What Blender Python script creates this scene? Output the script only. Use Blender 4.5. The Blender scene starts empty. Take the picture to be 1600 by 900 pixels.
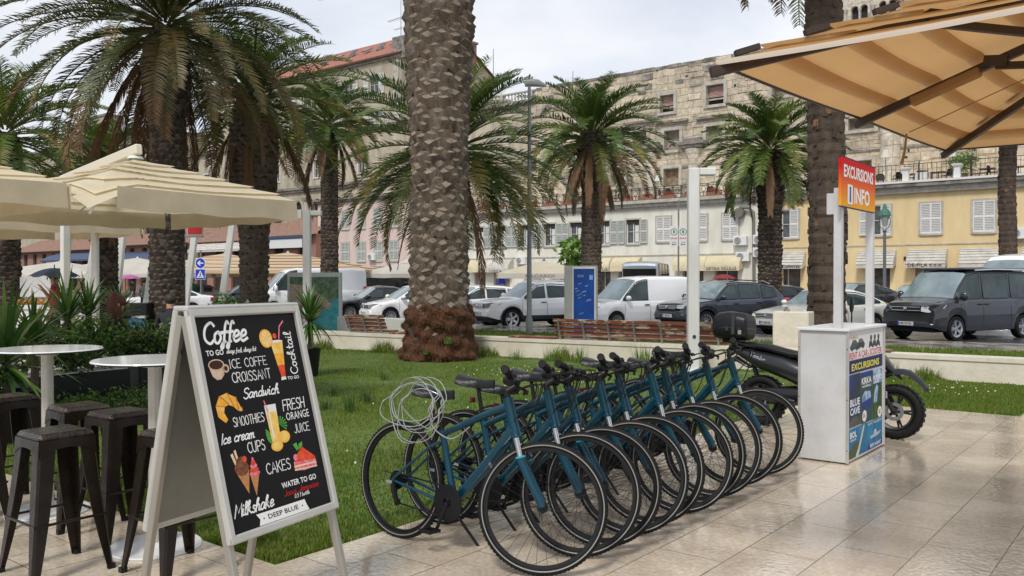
import bpy, bmesh, math, random
import numpy as np
from mathutils import Vector, Matrix, Euler
R = math.radians
PI = math.pi
random.seed(7)
SC = bpy.context.scene
COL = SC.collection

# ------------------------------------------------------------------ camera
EYE = 1.57
YAW = R(38.5)
FWD = Vector((-math.sin(YAW), math.cos(YAW), 0))
RGT = Vector((math.cos(YAW), math.sin(YAW), 0))
cam_data = bpy.data.cameras.new('camera')
cam_data.sensor_width = 36.0
cam_data.lens = 36.0 * 1340.0 / 1600.0
cam_data.clip_start = 0.1
cam_data.clip_end = 2000
cam = bpy.data.objects.new('camera', cam_data)
COL.objects.link(cam)
cam.location = (0, 0, EYE)
cam.rotation_euler = (R(90 - 0.556), 0, YAW)
SC.camera = cam

# ------------------------------------------------------------------ sky and sun
SUN_EL, SUN_AZ = R(50), R(288)        # azimuth: direction the light comes from, ccw from +X
world = bpy.data.worlds.new('World')
SC.world = world
world.use_nodes = True
wn, wl = world.node_tree.nodes, world.node_tree.links
wn.clear()
wout = wn.new('ShaderNodeOutputWorld')
bg = wn.new('ShaderNodeBackground')
bg.inputs['Strength'].default_value = 0.1
sky = wn.new('ShaderNodeTexSky')
sky.sky_type = 'NISHITA'
sky.sun_disc = False
sky.sun_elevation = SUN_EL
sky.sun_rotation = R(90) - SUN_AZ
tc = wn.new('ShaderNodeTexCoord')
mp = wn.new('ShaderNodeMapping')
mp.inputs['Scale'].default_value = (1.0, 1.0, 2.6)
n1 = wn.new('ShaderNodeTexNoise')
n1.inputs['Scale'].default_value = 2.3
n1.inputs['Detail'].default_value = 8
n1.inputs['Roughness'].default_value = 0.55
n1.inputs['Distortion'].default_value = 0.4
r1 = wn.new('ShaderNodeValToRGB')      # how much cloud
r1.color_ramp.elements[0].position = 0.22
r1.color_ramp.elements[0].color = (0.55, 0.55, 0.55, 1)
r1.color_ramp.elements[1].position = 0.47
r1.color_ramp.elements[1].color = (0.97, 0.97, 0.97, 1)
n2 = wn.new('ShaderNodeTexNoise')
n2.inputs['Scale'].default_value = 1.7
n2.inputs['Detail'].default_value = 6
r2 = wn.new('ShaderNodeValToRGB')      # cloud brightness
r2.color_ramp.elements[0].position = 0.34
r2.color_ramp.elements[0].color = (3.9, 4.4, 5.4, 1)
r2.color_ramp.elements[1].position = 0.62
r2.color_ramp.elements[1].color = (6.5, 6.65, 6.9, 1)
mx = wn.new('ShaderNodeMix')
mx.data_type = 'RGBA'
wl.new(tc.outputs['Generated'], mp.inputs['Vector'])
wl.new(mp.outputs['Vector'], n1.inputs['Vector'])
wl.new(mp.outputs['Vector'], n2.inputs['Vector'])
wl.new(n1.outputs['Fac'], r1.inputs['Fac'])
wl.new(n2.outputs['Fac'], r2.inputs['Fac'])
wl.new(r1.outputs['Color'], mx.inputs[0])
wl.new(sky.outputs['Color'], mx.inputs[6])
wl.new(r2.outputs['Color'], mx.inputs[7])
wl.new(mx.outputs[2], bg.inputs['Color'])
wl.new(bg.outputs['Background'], wout.inputs['Surface'])

sd = bpy.data.lights.new('sun', 'SUN')
sd.energy = 1.6
sd.angle = R(11)
sd.color = (1.0, 0.96, 0.9)
sun = bpy.data.objects.new('sun', sd)
COL.objects.link(sun)
sdir = Vector((math.cos(SUN_AZ) * math.cos(SUN_EL), math.sin(SUN_AZ) * math.cos(SUN_EL), math.sin(SUN_EL)))
sun.rotation_euler = sdir.to_track_quat('Z', 'Y').to_euler()
sun.location = (0, 0, 30)

SC.view_settings.view_transform = 'Standard'
SC.view_settings.look = 'None'
SC.view_settings.exposure = 0.56
SC.view_settings.gamma = 1.0
SC.view_settings.use_curve_mapping = False
SC.render.engine = 'CYCLES'
SC.cycles.max_bounces = 6
SC.cycles.transparent_max_bounces = 8
SC.cycles.use_denoising = True

# ------------------------------------------------------------------ places
def at(px, d, z=0.0):
 l = (px - 800) / 1340.0 * d
 p = FWD * d + RGT * l
 return Vector((p.x, p.y, z))

# ------------------------------------------------------------------ materials
MATS = {}
def hexc(c):
 return (c[0], c[1], c[2], 1.0)

def mat(name, col, rough=0.6, metal=0.0, var=0.0, vscale=6.0, col2=None, bump=0.0, bscale=40.0, spec=0.5,
  coat=0.0, trans=0.0, wet=0.0, emit=None, alpha=1.0, stretch=(1, 1, 1), sharp=.14, mid=.5):
 """principled material; var/col2 mix a second colour in by noise; trans adds a translucent share"""
 if name in MATS:
  return MATS[name]
 if name.startswith(('print_', 'ink_', 'pic_', 'cloth_', 'sign_', 'lettering_')):
  spec, rough = .15, max(rough, .5)
 m = bpy.data.materials.new(name)
 m.use_nodes = True
 nt = m.node_tree
 N, L = nt.nodes, nt.links
 b = N['Principled BSDF']
 b.inputs['Roughness'].default_value = rough
 b.inputs['Metallic'].default_value = metal
 b.inputs['Specular IOR Level'].default_value = spec
 b.inputs['Coat Weight'].default_value = coat
 b.inputs['Coat Roughness'].default_value = 0.08
 b.inputs['Base Color'].default_value = hexc(col)
 t = N.new('ShaderNodeTexCoord')
 mpn = N.new('ShaderNodeMapping')
 mpn.inputs['Scale'].default_value = stretch
 L.new(t.outputs['Object'], mpn.inputs['Vector'])
 if var > 0 or col2 is not None:
  c2 = col2 if col2 is not None else tuple(c * (1 - var) for c in col)
  nz = N.new('ShaderNodeTexNoise')
  nz.inputs['Scale'].default_value = vscale
  nz.inputs['Detail'].default_value = 6
  nz.inputs['Roughness'].default_value = 0.62
  rp = N.new('ShaderNodeValToRGB')
  rp.color_ramp.elements[0].position = mid - sharp
  rp.color_ramp.elements[1].position = mid + sharp
  rp.color_ramp.elements[0].color = hexc(c2)
  rp.color_ramp.elements[1].color = hexc(col)
  L.new(mpn.outputs['Vector'], nz.inputs['Vector'])
  L.new(nz.outputs['Fac'], rp.inputs['Fac'])
  L.new(rp.outputs['Color'], b.inputs['Base Color'])
  if wet > 0:
   mr = N.new('ShaderNodeMapRange')
   mr.inputs['From Min'].default_value = 0.35
   mr.inputs['From Max'].default_value = 0.65
   mr.inputs['To Min'].default_value = rough
   mr.inputs['To Max'].default_value = max(0.03, rough - wet)
   L.new(nz.outputs['Fac'], mr.inputs['Value'])
   L.new(mr.outputs['Result'], b.inputs['Roughness'])
 if bump > 0:
  nb = N.new('ShaderNodeTexNoise')
  nb.inputs['Scale'].default_value = bscale
  nb.inputs['Detail'].default_value = 5
  bp = N.new('ShaderNodeBump')
  bp.inputs['Strength'].default_value = bump
  bp.inputs['Distance'].default_value = 0.02
  L.new(mpn.outputs['Vector'], nb.inputs['Vector'])
  L.new(nb.outputs['Fac'], bp.inputs['Height'])
  L.new(bp.outputs['Normal'], b.inputs['Normal'])
 if emit is not None:
  b.inputs['Emission Color'].default_value = hexc(emit[0])
  b.inputs['Emission Strength'].default_value = emit[1]
 if trans > 0:
  tr = N.new('ShaderNodeBsdfTranslucent')
  src = b.inputs['Base Color']
  if src.is_linked:
   L.new(src.links[0].from_socket, tr.inputs['Color'])
  else:
   tr.inputs['Color'].default_value = hexc(col)
  ms = N.new('ShaderNodeMixShader')
  ms.inputs['Fac'].default_value = trans
  L.new(b.outputs['BSDF'], ms.inputs[1])
  L.new(tr.outputs['BSDF'], ms.inputs[2])
  L.new(ms.outputs['Shader'], N['Material Output'].inputs['Surface'])
 MATS[name] = m
 return m

# ------------------------------------------------------------------ mesh builder
def orient(direction, roll=0.0):
 q = Vector(direction).to_track_quat('Z', 'Y')
 return (q.to_matrix() @ Matrix.Rotation(roll, 3, 'Z')).to_4x4()

def catmull(pts, n=6, closed=False):
 pts = [Vector(p) for p in pts]
 out = []
 m = len(pts)
 rng = range(m if closed else m - 1)
 for i in rng:
  if closed:
   p0, p1, p2, p3 = pts[(i - 1) % m], pts[i], pts[(i + 1) % m], pts[(i + 2) % m]
  else:
   p0, p1, p2, p3 = pts[max(i - 1, 0)], pts[i], pts[i + 1], pts[min(i + 2, m - 1)]
  for k in range(n):
   t = k / n
   out.append(0.5 * ((2 * p1) + (-p0 + p2) * t + (2 * p0 - 5 * p1 + 4 * p2 - p3) * t * t
         + (-p0 + 3 * p1 - 3 * p2 + p3) * t * t * t))
 if not closed:
  out.append(pts[-1])
 return out

class MB:
 def __init__(s):
  s.v, s.f, s.m = [], [], []

 def add(s, vs, fs, mi=0, M=None):
  o = len(s.v)
  if M is not None:
   vs = [M @ Vector(p) for p in vs]
  s.v.extend([tuple(p) for p in vs])
  for f in fs:
   s.f.append(tuple(i + o for i in f))
   s.m.append(mi)

 def box(s, c, d, mi=0, rz=0.0, bev=0.0, M=None):
  """c centre, d full size; bev chamfers all edges"""
  hx, hy, hz = d[0] / 2, d[1] / 2, d[2] / 2
  T = Matrix.Translation(Vector(c)) @ Matrix.Rotation(rz, 4, 'Z')
  if M is not None:
   T = M @ T
  if bev <= 0:
   vs = [(x * hx, y * hy, z * hz) for z in (-1, 1) for y in (-1, 1) for x in (-1, 1)]
   fs = [(0, 2, 3, 1), (4, 5, 7, 6), (0, 1, 5, 4), (2, 6, 7, 3), (0, 4, 6, 2), (1, 3, 7, 5)]
   s.add(vs, fs, mi, T)
   return
  b = min(bev, hx * .98, hy * .98, hz * .98)
  vs, idx = [], {}
  for sx in (-1, 1):
   for sy in (-1, 1):
    for sz in (-1, 1):
     for ax in range(3):
      p = [sx * (hx - b), sy * (hy - b), sz * (hz - b)]
      p[ax] = (sx, sy, sz)[ax] * (hx, hy, hz)[ax]
      idx[(sx, sy, sz, ax)] = len(vs)
      vs.append(tuple(p))
  fs = []
  I = idx
  for sg in (-1, 1):
   fs.append((I[sg, -1, -1, 0], I[sg, 1, -1, 0], I[sg, 1, 1, 0], I[sg, -1, 1, 0])[::sg])
   fs.append((I[-1, sg, -1, 1], I[1, sg, -1, 1], I[1, sg, 1, 1], I[-1, sg, 1, 1])[::-sg])
   fs.append((I[-1, -1, sg, 2], I[1, -1, sg, 2], I[1, 1, sg, 2], I[-1, 1, sg, 2])[::sg])
  for a in (-1, 1):
   for c2 in (-1, 1):
    k = a * c2
    fs.append((I[-1, a, c2, 1], I[-1, a, c2, 2], I[1, a, c2, 2], I[1, a, c2, 1])[::-k])
    fs.append((I[a, -1, c2, 0], I[a, -1, c2, 2], I[a, 1, c2, 2], I[a, 1, c2, 0])[::k])
    fs.append((I[a, c2, -1, 0], I[a, c2, -1, 1], I[a, c2, 1, 1], I[a, c2, 1, 0])[::-k])
  for sx in (-1, 1):
   for sy in (-1, 1):
    for sz in (-1, 1):
     fs.append((I[sx, sy, sz, 0], I[sx, sy, sz, 1], I[sx, sy, sz, 2])[::sx * sy * sz])
  s.add(vs, fs, mi, T)

 def cyl(s, p0, p1, r0, r1=None, n=12, mi=0, cap=True):
  if r1 is None:
   r1 = r0
  s.tube([p0, p1], [r0, r1], n, mi, cap)

 def tube(s, pts, rad, n=8, mi=0, cap=True, closed=False, flat=1.0):
  """tube along a polyline; rad number or list; flat squashes one axis"""
  pts = [Vector(p) for p in pts]
  m = len(pts)
  if not isinstance(rad, (list, tuple)):
   rad = [rad] * m
  vs = []
  up = None
  for i, p in enumerate(pts):
   if closed:
    d = pts[(i + 1) % m] - pts[(i - 1) % m]
   else:
    d = pts[min(i + 1, m - 1)] - pts[max(i - 1, 0)]
   if d.length < 1e-9:
    d = Vector((0, 0, 1))
   d.normalize()
   if up is None:
    a = Vector((0, 0, 1)) if abs(d.z) < 0.9 else Vector((1, 0, 0))
    up = (a - d * a.dot(d)).normalized()
   else:
    up = up - d * up.dot(d)
    if up.length < 1e-6:
     up = Vector((1, 0, 0))
    up.normalize()
   sd_ = d.cross(up)
   for k in range(n):
    a = 2 * PI * k / n
    vs.append(p + (up * math.cos(a) + sd_ * math.sin(a) * flat) * rad[i])
  fs = []
  rng = m if closed else m - 1
  for i in range(rng):
   for k in range(n):
    a, b = i * n + k, i * n + (k + 1) % n
    c, e = ((i + 1) % m) * n + (k + 1) % n, ((i + 1) % m) * n + k
    fs.append((a, b, c, e))
  if cap and not closed:
   fs.append(tuple(range(n))[::-1])
   fs.append(tuple((m - 1) * n + k for k in range(n)))
  s.add(vs, fs, mi)

 def lathe(s, prof, n=24, mi=0, M=None, cap=True):
  """prof [(r,z)] about Z; mi may be a list per segment"""
  vs = []
  for r_, z in prof:
   for k in range(n):
    a = 2 * PI * k / n
    vs.append((r_ * math.cos(a), r_ * math.sin(a), z))
  o = len(s.v)
  for i in range(len(prof) - 1):
   fs = []
   for k in range(n):
    fs.append((i * n + k, i * n + (k + 1) % n, (i + 1) * n + (k + 1) % n, (i + 1) * n + k))
   if i == 0:
    s.add(vs, fs, mi[i] if isinstance(mi, list) else mi, M)
   else:
    for f in fs:
     s.f.append(tuple(q + o for q in f))
     s.m.append(mi[i] if isinstance(mi, list) else mi)
  if cap:
   m0 = mi[0] if isinstance(mi, list) else mi
   m1 = mi[-1] if isinstance(mi, list) else mi
   if prof[0][0] > 1e-5:
    s.f.append(tuple(o + k for k in range(n))[::-1]); s.m.append(m0)
   if prof[-1][0] > 1e-5:
    s.f.append(tuple(o + (len(prof) - 1) * n + k for k in range(n))); s.m.append(m1)

 def ring(s, prof, Rr, n=40, mi=0, M=None):
  """closed profile [(dr,z)] swept on radius Rr about Z (tyres, rims); mi list per segment ok"""
  vs = []
  P = len(prof)
  for k in range(n):
   a = 2 * PI * k / n
   for dr, z in prof:
    vs.append(((Rr + dr) * math.cos(a), (Rr + dr) * math.sin(a), z))
  o = len(s.v)
  s.add(vs, [], 0, M)
  for k in range(n):
   for j in range(P):
    a, b = k * P + j, k * P + (j + 1) % P
    c, e = ((k + 1) % n) * P + (j + 1) % P, ((k + 1) % n) * P + j
    s.f.append((o + a, o + e, o + c, o + b))
    s.m.append(mi[j] if isinstance(mi, list) else mi)

 def prism(s, poly, depth, mi=0, M=None, side_mi=None):
  """poly in local XY extruded to +Z by depth"""
  n = len(poly)
  vs = [(p[0], p[1], 0) for p in poly] + [(p[0], p[1], depth) for p in poly]
  s.add(vs, [tuple(range(n))[::-1], tuple(range(n, 2 * n))], mi, M)
  o = len(s.v) - 2 * n
  for i in range(n):
   j = (i + 1) % n
   s.f.append((o + i, o + j, o + n + j, o + n + i))
   s.m.append(mi if side_mi is None else side_mi)

 def grid(s, rows, mi=0, M=None, double=False):
  """rows: list of equal length point lists"""
  n = len(rows[0])
  vs = [p for r_ in rows for p in r_]
  fs = []
  for i in range(len(rows) - 1):
   for k in range(n - 1):
    fs.append((i * n + k, i * n + k + 1, (i + 1) * n + k + 1, (i + 1) * n + k))
  s.add(vs, fs, mi, M)

 def sphere(s, c, rx, ry=None, rz=None, n=12, m=8, mi=0, M=None):
  ry = rx if ry is None else ry
  rz = rx if rz is None else rz
  prof = [(max(1e-4, math.sin(PI * i / m)), -math.cos(PI * i / m)) for i in range(m + 1)]
  T = Matrix.Translation(Vector(c)) @ Matrix.Diagonal((rx, ry, rz, 1))
  if M is not None:
   T = M @ T
  s.lathe(prof, n, mi, T, cap=False)

 def build(s, name, mats, parent=None, smooth=True, angle=38, loc=None, M=None):
  me = bpy.data.meshes.new(name)
  me.from_pydata(s.v, [], s.f)
  if not isinstance(mats, (list, tuple)):
   mats = [mats]
  for m_ in mats:
   me.materials.append(m_)
  if len(mats) > 1:
   me.polygons.foreach_set('material_index', s.m)
  if smooth:
   me.polygons.foreach_set('use_smooth', [True] * len(me.polygons))
   me.set_sharp_from_angle(angle=R(angle))
  me.update()
  o = bpy.data.objects.new(name, me)
  COL.objects.link(o)
  if parent is not None:
   o.parent = parent
  if loc is not None:
   o.location = loc
  if M is not None:
   o.matrix_local = M
  return o

def raw_mesh(name, verts, faces, mats, mi=None, parent=None, smooth=False):
 """fast numpy mesh of quads or tris: verts (n,3), faces (m,k)"""
 verts = np.asarray(verts, dtype=np.float32)
 faces = np.asarray(faces, dtype=np.int32)
 me = bpy.data.meshes.new(name)
 m, k = faces.shape
 me.vertices.add(len(verts))
 me.vertices.foreach_set('co', verts.ravel())
 me.loops.add(m * k)
 me.loops.foreach_set('vertex_index', faces.ravel())
 me.polygons.add(m)
 me.polygons.foreach_set('loop_start', np.arange(0, m * k, k, dtype=np.int32))
 for q in mats:
  me.materials.append(q)
 if mi is not None:
  me.polygons.foreach_set('material_index', np.asarray(mi, dtype=np.int32))
 if smooth:
  me.polygons.foreach_set('use_smooth', np.ones(m, dtype=bool))
 me.update(calc_edges=True)
 me.validate()
 o = bpy.data.objects.new(name, me)
 COL.objects.link(o)
 if parent is not None:
  o.parent = parent
 return o

def tag(o, label=None, cat=None, group=None, kind=None):
 if label: o['label'] = label
 if cat: o['category'] = cat
 if group: o['group'] = group
 if kind: o['kind'] = kind
 return o

def empty(name, loc=(0, 0, 0), rz=0.0, label=None, cat=None, group=None):
 o = bpy.data.objects.new(name, None)
 o.empty_display_size = 0.2
 COL.objects.link(o)
 o.location = loc
 o.rotation_euler = (0, 0, rz)
 return tag(o, label, cat, group)

def copy_tree(o, parent=None):
 c = o.copy()
 COL.objects.link(c)
 if parent is not None:
  c.parent = parent
 for ch in list(o.children):
  copy_tree(ch, c)
 return c

# ------------------------------------------------------------------ lettering
# stroke glyphs: strokes split by ';', '~' = smooth curve; (advance, strokes)
GL = {
'A': (.62, "0,0 .3,1 .6,0;.12,.36 .5,.36"), 'B': (.55, "0,0 0,1;~0,1 .38,.93 .36,.6 0,.53;~0,.53 .48,.48 .45,.06 0,0"),
'C': (.56, "~.54,.84 .36,1 .1,.82 .02,.5 .1,.18 .36,0 .55,.16"), 'D': (.58, "0,0 0,1;~0,1 .4,.93 .54,.5 .4,.07 0,0"),
'E': (.5, ".46,1 0,1 0,0 .48,0;0,.52 .4,.52"), 'F': (.5, ".5,1 0,1 0,0;0,.52 .4,.52"),
'G': (.58, "~.54,.84 .36,1 .1,.82 .02,.5 .1,.18 .36,0 .55,.2;.55,.2 .55,.45 .32,.45"), 'H': (.58, "0,0 0,1;.52,0 .52,1;0,.5 .52,.5"),
'I': (.18, ".06,0 .06,1"), 'J': (.42, "~.36,1 .38,.3 .24,0 0,.14"), 'K': (.54, "0,0 0,1;.5,1 0,.45;.14,.58 .52,0"),
'L': (.48, "0,1 0,0 .45,0"), 'M': (.7, "0,0 .08,1 .34,.3 .6,1 .68,0"), 'N': (.58, "0,0 0,1 .52,0 .52,1"),
'O': (.6, "~.3,1 .06,.8 .02,.45 .12,.08 .32,0 .52,.18 .56,.55 .48,.86 .3,1"), 'P': (.52, "0,0 0,1;~0,1 .44,.94 .44,.5 0,.45"),
'R': (.56, "0,0 0,1;~0,1 .44,.94 .42,.55 0,.48;.2,.48 .52,0"), 'S': (.5, "~.46,.86 .3,1 .06,.88 .08,.62 .4,.42 .44,.12 .2,-.02 0,.12"),
'T': (.54, "0,1 .54,1;.27,1 .27,0"), 'U': (.58, "~0,1 .02,.25 .26,0 .48,.22 .52,1"), 'V': (.58, "0,1 .28,0 .56,1"),
'W': (.8, "0,1 .2,0 .4,.8 .58,0 .78,1"), 'X': (.55, "0,0 .5,1;0,1 .52,0"), 'Y': (.55, "0,1 .27,.5 .54,1;.27,.5 .27,0"), 'Z': (.5, "0,1 .5,1 0,0 .5,0"),
'a': (.48, "~.4,.48 .2,.55 .02,.3 .1,.02 .3,.1 .4,.46;~.4,.5 .38,.1 .5,.05"), 'b': (.45, "0,1 0,0;~0,.4 .25,.54 .4,.25 .2,0 0,.12"),
'c': (.42, "~.38,.44 .22,.55 .03,.3 .14,.02 .42,.12"), 'd': (.48, "~.38,.4 .2,.54 .02,.28 .12,.02 .36,.14;~.4,1 .38,.1 .48,.05"),
'e': (.42, "~.03,.24 .3,.32 .32,.5 .16,.54 .03,.28 .14,.02 .42,.14"), 'f': (.32, "~.36,.92 .28,1.02 .18,.8 .12,.1 .06,-.24 -.04,-.22 .04,-.04 .2,.06;.0,.5 .3,.52"),
'h': (.46, "~.14,.6 .26,.95 .14,1 .04,.5 .02,0;~.03,.3 .22,.55 .32,.45 .3,.05 .46,.08"), 'i': (.22, "~.06,.52 .04,.1 .2,.06;.08,.76 .09,.8"),
'k': (.46, "~.14,.6 .24,.95 .12,1 .04,.5 .02,0;~.04,.25 .3,.52 .12,.3;.14,.3 .4,.02"), 'l': (.24, "~.02,.2 .22,.85 .12,1.03 .05,.7 .06,.06 .24,.08"),
'm': (.68, "~.0,.5 .04,.3 .04,0;~.04,.3 .18,.54 .26,.42 .26,0;~.28,.3 .42,.54 .5,.42 .5,.06 .66,.08"),
'n': (.46, "~.0,.5 .04,.3 .04,0;~.04,.3 .2,.54 .3,.42 .3,.06 .46,.08"), 'o': (.44, "~.22,.54 .04,.4 .08,.06 .26,.02 .38,.28 .22,.54 .3,.5 .44,.46"),
'r': (.34, "~.0,.5 .05,.3 .04,0;~.04,.3 .18,.55 .34,.48"), 's': (.36, "~.32,.48 .14,.54 .1,.36 .3,.2 .2,0 0,.08"),
't': (.3, "~.14,.9 .1,.2 .18,.02 .3,.1;.0,.56 .3,.58"), 'u': (.46, "~.04,.52 .04,.1 .2,.02 .34,.4;~.36,.52 .34,.1 .46,.06"),
'w': (.6, "~.02,.52 .08,.04 .26,.3 .26,.45;~.28,.4 .32,.02 .5,.25 .5,.54 .6,.48"), 'y': (.44, "~.02,.52 .06,.1 .24,.06 .34,.45;~.36,.5 .32,-.1 .14,-.34 .02,-.22 .4,.06"),
'g': (.44, "~.36,.46 .16,.54 .02,.25 .16,.04 .34,.3;~.36,.5 .34,-.1 .16,-.34 .02,-.2 .42,.08"), 'p': (.44, ".03,.52 .0,-.35;~.03,.35 .2,.54 .38,.3 .2,.0 .02,.1"),
'v': (.4, "~.02,.52 .12,.02 .3,.5 .4,.5"), 'z': (.36, ".02,.5 .3,.5 .02,.02 .34,.02"), 'x': (.36, ".02,.0 .32,.5;.02,.5 .34,.0"), 'j': (.2, "~.08,.52 .06,-.2 -.08,-.32;.1,.76 .11,.8"), 'q': (.44, "~.36,.46 .16,.54 .02,.25 .16,.04 .34,.3;.36,.5 .36,-.35"),
'0': (.5, "~.24,1 .04,.75 .04,.25 .24,0 .44,.25 .44,.75 .24,1"), '5': (.46, "~.42,1 .06,1;.06,1 .04,.6;~.04,.6 .3,.62 .42,.3 .22,0 .0,.1"),
'.': (.2, ".04,.0 .06,.04"), ',': (.2, ".06,.06 .02,-.1"), '-': (.4, ".02,.4 .34,.4"), '+': (.4, ".0,.5 .36,.5;.18,.68 .18,.32"), ' ': (.34, ""),
}

def stroke_text(mb, text, x, y, w, h, M, mi=0, th=.1, slant=0.0, gap=.12, rot=0.0, z=0.0):
 """ribbon lettering: x,y base left, w total width, h cap height, M maps (x,y,z) panel space to object space"""
 tot = sum(GL[c][0] + gap for c in text) - gap
 sx = w / (tot * h)
 cx = 0.0
 Rt = Matrix.Translation((x, y, z)) @ Matrix.Rotation(rot, 4, 'Z')
 t = th * h / 2
 for c in text:
  adv, st = GL[c]
  for k, part in enumerate([q for q in st.split(';') if q]):
   sm = part[0] == '~'
   pts = [tuple(float(a) for a in q.split(',')) for q in part.lstrip('~').split()]
   pts = [Vector((p[0], p[1], 0)) for p in pts]
   if sm:
    pts = catmull(pts, 4)
   P = [Vector(((cx + p.x + slant * p.y) * h * sx, p.y * h, 0)) for p in pts]
   L_, R_ = [], []
   for i, p in enumerate(P):
    d = P[min(i + 1, len(P) - 1)] - P[max(i - 1, 0)]
    if d.length < 1e-9:
     d = Vector((0, 1, 0))
    d.normalize()
    n = Vector((-d.y, d.x, 0)) * t
    e = Vector((0, 0, 0))
    if i == 0: e = -d * t * .8
    if i == len(P) - 1: e = d * t * .8
    L_.append(p + n + e); R_.append(p - n + e)
   vs = L_ + R_
   m = len(L_)
   o = .00006 * (k + 1)
   vs = [M @ (Rt @ Vector((q.x, q.y, o))) for q in vs]
   mb.add(vs, [(m + i, m + i + 1, i + 1, i) for i in range(m - 1)], mi)
  cx += adv + gap

def block_text(mb, text, x, y, w, h, M, mi=0, bold=0.0, rot=0.0, z=0.0, shear=0.0):
 """lettering cut from the built in sans face, fitted to w x h (cap height)"""
 cu = bpy.data.curves.new('t', 'FONT')
 cu.body = text
 cu.size = 1.0
 cu.offset = bold
 cu.shear = shear
 cu.resolution_u = 2
 ob = bpy.data.objects.new('t', cu)
 COL.objects.link(ob)
 dg = bpy.context.evaluated_depsgraph_get()
 me = bpy.data.meshes.new_from_object(ob.evaluated_get(dg))
 vs = [v.co.copy() for v in me.vertices]
 fs = [tuple(p.vertices) for p in me.polygons]
 bpy.data.objects.remove(ob)
 bpy.data.curves.remove(cu)
 bpy.data.meshes.remove(me)
 if not vs:
  return
 x0, x1 = min(v.x for v in vs), max(v.x for v in vs)
 y0, y1 = min(v.y for v in vs), max(v.y for v in vs)
 Rt = Matrix.Translation((x, y, z)) @ Matrix.Rotation(rot, 4, 'Z')
 vs = [M @ (Rt @ Vector(((v.x - x0) / (x1 - x0) * w, (v.y - y0) / (y1 - y0) * h, 0))) for v in vs]
 mb.add(vs, fs, mi)

def flat_poly(mb, pts, z, M, mi):
 vs = [M @ Vector((p[0], p[1], z)) for p in pts]
 mb.add(vs, [tuple(range(len(pts)))], mi)

def ell(cx, cy, rx, ry, n=16, rot=0.0, a0=0, a1=360):
 out = []
 for k in range(n + (0 if a1 - a0 == 360 else 1)):
  a = R(a0 + (a1 - a0) * k / n)
  x, y = rx * math.cos(a), ry * math.sin(a)
  out.append((cx + x * math.cos(rot) - y * math.sin(rot), cy + x * math.sin(rot) + y * math.cos(rot)))
 return out

# common materials
white_paint = mat('white_paint', (.76, .76, .75), .35, var=.08, vscale=3)
dark_metal = mat('dark_metal', (.03, .03, .03), .4)
black_rubber = mat('black_rubber', (.009, .009, .009), .6, spec=.22, bump=.2, bscale=60)
black_plastic = mat('black_plastic', (.009, .009, .010), .38, spec=.28)
chrome = mat('chrome', (.75, .75, .76), .15, metal=1.0)
grey_metal = mat('grey_metal', (.42, .43, .42), .4, metal=.7, var=.2)
glass_dark = mat('glass_dark', (.02, .025, .025), .05, spec=.9)
glass_grey = mat('glass_grey', (.10, .13, .13), .05, spec=.9, var=.5, vscale=1.5)

# ------------------------------------------------------------------ ground, paving, lawn, road
def nodes_of(m):
 return m.node_tree.nodes, m.node_tree.links

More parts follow.
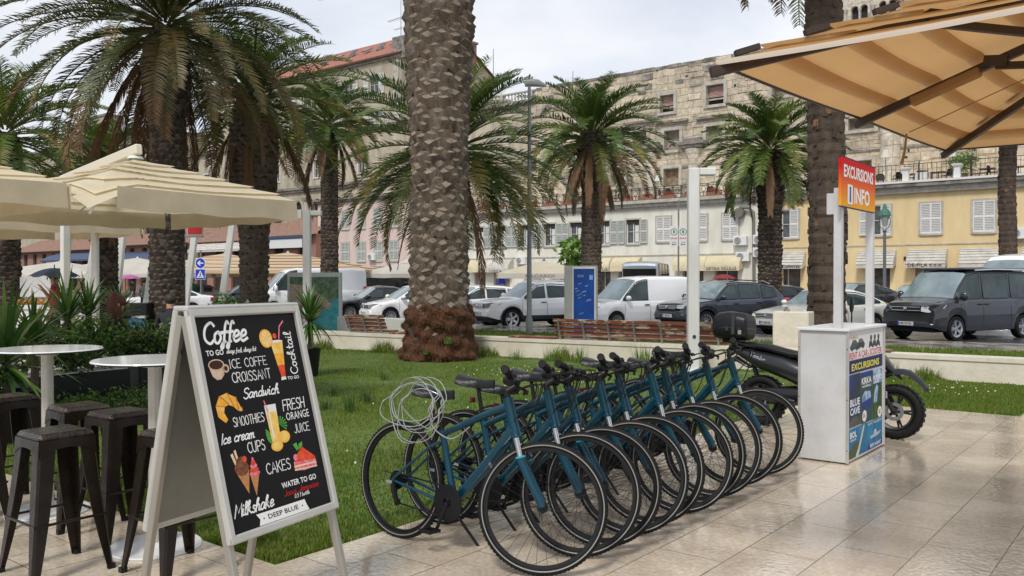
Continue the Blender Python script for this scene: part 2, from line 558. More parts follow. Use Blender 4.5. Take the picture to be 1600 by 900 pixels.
def paving_mat(name, c1, c2, mortar, bw, rh, swap=True, rough=(.30, .06), off=0.5, shift=(0, 0, 0), stain=(.30, .24, .17)):
 m = bpy.data.materials.new(name)
 m.use_nodes = True
 N, L = nodes_of(m)
 b = N['Principled BSDF']
 t = N.new('ShaderNodeTexCoord')
 sp = N.new('ShaderNodeSeparateXYZ')
 cb = N.new('ShaderNodeCombineXYZ')
 mpn = N.new('ShaderNodeMapping')
 mpn.inputs['Location'].default_value = shift
 L.new(t.outputs['Object'], sp.inputs[0])
 if swap:
  L.new(sp.outputs['Y'], cb.inputs['X']); L.new(sp.outputs['X'], cb.inputs['Y'])
 else:
  L.new(sp.outputs['X'], cb.inputs['X']); L.new(sp.outputs['Y'], cb.inputs['Y'])
 L.new(cb.outputs[0], mpn.inputs['Vector'])
 br = N.new('ShaderNodeTexBrick')
 br.offset = off
 br.inputs['Scale'].default_value = 1.0
 br.inputs['Brick Width'].default_value = bw
 br.inputs['Row Height'].default_value = rh
 br.inputs['Mortar Size'].default_value = 0.0036
 br.inputs['Mortar Smooth'].default_value = 0.3
 br.inputs['Bias'].default_value = 0.0
 br.inputs['Color1'].default_value = hexc(c1)
 br.inputs['Color2'].default_value = hexc(c2)
 br.inputs['Mortar'].default_value = hexc(mortar)
 L.new(mpn.outputs['Vector'], br.inputs['Vector'])
 nz = N.new('ShaderNodeTexNoise')
 nz.inputs['Scale'].default_value = 1.6
 nz.inputs['Detail'].default_value = 9
 nz.inputs['Roughness'].default_value = 0.7
 L.new(t.outputs['Object'], nz.inputs['Vector'])
 rp = N.new('ShaderNodeValToRGB')
 rp.color_ramp.elements[0].position = 0.42
 rp.color_ramp.elements[0].color = (1, 1, 1, 1)
 rp.color_ramp.elements[1].position = 0.68
 rp.color_ramp.elements[1].color = (.30, .30, .30, 1)
 L.new(nz.outputs['Fac'], rp.inputs['Fac'])
 mxs = N.new('ShaderNodeMix')
 mxs.data_type = 'RGBA'
 mxs.inputs[6].default_value = hexc(stain)
 L.new(rp.outputs['Color'], mxs.inputs[0])
 L.new(br.outputs['Color'], mxs.inputs[7])
 # fine grain
 ng = N.new('ShaderNodeTexNoise')
 ng.inputs['Scale'].default_value = 38
 ng.inputs['Detail'].default_value = 6
 L.new(t.outputs['Object'], ng.inputs['Vector'])
 mg = N.new('ShaderNodeMapRange')
 mg.inputs['From Min'].default_value = .3; mg.inputs['From Max'].default_value = .7
 mg.inputs['To Min'].default_value = .80; mg.inputs['To Max'].default_value = 1.12
 L.new(ng.outputs['Fac'], mg.inputs['Value'])
 mm = N.new('ShaderNodeMix')
 mm.data_type = 'RGBA'; mm.blend_type = 'MULTIPLY'
 mm.inputs[0].default_value = 1.0
 cr = N.new('ShaderNodeCombineColor')
 for q in range(3):
  L.new(mg.outputs['Result'], cr.inputs[q])
 L.new(mxs.outputs[2], mm.inputs[6]); L.new(cr.outputs[0], mm.inputs[7])
 vo = N.new('ShaderNodeTexVoronoi'); vo.inputs['Scale'].default_value = 2.3
 L.new(t.outputs['Object'], vo.inputs['Vector'])
 ms = N.new('ShaderNodeMapRange'); ms.inputs['From Min'].default_value = .028; ms.inputs['From Max'].default_value = .055
 ms.inputs['To Min'].default_value = .45; ms.inputs['To Max'].default_value = 1.0
 L.new(vo.outputs['Distance'], ms.inputs['Value'])
 m3 = N.new('ShaderNodeMix'); m3.data_type = 'RGBA'; m3.blend_type = 'MULTIPLY'; m3.inputs[0].default_value = 1
 c3 = N.new('ShaderNodeCombineColor')
 for q in range(3): L.new(ms.outputs['Result'], c3.inputs[q])
 L.new(mm.outputs[2], m3.inputs[6]); L.new(c3.outputs[0], m3.inputs[7])
 L.new(m3.outputs[2], b.inputs['Base Color'])
 # wet film
 nw = N.new('ShaderNodeTexNoise')
 nw.inputs['Scale'].default_value = 1.1
 nw.inputs['Detail'].default_value = 7
 nw.inputs['Roughness'].default_value = .6
 L.new(t.outputs['Object'], nw.inputs['Vector'])
 mr = N.new('ShaderNodeMapRange')
 mr.inputs['From Min'].default_value = .40; mr.inputs['From Max'].default_value = .60
 mr.inputs['To Min'].default_value = rough[0]; mr.inputs['To Max'].default_value = rough[1]
 L.new(nw.outputs['Fac'], mr.inputs['Value'])
 L.new(mr.outputs['Result'], b.inputs['Roughness'])
 # ripples and rain pocks
 nb = N.new('ShaderNodeTexNoise')
 nb.inputs['Scale'].default_value = 26
 nb.inputs['Detail'].default_value = 3
 L.new(t.outputs['Object'], nb.inputs['Vector'])
 sm = N.new('ShaderNodeMath'); sm.operation = 'ADD'
 fm = N.new('ShaderNodeMath'); fm.operation = 'MULTIPLY'
 fm.inputs[1].default_value = -2.2
 L.new(br.outputs['Fac'], fm.inputs[0])
 L.new(nb.outputs['Fac'], sm.inputs[0]); L.new(fm.outputs[0], sm.inputs[1])
 bp = N.new('ShaderNodeBump')
 bp.inputs['Strength'].default_value = .5
 bp.inputs['Distance'].default_value = .004
 L.new(sm.outputs[0], bp.inputs['Height'])
 L.new(bp.outputs['Normal'], b.inputs['Normal'])
 b.inputs['Specular IOR Level'].default_value = .85
 b.inputs['Coat Roughness'].default_value = .04
 mc = N.new('ShaderNodeMapRange'); mc.inputs['From Min'].default_value = .42; mc.inputs['From Max'].default_value = .56
 mc.inputs['To Min'].default_value = 0; mc.inputs['To Max'].default_value = .9
 L.new(nw.outputs['Fac'], mc.inputs['Value']); L.new(mc.outputs['Result'], b.inputs['Coat Weight'])
 L.new(bp.outputs['Normal'], b.inputs['Coat Normal'])
 return m

pave = paving_mat('wet_limestone', (.77, .655, .51), (.62, .52, .40), (.09, .065, .045), .70, .40,
      shift=(.1, .04, 0), stain=(.42, .33, .235), rough=(.16, .02))
walk = paving_mat('far_paving', (.42, .37, .30), (.35, .31, .26), (.15, .13, .1), .8, .8, rough=(.35, .15))
asphalt = mat('wet_asphalt', (.055, .056, .058), .42, col2=(.035, .036, .038), vscale=.5, wet=.32, bump=.25, bscale=45)
soil = mat('lawn_soil', (.06, .12, .018), .9, col2=(.12, .16, .03), vscale=2.2, bump=.6, bscale=30)
limestone = mat('limestone', (.74, .68, .56), .5, col2=(.60, .54, .43), vscale=2.2, bump=.25, bscale=18)

def slab(name, poly, ztop, thick, m, label=None):
 mb = MB()
 mb.prism(poly, thick, M=Matrix.Translation((0, 0, ztop - thick)))
 o = mb.build(name, m, smooth=False)
 o['kind'] = 'structure'
 return o

g = MB(); g.box((0, 0, -.30), (900, 900, .1)); o = g.build('ground', walk, smooth=False); o['kind'] = 'structure'
slab('pavement', [(-22, -9), (9, -9), (9, 13.2), (-1.55, 13.2), (-1.55, 11.32), (-3.95, 11.32), (-3.95, 2.87), (-10.6, 2.87), (-10.6, 7.4), (-22, 7.4)], 0.0, .22, pave)
slab('lawn', [(-10.6, 2.87), (-3.95, 2.87), (-3.95, 11.32), (-1.55, 11.32), (-1.55, 14.9), (-4, 14.7), (-10.9, 13.8), (-13.4, 13.2), (-19, 12.6), (-19, 7.4), (-10.6, 7.4)], -.012, .2, soil)
slab('verge', [(-45, 10.8), (-13.4, 13.4), (-10.9, 13.9), (-4, 14.9), (20, 16.5), (20, 23.5), (-45, 18.0)], -.02, .19, soil)
slab('sidewalk', [(-60, 16.5), (20, 23.52), (20, 26.3), (-60, 19.3)], -.004, .2, walk)
slab('road', [(-220, 4.0), (40, 28.2), (40, 57.5), (-220, 57.5)], -.15, .1, asphalt)
slab('far_sidewalk', [(-220, 57.6), (40, 57.6), (40, 61.6), (-220, 61.6)], -.04, .18, walk)

# low stone seat wall with coping, one run on each side of the gap hidden by the cycles
wall_pts = [(-24, 12.0), (-19.0, 12.45), (-15.25, 12.75), (-13.36, 13.05), (-11.87, 13.6), (-10.9, 13.72), (-4.0, 14.66), (1.6, 15.1), (9, 15.6)]
mb = MB()
for (a, b) in zip(wall_pts[:-1], wall_pts[1:]):
 a, b = Vector(a), Vector(b)
 dn = (b - a).normalized(); nn = Vector((-dn.y, dn.x))
 q = [a, b, b + nn * .38, a + nn * .38]
 mb.prism([tuple(p) for p in q], .33, M=Matrix.Translation((0, 0, -.02)))
 q = [a - nn * .02, b - nn * .02, b + nn * .40, a + nn * .40]
 mb.prism([tuple(p) for p in q], .065, M=Matrix.Translation((0, 0, .312)))
o = mb.build('garden_wall', limestone, smooth=False)
tag(o, 'long low pale limestone wall edging the lawn, brown benches along it', 'wall')

# ------------------------------------------------------------------ grass
grass_a = mat('grass_blade', (.095, .175, .014), .5, col2=(.17, .225, .028), vscale=.9, trans=.35)
grass_b = mat('grass_blade_dry', (.27, .27, .07), .6, col2=(.17, .23, .04), vscale=1.2, trans=.35)
clover = mat('clover_flower', (.72, .74, .62), .6)

def blades(name, n, sampler, hgt, wid, label, seed=1, dry=.15, flowers=None, lean=.5):
 rg = np.random.default_rng(seed)
 P = sampler(rg, n)
 n = len(P)
 ang = rg.uniform(0, 2 * PI, n)
 h = hgt * rg.uniform(.45, 1.35, n) * P[:, 3]
 w = wid * rg.uniform(.7, 1.3, n)
 ln = rg.uniform(.1, 1.0, n) * lean * h
 la = rg.uniform(0, 2 * PI, n)
 dx, dy = np.cos(ang) * w, np.sin(ang) * w
 lx, ly = np.cos(la) * ln, np.sin(la) * ln
 B = P[:, :3]
 v0 = B + np.stack([-dx, -dy, 0 * dx], 1)
 v1 = B + np.stack([dx, dy, 0 * dx], 1)
 mid = B + np.stack([lx * .35, ly * .35, h * .6], 1)
 v2 = mid + np.stack([dx * .8, dy * .8, 0 * dx], 1)
 v3 = mid - np.stack([dx * .8, dy * .8, 0 * dx], 1)
 v4 = B + np.stack([lx, ly, h], 1)
 V = np.concatenate([v0, v1, v2, v3, v4, v4 + np.stack([dx * .05, dy * .05, 0 * dx], 1)])
 i = np.arange(n)
 F = np.concatenate([np.stack([i, i + n, i + 2 * n, i + 3 * n], 1), np.stack([i + 3 * n, i + 2 * n, i + 5 * n, i + 4 * n], 1)])
 mi = (rg.uniform(0, 1, n) < dry).astype(int)
 o = raw_mesh(name, V, F, [grass_a, grass_b], np.concatenate([mi, mi]))
 tag(o, label, 'grass', kind='stuff')
 return o

def lawn_sampler(rg, n):
 out = []
 k = 0
 while k < n:
  m = n * 2
  # denser near the camera
  Y = 2.9 + (rg.uniform(0, 1, m) ** 1.9) * 11.3
  X = -3.96 - (rg.uniform(0, 1, m) ** 1.15) * 13
  keep = (X > -10.55) | (Y > 7.4)
  lim = np.where(X > -10.9, 13.8 + (X + 4) * .13, 12.6 + (X + 19) * .1)
  keep &= Y < lim - .05
  d = X * FWD.x + Y * FWD.y
  l = X * RGT.x + Y * RGT.y
  keep &= (np.abs(l) < d * .66 + .5)
  X, Y = X[keep], Y[keep]
  edge = np.where((X > -4.3) | (Y < 3.2), 1.25, .85)
  patch = .75 + .55 * np.sin(X * 2.1 + np.sin(Y * 1.7)) * np.sin(Y * 1.3 + X)
  P = np.stack([X, Y, np.full_like(X, -.015), edge * np.clip(patch, .45, 1.4)], 1)
  out.append(P); k += len(P)
 return np.concatenate(out)[:n]
blades('grass', 150000, lawn_sampler, .048, .0045, 'thick green lawn behind the row of bicycles', 3, .22)
def lawn2(rg, n):
 X = rg.uniform(-3.9, -1.58, n); Y = rg.uniform(11.34, 14.6, n)
 return np.stack([X, Y, X * 0 - .015, .9 + .5 * rg.uniform(0, 1, n)], 1)
o = blades('grass', 22000, lawn2, .036, .006, 'short lawn strip behind the white kiosk, before the low wall', 4, .2)
def foot(rg, n):
 t = rg.uniform(0, 1, n)
 X = -19 + t * 18.0
 Y = np.interp(X, [p[0] for p in wall_pts], [p[1] for p in wall_pts]) - rg.uniform(.02, .5, n) ** 1.4
 clump = np.clip(np.sin(X * 3.1) + np.sin(X * 7.7 + 1) * .6, .1, 1.5)
 keep = (X < -1.7)
 return np.stack([X, Y, X * 0 - .015, clump], 1)[keep]
blades('weeds', 12000, foot, .17, .006, 'rough weeds along the foot of the low limestone wall', 5, .2, lean=.8)
def verge_s(rg, n):
 X = rg.uniform(-22, 6, n); t = rg.uniform(0, 1, n)
 Y0 = np.interp(X, [p[0] for p in wall_pts], [p[1] for p in wall_pts]) + .5
 Y1 = 23.5 + (X - 20) * .0846
 return np.stack([X, Y0 + (Y1 - Y0) * t, X * 0 - .02, X * 0 + 1], 1)
blades('verge_grass', 60000, verge_s, .07, .012, 'green verge between the low wall and the roadside paving', 6, .1)
# clover flowers
rg = np.random.default_rng(9)
mb = MB()
for k in range(170):
 t = rg.uniform(0, 1)
 if t < .7: x, y = rg.normal(-8.3, .7), rg.normal(11.2, .45)
 elif t < .88: x, y = rg.uniform(-9, -4.2), rg.uniform(4, 13)
 else: x, y = rg.normal(-2.6, .6), rg.uniform(12.3, 14)
 if y > 13.0 + (x + 10) * .13: continue
 if x > -4 and y < 11.4: continue
 s_ = rg.uniform(.006, .012)
 mb.sphere((x, y, .05 + rg.uniform(0, .03)), s_, n=5, m=3)
o = mb.build('clover_flowers', clover, smooth=False)
tag(o, 'small white clover flowers dotted over the lawn', 'flowers', kind='stuff')

# taller tufts standing in the lawn
def tuft(name, x, y, z, n, h, w, spread, mats, seed, label, cat, curve=.5, group=None):
 rg = np.random.default_rng(seed)
 V, F, MI = [], [], []
 for k in range(n):
  a = rg.uniform(0, 2 * PI); rr = rg.uniform(0, spread)
  bx, by = rr * math.cos(a), rr * math.sin(a)
  hh = h * rg.uniform(.5, 1.1)
  out = rg.uniform(.15, 1.0) * curve * hh
  da = a + rg.normal(0, .5)
  ww = w * rg.uniform(.7, 1.2)
  px, py = -math.sin(da) * ww, math.cos(da) * ww
  base = len(V)
  S = 4
  for q in range(S + 1):
   t = q / S
   o_ = out * t ** 1.7
   zz = hh * (t - .18 * t * t * (out / hh) * 2)
   f_ = (1 - t ** 2) * (.6 + .4 * math.sin(PI * min(1, t * 1.6))) + .03
   cx_, cy_ = bx + math.cos(da) * o_, by + math.sin(da) * o_
   V.append((cx_ - px * f_, cy_ - py * f_, zz)); V.append((cx_ + px * f_, cy_ + py * f_, zz))
  for q in range(S):
   b_ = base + q * 2
   F.append((b_, b_ + 1, b_ + 3, b_ + 2)); MI.append(int(rg.uniform(0, len(mats))))
 o = raw_mesh(name, V, F, mats, MI)
 o.location = (x, y, z)
 if label: tag(o, label, cat, group)
 return o

# ------------------------------------------------------------------ buildings
def Xat(px, Y):
 k = (px - 800) / 1340.0
 return Y * (FWD.x + k * RGT.x) / (FWD.y + k * RGT.y)
def Zat(px, py, Y):
 k = (px - 800) / 1340.0
 d = Y / (FWD.y + k * RGT.y)
 return EYE + (437 - py) / 1340.0 * d

def plaster(name, col, col2, vs=.6, streak=True, bumpy=.15):
 m = mat(name, col, .8, col2=col2, vscale=vs, bump=bumpy, bscale=6, stretch=(1.6, 1.6, .45) if streak else (1, 1, 1))
 return m

def stone_mat(name, c1, c2, mort, bw, rh, dark=(.10, .09, .075)):
 m = bpy.data.materials.new(name)
 m.use_nodes = True
 N, L = nodes_of(m)
 b = N['Principled BSDF']; b.inputs['Roughness'].default_value = .85
 t = N.new('ShaderNodeTexCoord'); sp = N.new('ShaderNodeSeparateXYZ'); cb = N.new('ShaderNodeCombineXYZ')
 L.new(t.outputs['Object'], sp.inputs[0])
 ad = N.new('ShaderNodeMath'); ad.operation = 'ADD'
 L.new(sp.outputs['X'], ad.inputs[0]); L.new(sp.outputs['Y'], ad.inputs[1])
 L.new(ad.outputs[0], cb.inputs['X']); L.new(sp.outputs['Z'], cb.inputs['Y'])
 nd = N.new('ShaderNodeTexNoise'); nd.inputs['Scale'].default_value = .8; nd.inputs['Detail'].default_value = 3
 L.new(t.outputs['Object'], nd.inputs['Vector'])
 mxv = N.new('ShaderNodeMix'); mxv.data_type = 'VECTOR'; mxv.inputs[0].default_value = .22
 L.new(cb.outputs[0], mxv.inputs[4]); L.new(nd.outputs['Color'], mxv.inputs[5])
 br = N.new('ShaderNodeTexBrick'); br.offset = .42; br.squash = 1.4; br.squash_frequency = 3
 br.inputs['Scale'].default_value = 1
 br.inputs['Brick Width'].default_value = bw; br.inputs['Row Height'].default_value = rh
 br.inputs['Mortar Size'].default_value = .022; br.inputs['Mortar Smooth'].default_value = .4
 br.inputs['Color1'].default_value = hexc(c1); br.inputs['Color2'].default_value = hexc(c2); br.inputs['Mortar'].default_value = hexc(mort)
 L.new(mxv.outputs[1], br.inputs['Vector'])
 nz = N.new('ShaderNodeTexNoise'); nz.inputs['Scale'].default_value = .45; nz.inputs['Detail'].default_value = 10; nz.inputs['Roughness'].default_value = .72
 L.new(t.outputs['Object'], nz.inputs['Vector'])
 rp = N.new('ShaderNodeValToRGB')
 rp.color_ramp.elements[0].position = .44; rp.color_ramp.elements[0].color = (0, 0, 0, 1)
 rp.color_ramp.elements[1].position = .70; rp.color_ramp.elements[1].color = (.85, .85, .85, 1)
 L.new(nz.outputs['Fac'], rp.inputs['Fac'])
 mx_ = N.new('ShaderNodeMix'); mx_.data_type = 'RGBA'
 mx_.inputs[7].default_value = hexc(dark)
 L.new(rp.outputs['Color'], mx_.inputs[0]); L.new(br.outputs['Color'], mx_.inputs[6])
 n3 = N.new('ShaderNodeTexNoise'); n3.inputs['Scale'].default_value = 3.5; n3.inputs['Detail'].default_value = 8; n3.inputs['Roughness'].default_value = .75
 L.new(t.outputs['Object'], n3.inputs['Vector'])
 mr = N.new('ShaderNodeMapRange'); mr.inputs['From Min'].default_value = .3; mr.inputs['From Max'].default_value = .7
 mr.inputs['To Min'].default_value = .62; mr.inputs['To Max'].default_value = 1.25
 L.new(n3.outputs['Fac'], mr.inputs['Value'])
 cc = N.new('ShaderNodeCombineColor')
 for q in range(3): L.new(mr.outputs['Result'], cc.inputs[q])
 mm = N.new('ShaderNodeMix'); mm.data_type = 'RGBA'; mm.blend_type = 'MULTIPLY'; mm.inputs[0].default_value = 1
 L.new(mx_.outputs[2], mm.inputs[6]); L.new(cc.outputs[0], mm.inputs[7])
 L.new(mm.outputs[2], b.inputs['Base Color'])
 sb = N.new('ShaderNodeMath'); sb.operation = 'SUBTRACT'
 L.new(n3.outputs['Fac'], sb.inputs[0]); L.new(br.outputs['Fac'], sb.inputs[1])
 bp = N.new('ShaderNodeBump'); bp.inputs['Strength'].default_value = .8; bp.inputs['Distance'].default_value = .06
 L.new(sb.outputs[0], bp.inputs['Height']); L.new(bp.outputs['Normal'], b.inputs['Normal'])
 MATS[name] = m
 return m

m_white = plaster('white_plaster', (.80, .78, .69), (.64, .61, .52))
m_yellow = plaster('yellow_plaster', (.76, .60, .33), (.66, .50, .27))
m_pink = plaster('pink_plaster', (.70, .55, .49), (.57, .45, .40))
m_tan = plaster('tan_plaster', (.44, .39, .29), (.34, .30, .22))
m_redw = plaster('red_plaster', (.36, .17, .12), (.24, .15, .11))
m_stone = stone_mat('palace_stone', (.72, .61, .46), (.60, .51, .38), (.40, .34, .25), .95, .48, dark=(.16, .14, .115))
m_pale = stone_mat('pale_palace_stone', (.72, .64, .53), (.62, .55, .45), (.42, .37, .30), 1.5, .7, dark=(.24, .21, .17))
m_old = plaster('old_stone_plaster', (.52, .45, .34), (.32, .28, .21), vs=1.1)
m_trim = mat('stone_trim', (.52, .49, .43), .7, col2=(.36, .33, .28), vscale=2.5)
m_dktrim = mat('stained_cornice', (.33, .30, .26), .8, col2=(.10, .09, .08), vscale=1.4)
m_tile = mat('roof_tile_red', (.38, .15, .105), .75, col2=(.27, .115, .085), vscale=3, bump=.8, bscale=9)
m_tile2 = mat('roof_tile_orange', (.32, .17, .115), .75, col2=(.18, .12, .09), vscale=3, bump=.8, bscale=9)
m_shut = mat('shutter_grey', (.52, .54, .50), .6, var=.1)
m_shutw = mat('shutter_white', (.72, .71, .68), .6, var=.08)
m_pane = mat('window_pane', (.03, .035, .035), .08, col2=(.09, .10, .10), vscale=.9, spec=.8)
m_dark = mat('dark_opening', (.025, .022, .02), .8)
m_awn_c = mat('awning_cream', (.66, .58, .38), .7, col2=(.55, .48, .32), vscale=2)
m_awn_w = mat('awning_white', (.62, .59, .52), .7, col2=(.45, .42, .37), vscale=2)
m_ink = mat('dark_lettering', (.03, .03, .03), .6)

def wall_holes(mb, x0, x1, z0, z1, Y, holes, reveal=.22, mi=0, reveal_mi=None, th=.3):
 """front wall in plane Y facing -Y with rectangular holes (xa,xb,za,zb)"""
 xs = sorted(set([x0, x1] + [h[0] for h in holes] + [h[1] for h in holes]))
 zs = sorted(set([z0, z1] + [h[2] for h in holes] + [h[3] for h in holes]))
 xs = [x for x in xs if x0 <= x <= x1]; zs = [z for z in zs if z0 <= z <= z1]
 for xa, xb in zip(xs[:-1], xs[1:]):
  for za, zb in zip(zs[:-1], zs[1:]):
   cx, cz = (xa + xb) / 2, (za + zb) / 2
   if any(h[0] < cx < h[1] and h[2] < cz < h[3] for h in holes):
    continue
   mb.add([(xa, Y, za), (xb, Y, za), (xb, Y, zb), (xa, Y, zb)], [(0, 1, 2, 3)], mi)
 rm = mi if reveal_mi is None else reveal_mi
 for xa, xb, za, zb in holes:
  r_ = Y + reveal
  mb.add([(xa, Y, za), (xb, Y, za), (xb, r_, za), (xa, r_, za), (xa, Y, zb), (xb, Y, zb), (xb, r_, zb), (xa, r_, zb)],
      [(0, 3, 2, 1), (4, 5, 6, 7), (0, 4, 7, 3), (1, 2, 6, 5)], rm)

def shell(mb, x0, x1, z0, z1, Y, depth, mi=0):
 """sides, back and top behind a front wall"""
 Y2 = Y + depth
 mb.add([(x0, Y, z0), (x1, Y, z0), (x1, Y2, z0), (x0, Y2, z0), (x0, Y, z1), (x1, Y, z1), (x1, Y2, z1), (x0, Y2, z1)],
     [(4, 5, 6, 7), (1, 2, 6, 5), (3, 0, 4, 7), (2, 3, 7, 6)], mi)

_proto = {}
def window_unit(parent, x, Y, z0, z1, w, style='open', frame=None, shut=None, trim=True, reveal=.2, curtain=False, slats=13):
 """window > pane, shutter(s). z0..z1 opening, w opening width"""
 frame = frame or m_trim; shut = shut or m_shut
 h = z1 - z0
 key = ('w', round(w, 2), round(h, 2), style, frame.name, shut.name, trim, curtain)
 if key not in _proto:
  f = MB()
  if trim:
   t = .13
   f.box((-w / 2 - t / 2, -.03, h / 2), (t, .08, h + 2 * t)); f.box((w / 2 + t / 2, -.03, h / 2), (t, .08, h + 2 * t))
   f.box((0, -.03, h + t / 2), (w, .08, t)); f.box((0, -.05, -t / 2), (w, .14, t))
  s_ = .06
  yy = reveal - .06
  f.box((-w / 2 + s_ / 2, yy, h / 2), (s_, .05, h), 1); f.box((w / 2 - s_ / 2, yy, h / 2), (s_, .05, h), 1)
  f.box((0, yy, h - s_ / 2), (w - 2 * s_, .05, s_), 1); f.box((0, yy, s_ / 2), (w - 2 * s_, .05, s_), 1)
  f.box((0, yy - .01, h / 2), (.07, .05, h - 2 * s_), 1)
  f.box((-w / 4, yy, h * .5), (w / 2 - .1, .03, .035), 1)
  f.box((w / 4, yy, h * .5), (w / 2 - .1, .03, .035), 1)
  if curtain:
   f.box((0, reveal - .14, h - .16), (w - .02, .04, .3), 2)
  p = MB(); p.box((0, reveal, h / 2), (w, .03, h))
  if curtain:
   for k in range(7):
    p.box((.12 + k * .05 if w > .5 else 0, reveal - .02 - .008 * (k % 2), h * .42), (.05, .012, h * .7), 1)
  sh = MB()
  lw = w / 2
  sh.box((0, 0, h / 2), (lw, .02, h - .12))
  for q in (-1, 1):
   sh.box((q * (lw / 2 - .03), -.02, h / 2), (.06, .05, h))
  for zc in (.04, h * .48, h - .04):
   sh.box((0, -.02, zc), (lw - .12, .05, .08))
  ns = slats
  for k in range(ns):
   zc = .1 + (h - .2) * (k + .5) / ns
   if abs(zc - h * .48) < .05: continue
   M_ = Matrix.Translation((0, -.022, zc)) @ Matrix.Rotation(R(35), 4, 'X')
   sh.box((0, 0, 0), (lw - .13, .012, (h - .2) / ns * .95), M=M_)
  fo = f.build('window', [frame, m_shutw, m_dark], None, smooth=False)
  po = p.build('pane', [m_pane, m_shutw], fo, smooth=False)
  so = sh.build('shutter', shut, fo, smooth=False)
  _proto[key] = (fo.data, po.data, so.data)
  bpy.data.objects.remove(po); bpy.data.objects.remove(so); bpy.data.objects.remove(fo)
 fd, pd, sdm = _proto[key]
 fo = bpy.data.objects.new('window', fd); COL.objects.link(fo); fo.parent = parent; fo.location = (x, Y, z0)
 po = bpy.data.objects.new('pane', pd); COL.objects.link(po); po.parent = fo
 lw = w / 2
 pos = {'open': [(-w * .75 - .14, -.1, 0), (w * .75 + .14, -.1, 0)], 'closed': [(-w / 4, -.02, 0), (w / 4, -.02, 0)],
     'ajar': [(-w / 2 - .02, -.28, R(80)), (w / 2 + .1, -.22, R(-60))], 'half': [(-w * .75 - .14, -.1, 0), (w / 4, -.02, 0)], 'none': []}[style]
 for (sx, sy, a) in pos:
  so = bpy.data.objects.new('shutter', sdm); COL.objects.link(so); so.parent = fo
  so.location = (sx, sy, 0); so.rotation_euler = (0, 0, a)
 return fo

def awning(parent, x0, x1, Y, zt, zb, m, text=None, script=False, out=.9, style='flat', ribs=True, name='awning'):
 mb = MB()
 w = x1 - x0
 n = 7
 prof = []
 if style == 'round':
  for k in range(n):
   a = PI / 2 * k / (n - 1)
   prof.append((-.02 - out * math.sin(a) * .92, zb + .18 + (zt - zb - .18) * math.cos(a) ** 1.0))
 else:
  for k in range(n):
   t = k / (n - 1)
   prof.append((-.02 - out * t ** .85, zt + (zb + .25 - zt) * (t ** 1.35)))
 prof.append((prof[-1][0] - .005, zb))
 rows = [[(x0, Y + p[0], p[1]) for p in prof], [(x1, Y + p[0], p[1]) for p in prof]]
 mb.grid(rows)
 for xx in (x0, x1):
  o = len(mb.v)
  mb.add([(xx, Y + p[0], p[1]) for p in prof] + [(xx, Y - .02, prof[-2][1])], [tuple(range(len(prof) + 1))])
 if ribs:
  for k in range(1, n):
   mb.box(((x0 + x1) / 2, Y + prof[k][0] - .01, prof[k][1]), (w, .02, .03), 1)
 o = mb.build(name, [m, m_dktrim], parent, smooth=False)
 if text:
  tb = MB()
  M_ = Matrix.Translation((x0, Y - out - .045, zb)) @ Matrix.Rotation(PI / 2, 4, 'X')
  if script:
   stroke_text(tb, text, w * .25, .08, w * .5, .28, M_, th=.13)
  else:
   block_text(tb, text, w * .06, .06, w * .88, .24, M_, bold=.01)
  tb.build('lettering', m_ink, o, smooth=False)
 return o

def ledge(mb, x0, x1, Y, z, d=.35, h=.35, mi=0):
 cx = (x0 + x1) / 2; w = x1 - x0
 mb.box((cx, Y - d / 2 + .15, z - h * .18), (w + .1, d + .3, h * .36), mi)
 mb.box((cx, Y - d * .3 + .15, z - h * .55), (w + .04, d * .6 + .3, h * .38), mi)
 mb.box((cx, Y - d * .12 + .15, z - h * .87), (w, d * .25 + .3, h * .26), mi)

YF = 61.5
ORD = 'first second third fourth fifth sixth seventh eighth ninth tenth eleventh twelfth thirteenth fourteenth fifteenth sixteenth seventeenth eighteenth nineteenth twentieth'.split()
# --- white two storey building -----------------------------------------------------------
xw0, xw1 = Xat(652, YF), Xat(1192, YF)
ZT = 7.75
WB = empty('building', ((xw0 + xw1) / 2, YF + 5, 0), 0, 'white two-storey building with grey shutters, cream awnings and a roof terrace', 'building')
off = WB.location
class Rel:
 """parent wrapper so that builders can work in world coordinates"""
def reparent(o, p):
 o.parent = p
 o.location = Vector(o.location) - Vector(p.location)
win_px = [706, 748, 782, 819, 859, 900, 943, 989]
wx = [Xat(p, YF) for p in win_px]
closed_px = [1037, 1093, 1141]
cx_ = [Xat(p, YF) for p in closed_px]
zb_, zt_ = 4.55, 6.5
holes = [(x - .62, x + .62, zb_, zt_) for x in wx] + [(x - .62, x + .62, zb_ + .1, zt_ + .1) for x in cx_]
shop_px = [(738, 762), (768, 800), (815, 850), (856, 888), (930, 958), (962, 1000), (1062, 1104), (1112, 1158)]
shops = [(Xat(a, YF), Xat(b, YF)) for a, b in shop_px]
holes += [(a + .25, b - .25, -.05, 2.45) for a, b in shops]
mb = MB()
wall_holes(mb, xw0, xw1, -.1, ZT, YF, holes)
shell(mb, xw0, xw1, -.1, ZT, YF, 6.4)
ledge(mb, xw0, xw1, YF, ZT + .25, .55, .7, 1)
mb.box(((xw0 + xw1) / 2, YF - .02, 3.55), (xw1 - xw0, .08, .09), 1)
w = mb.build('wall', [m_white, m_trim], WB, smooth=False); w.location = -off
for i, x in enumerate(wx):
 reparent(window_unit(WB, x, YF, zb_, zt_, 1.24, 'open', curtain=True), WB)
for x in cx_:
 reparent(window_unit(WB, x, YF, zb_ + .1, zt_ + .1, 1.24, 'closed', shut=m_shutw), WB)
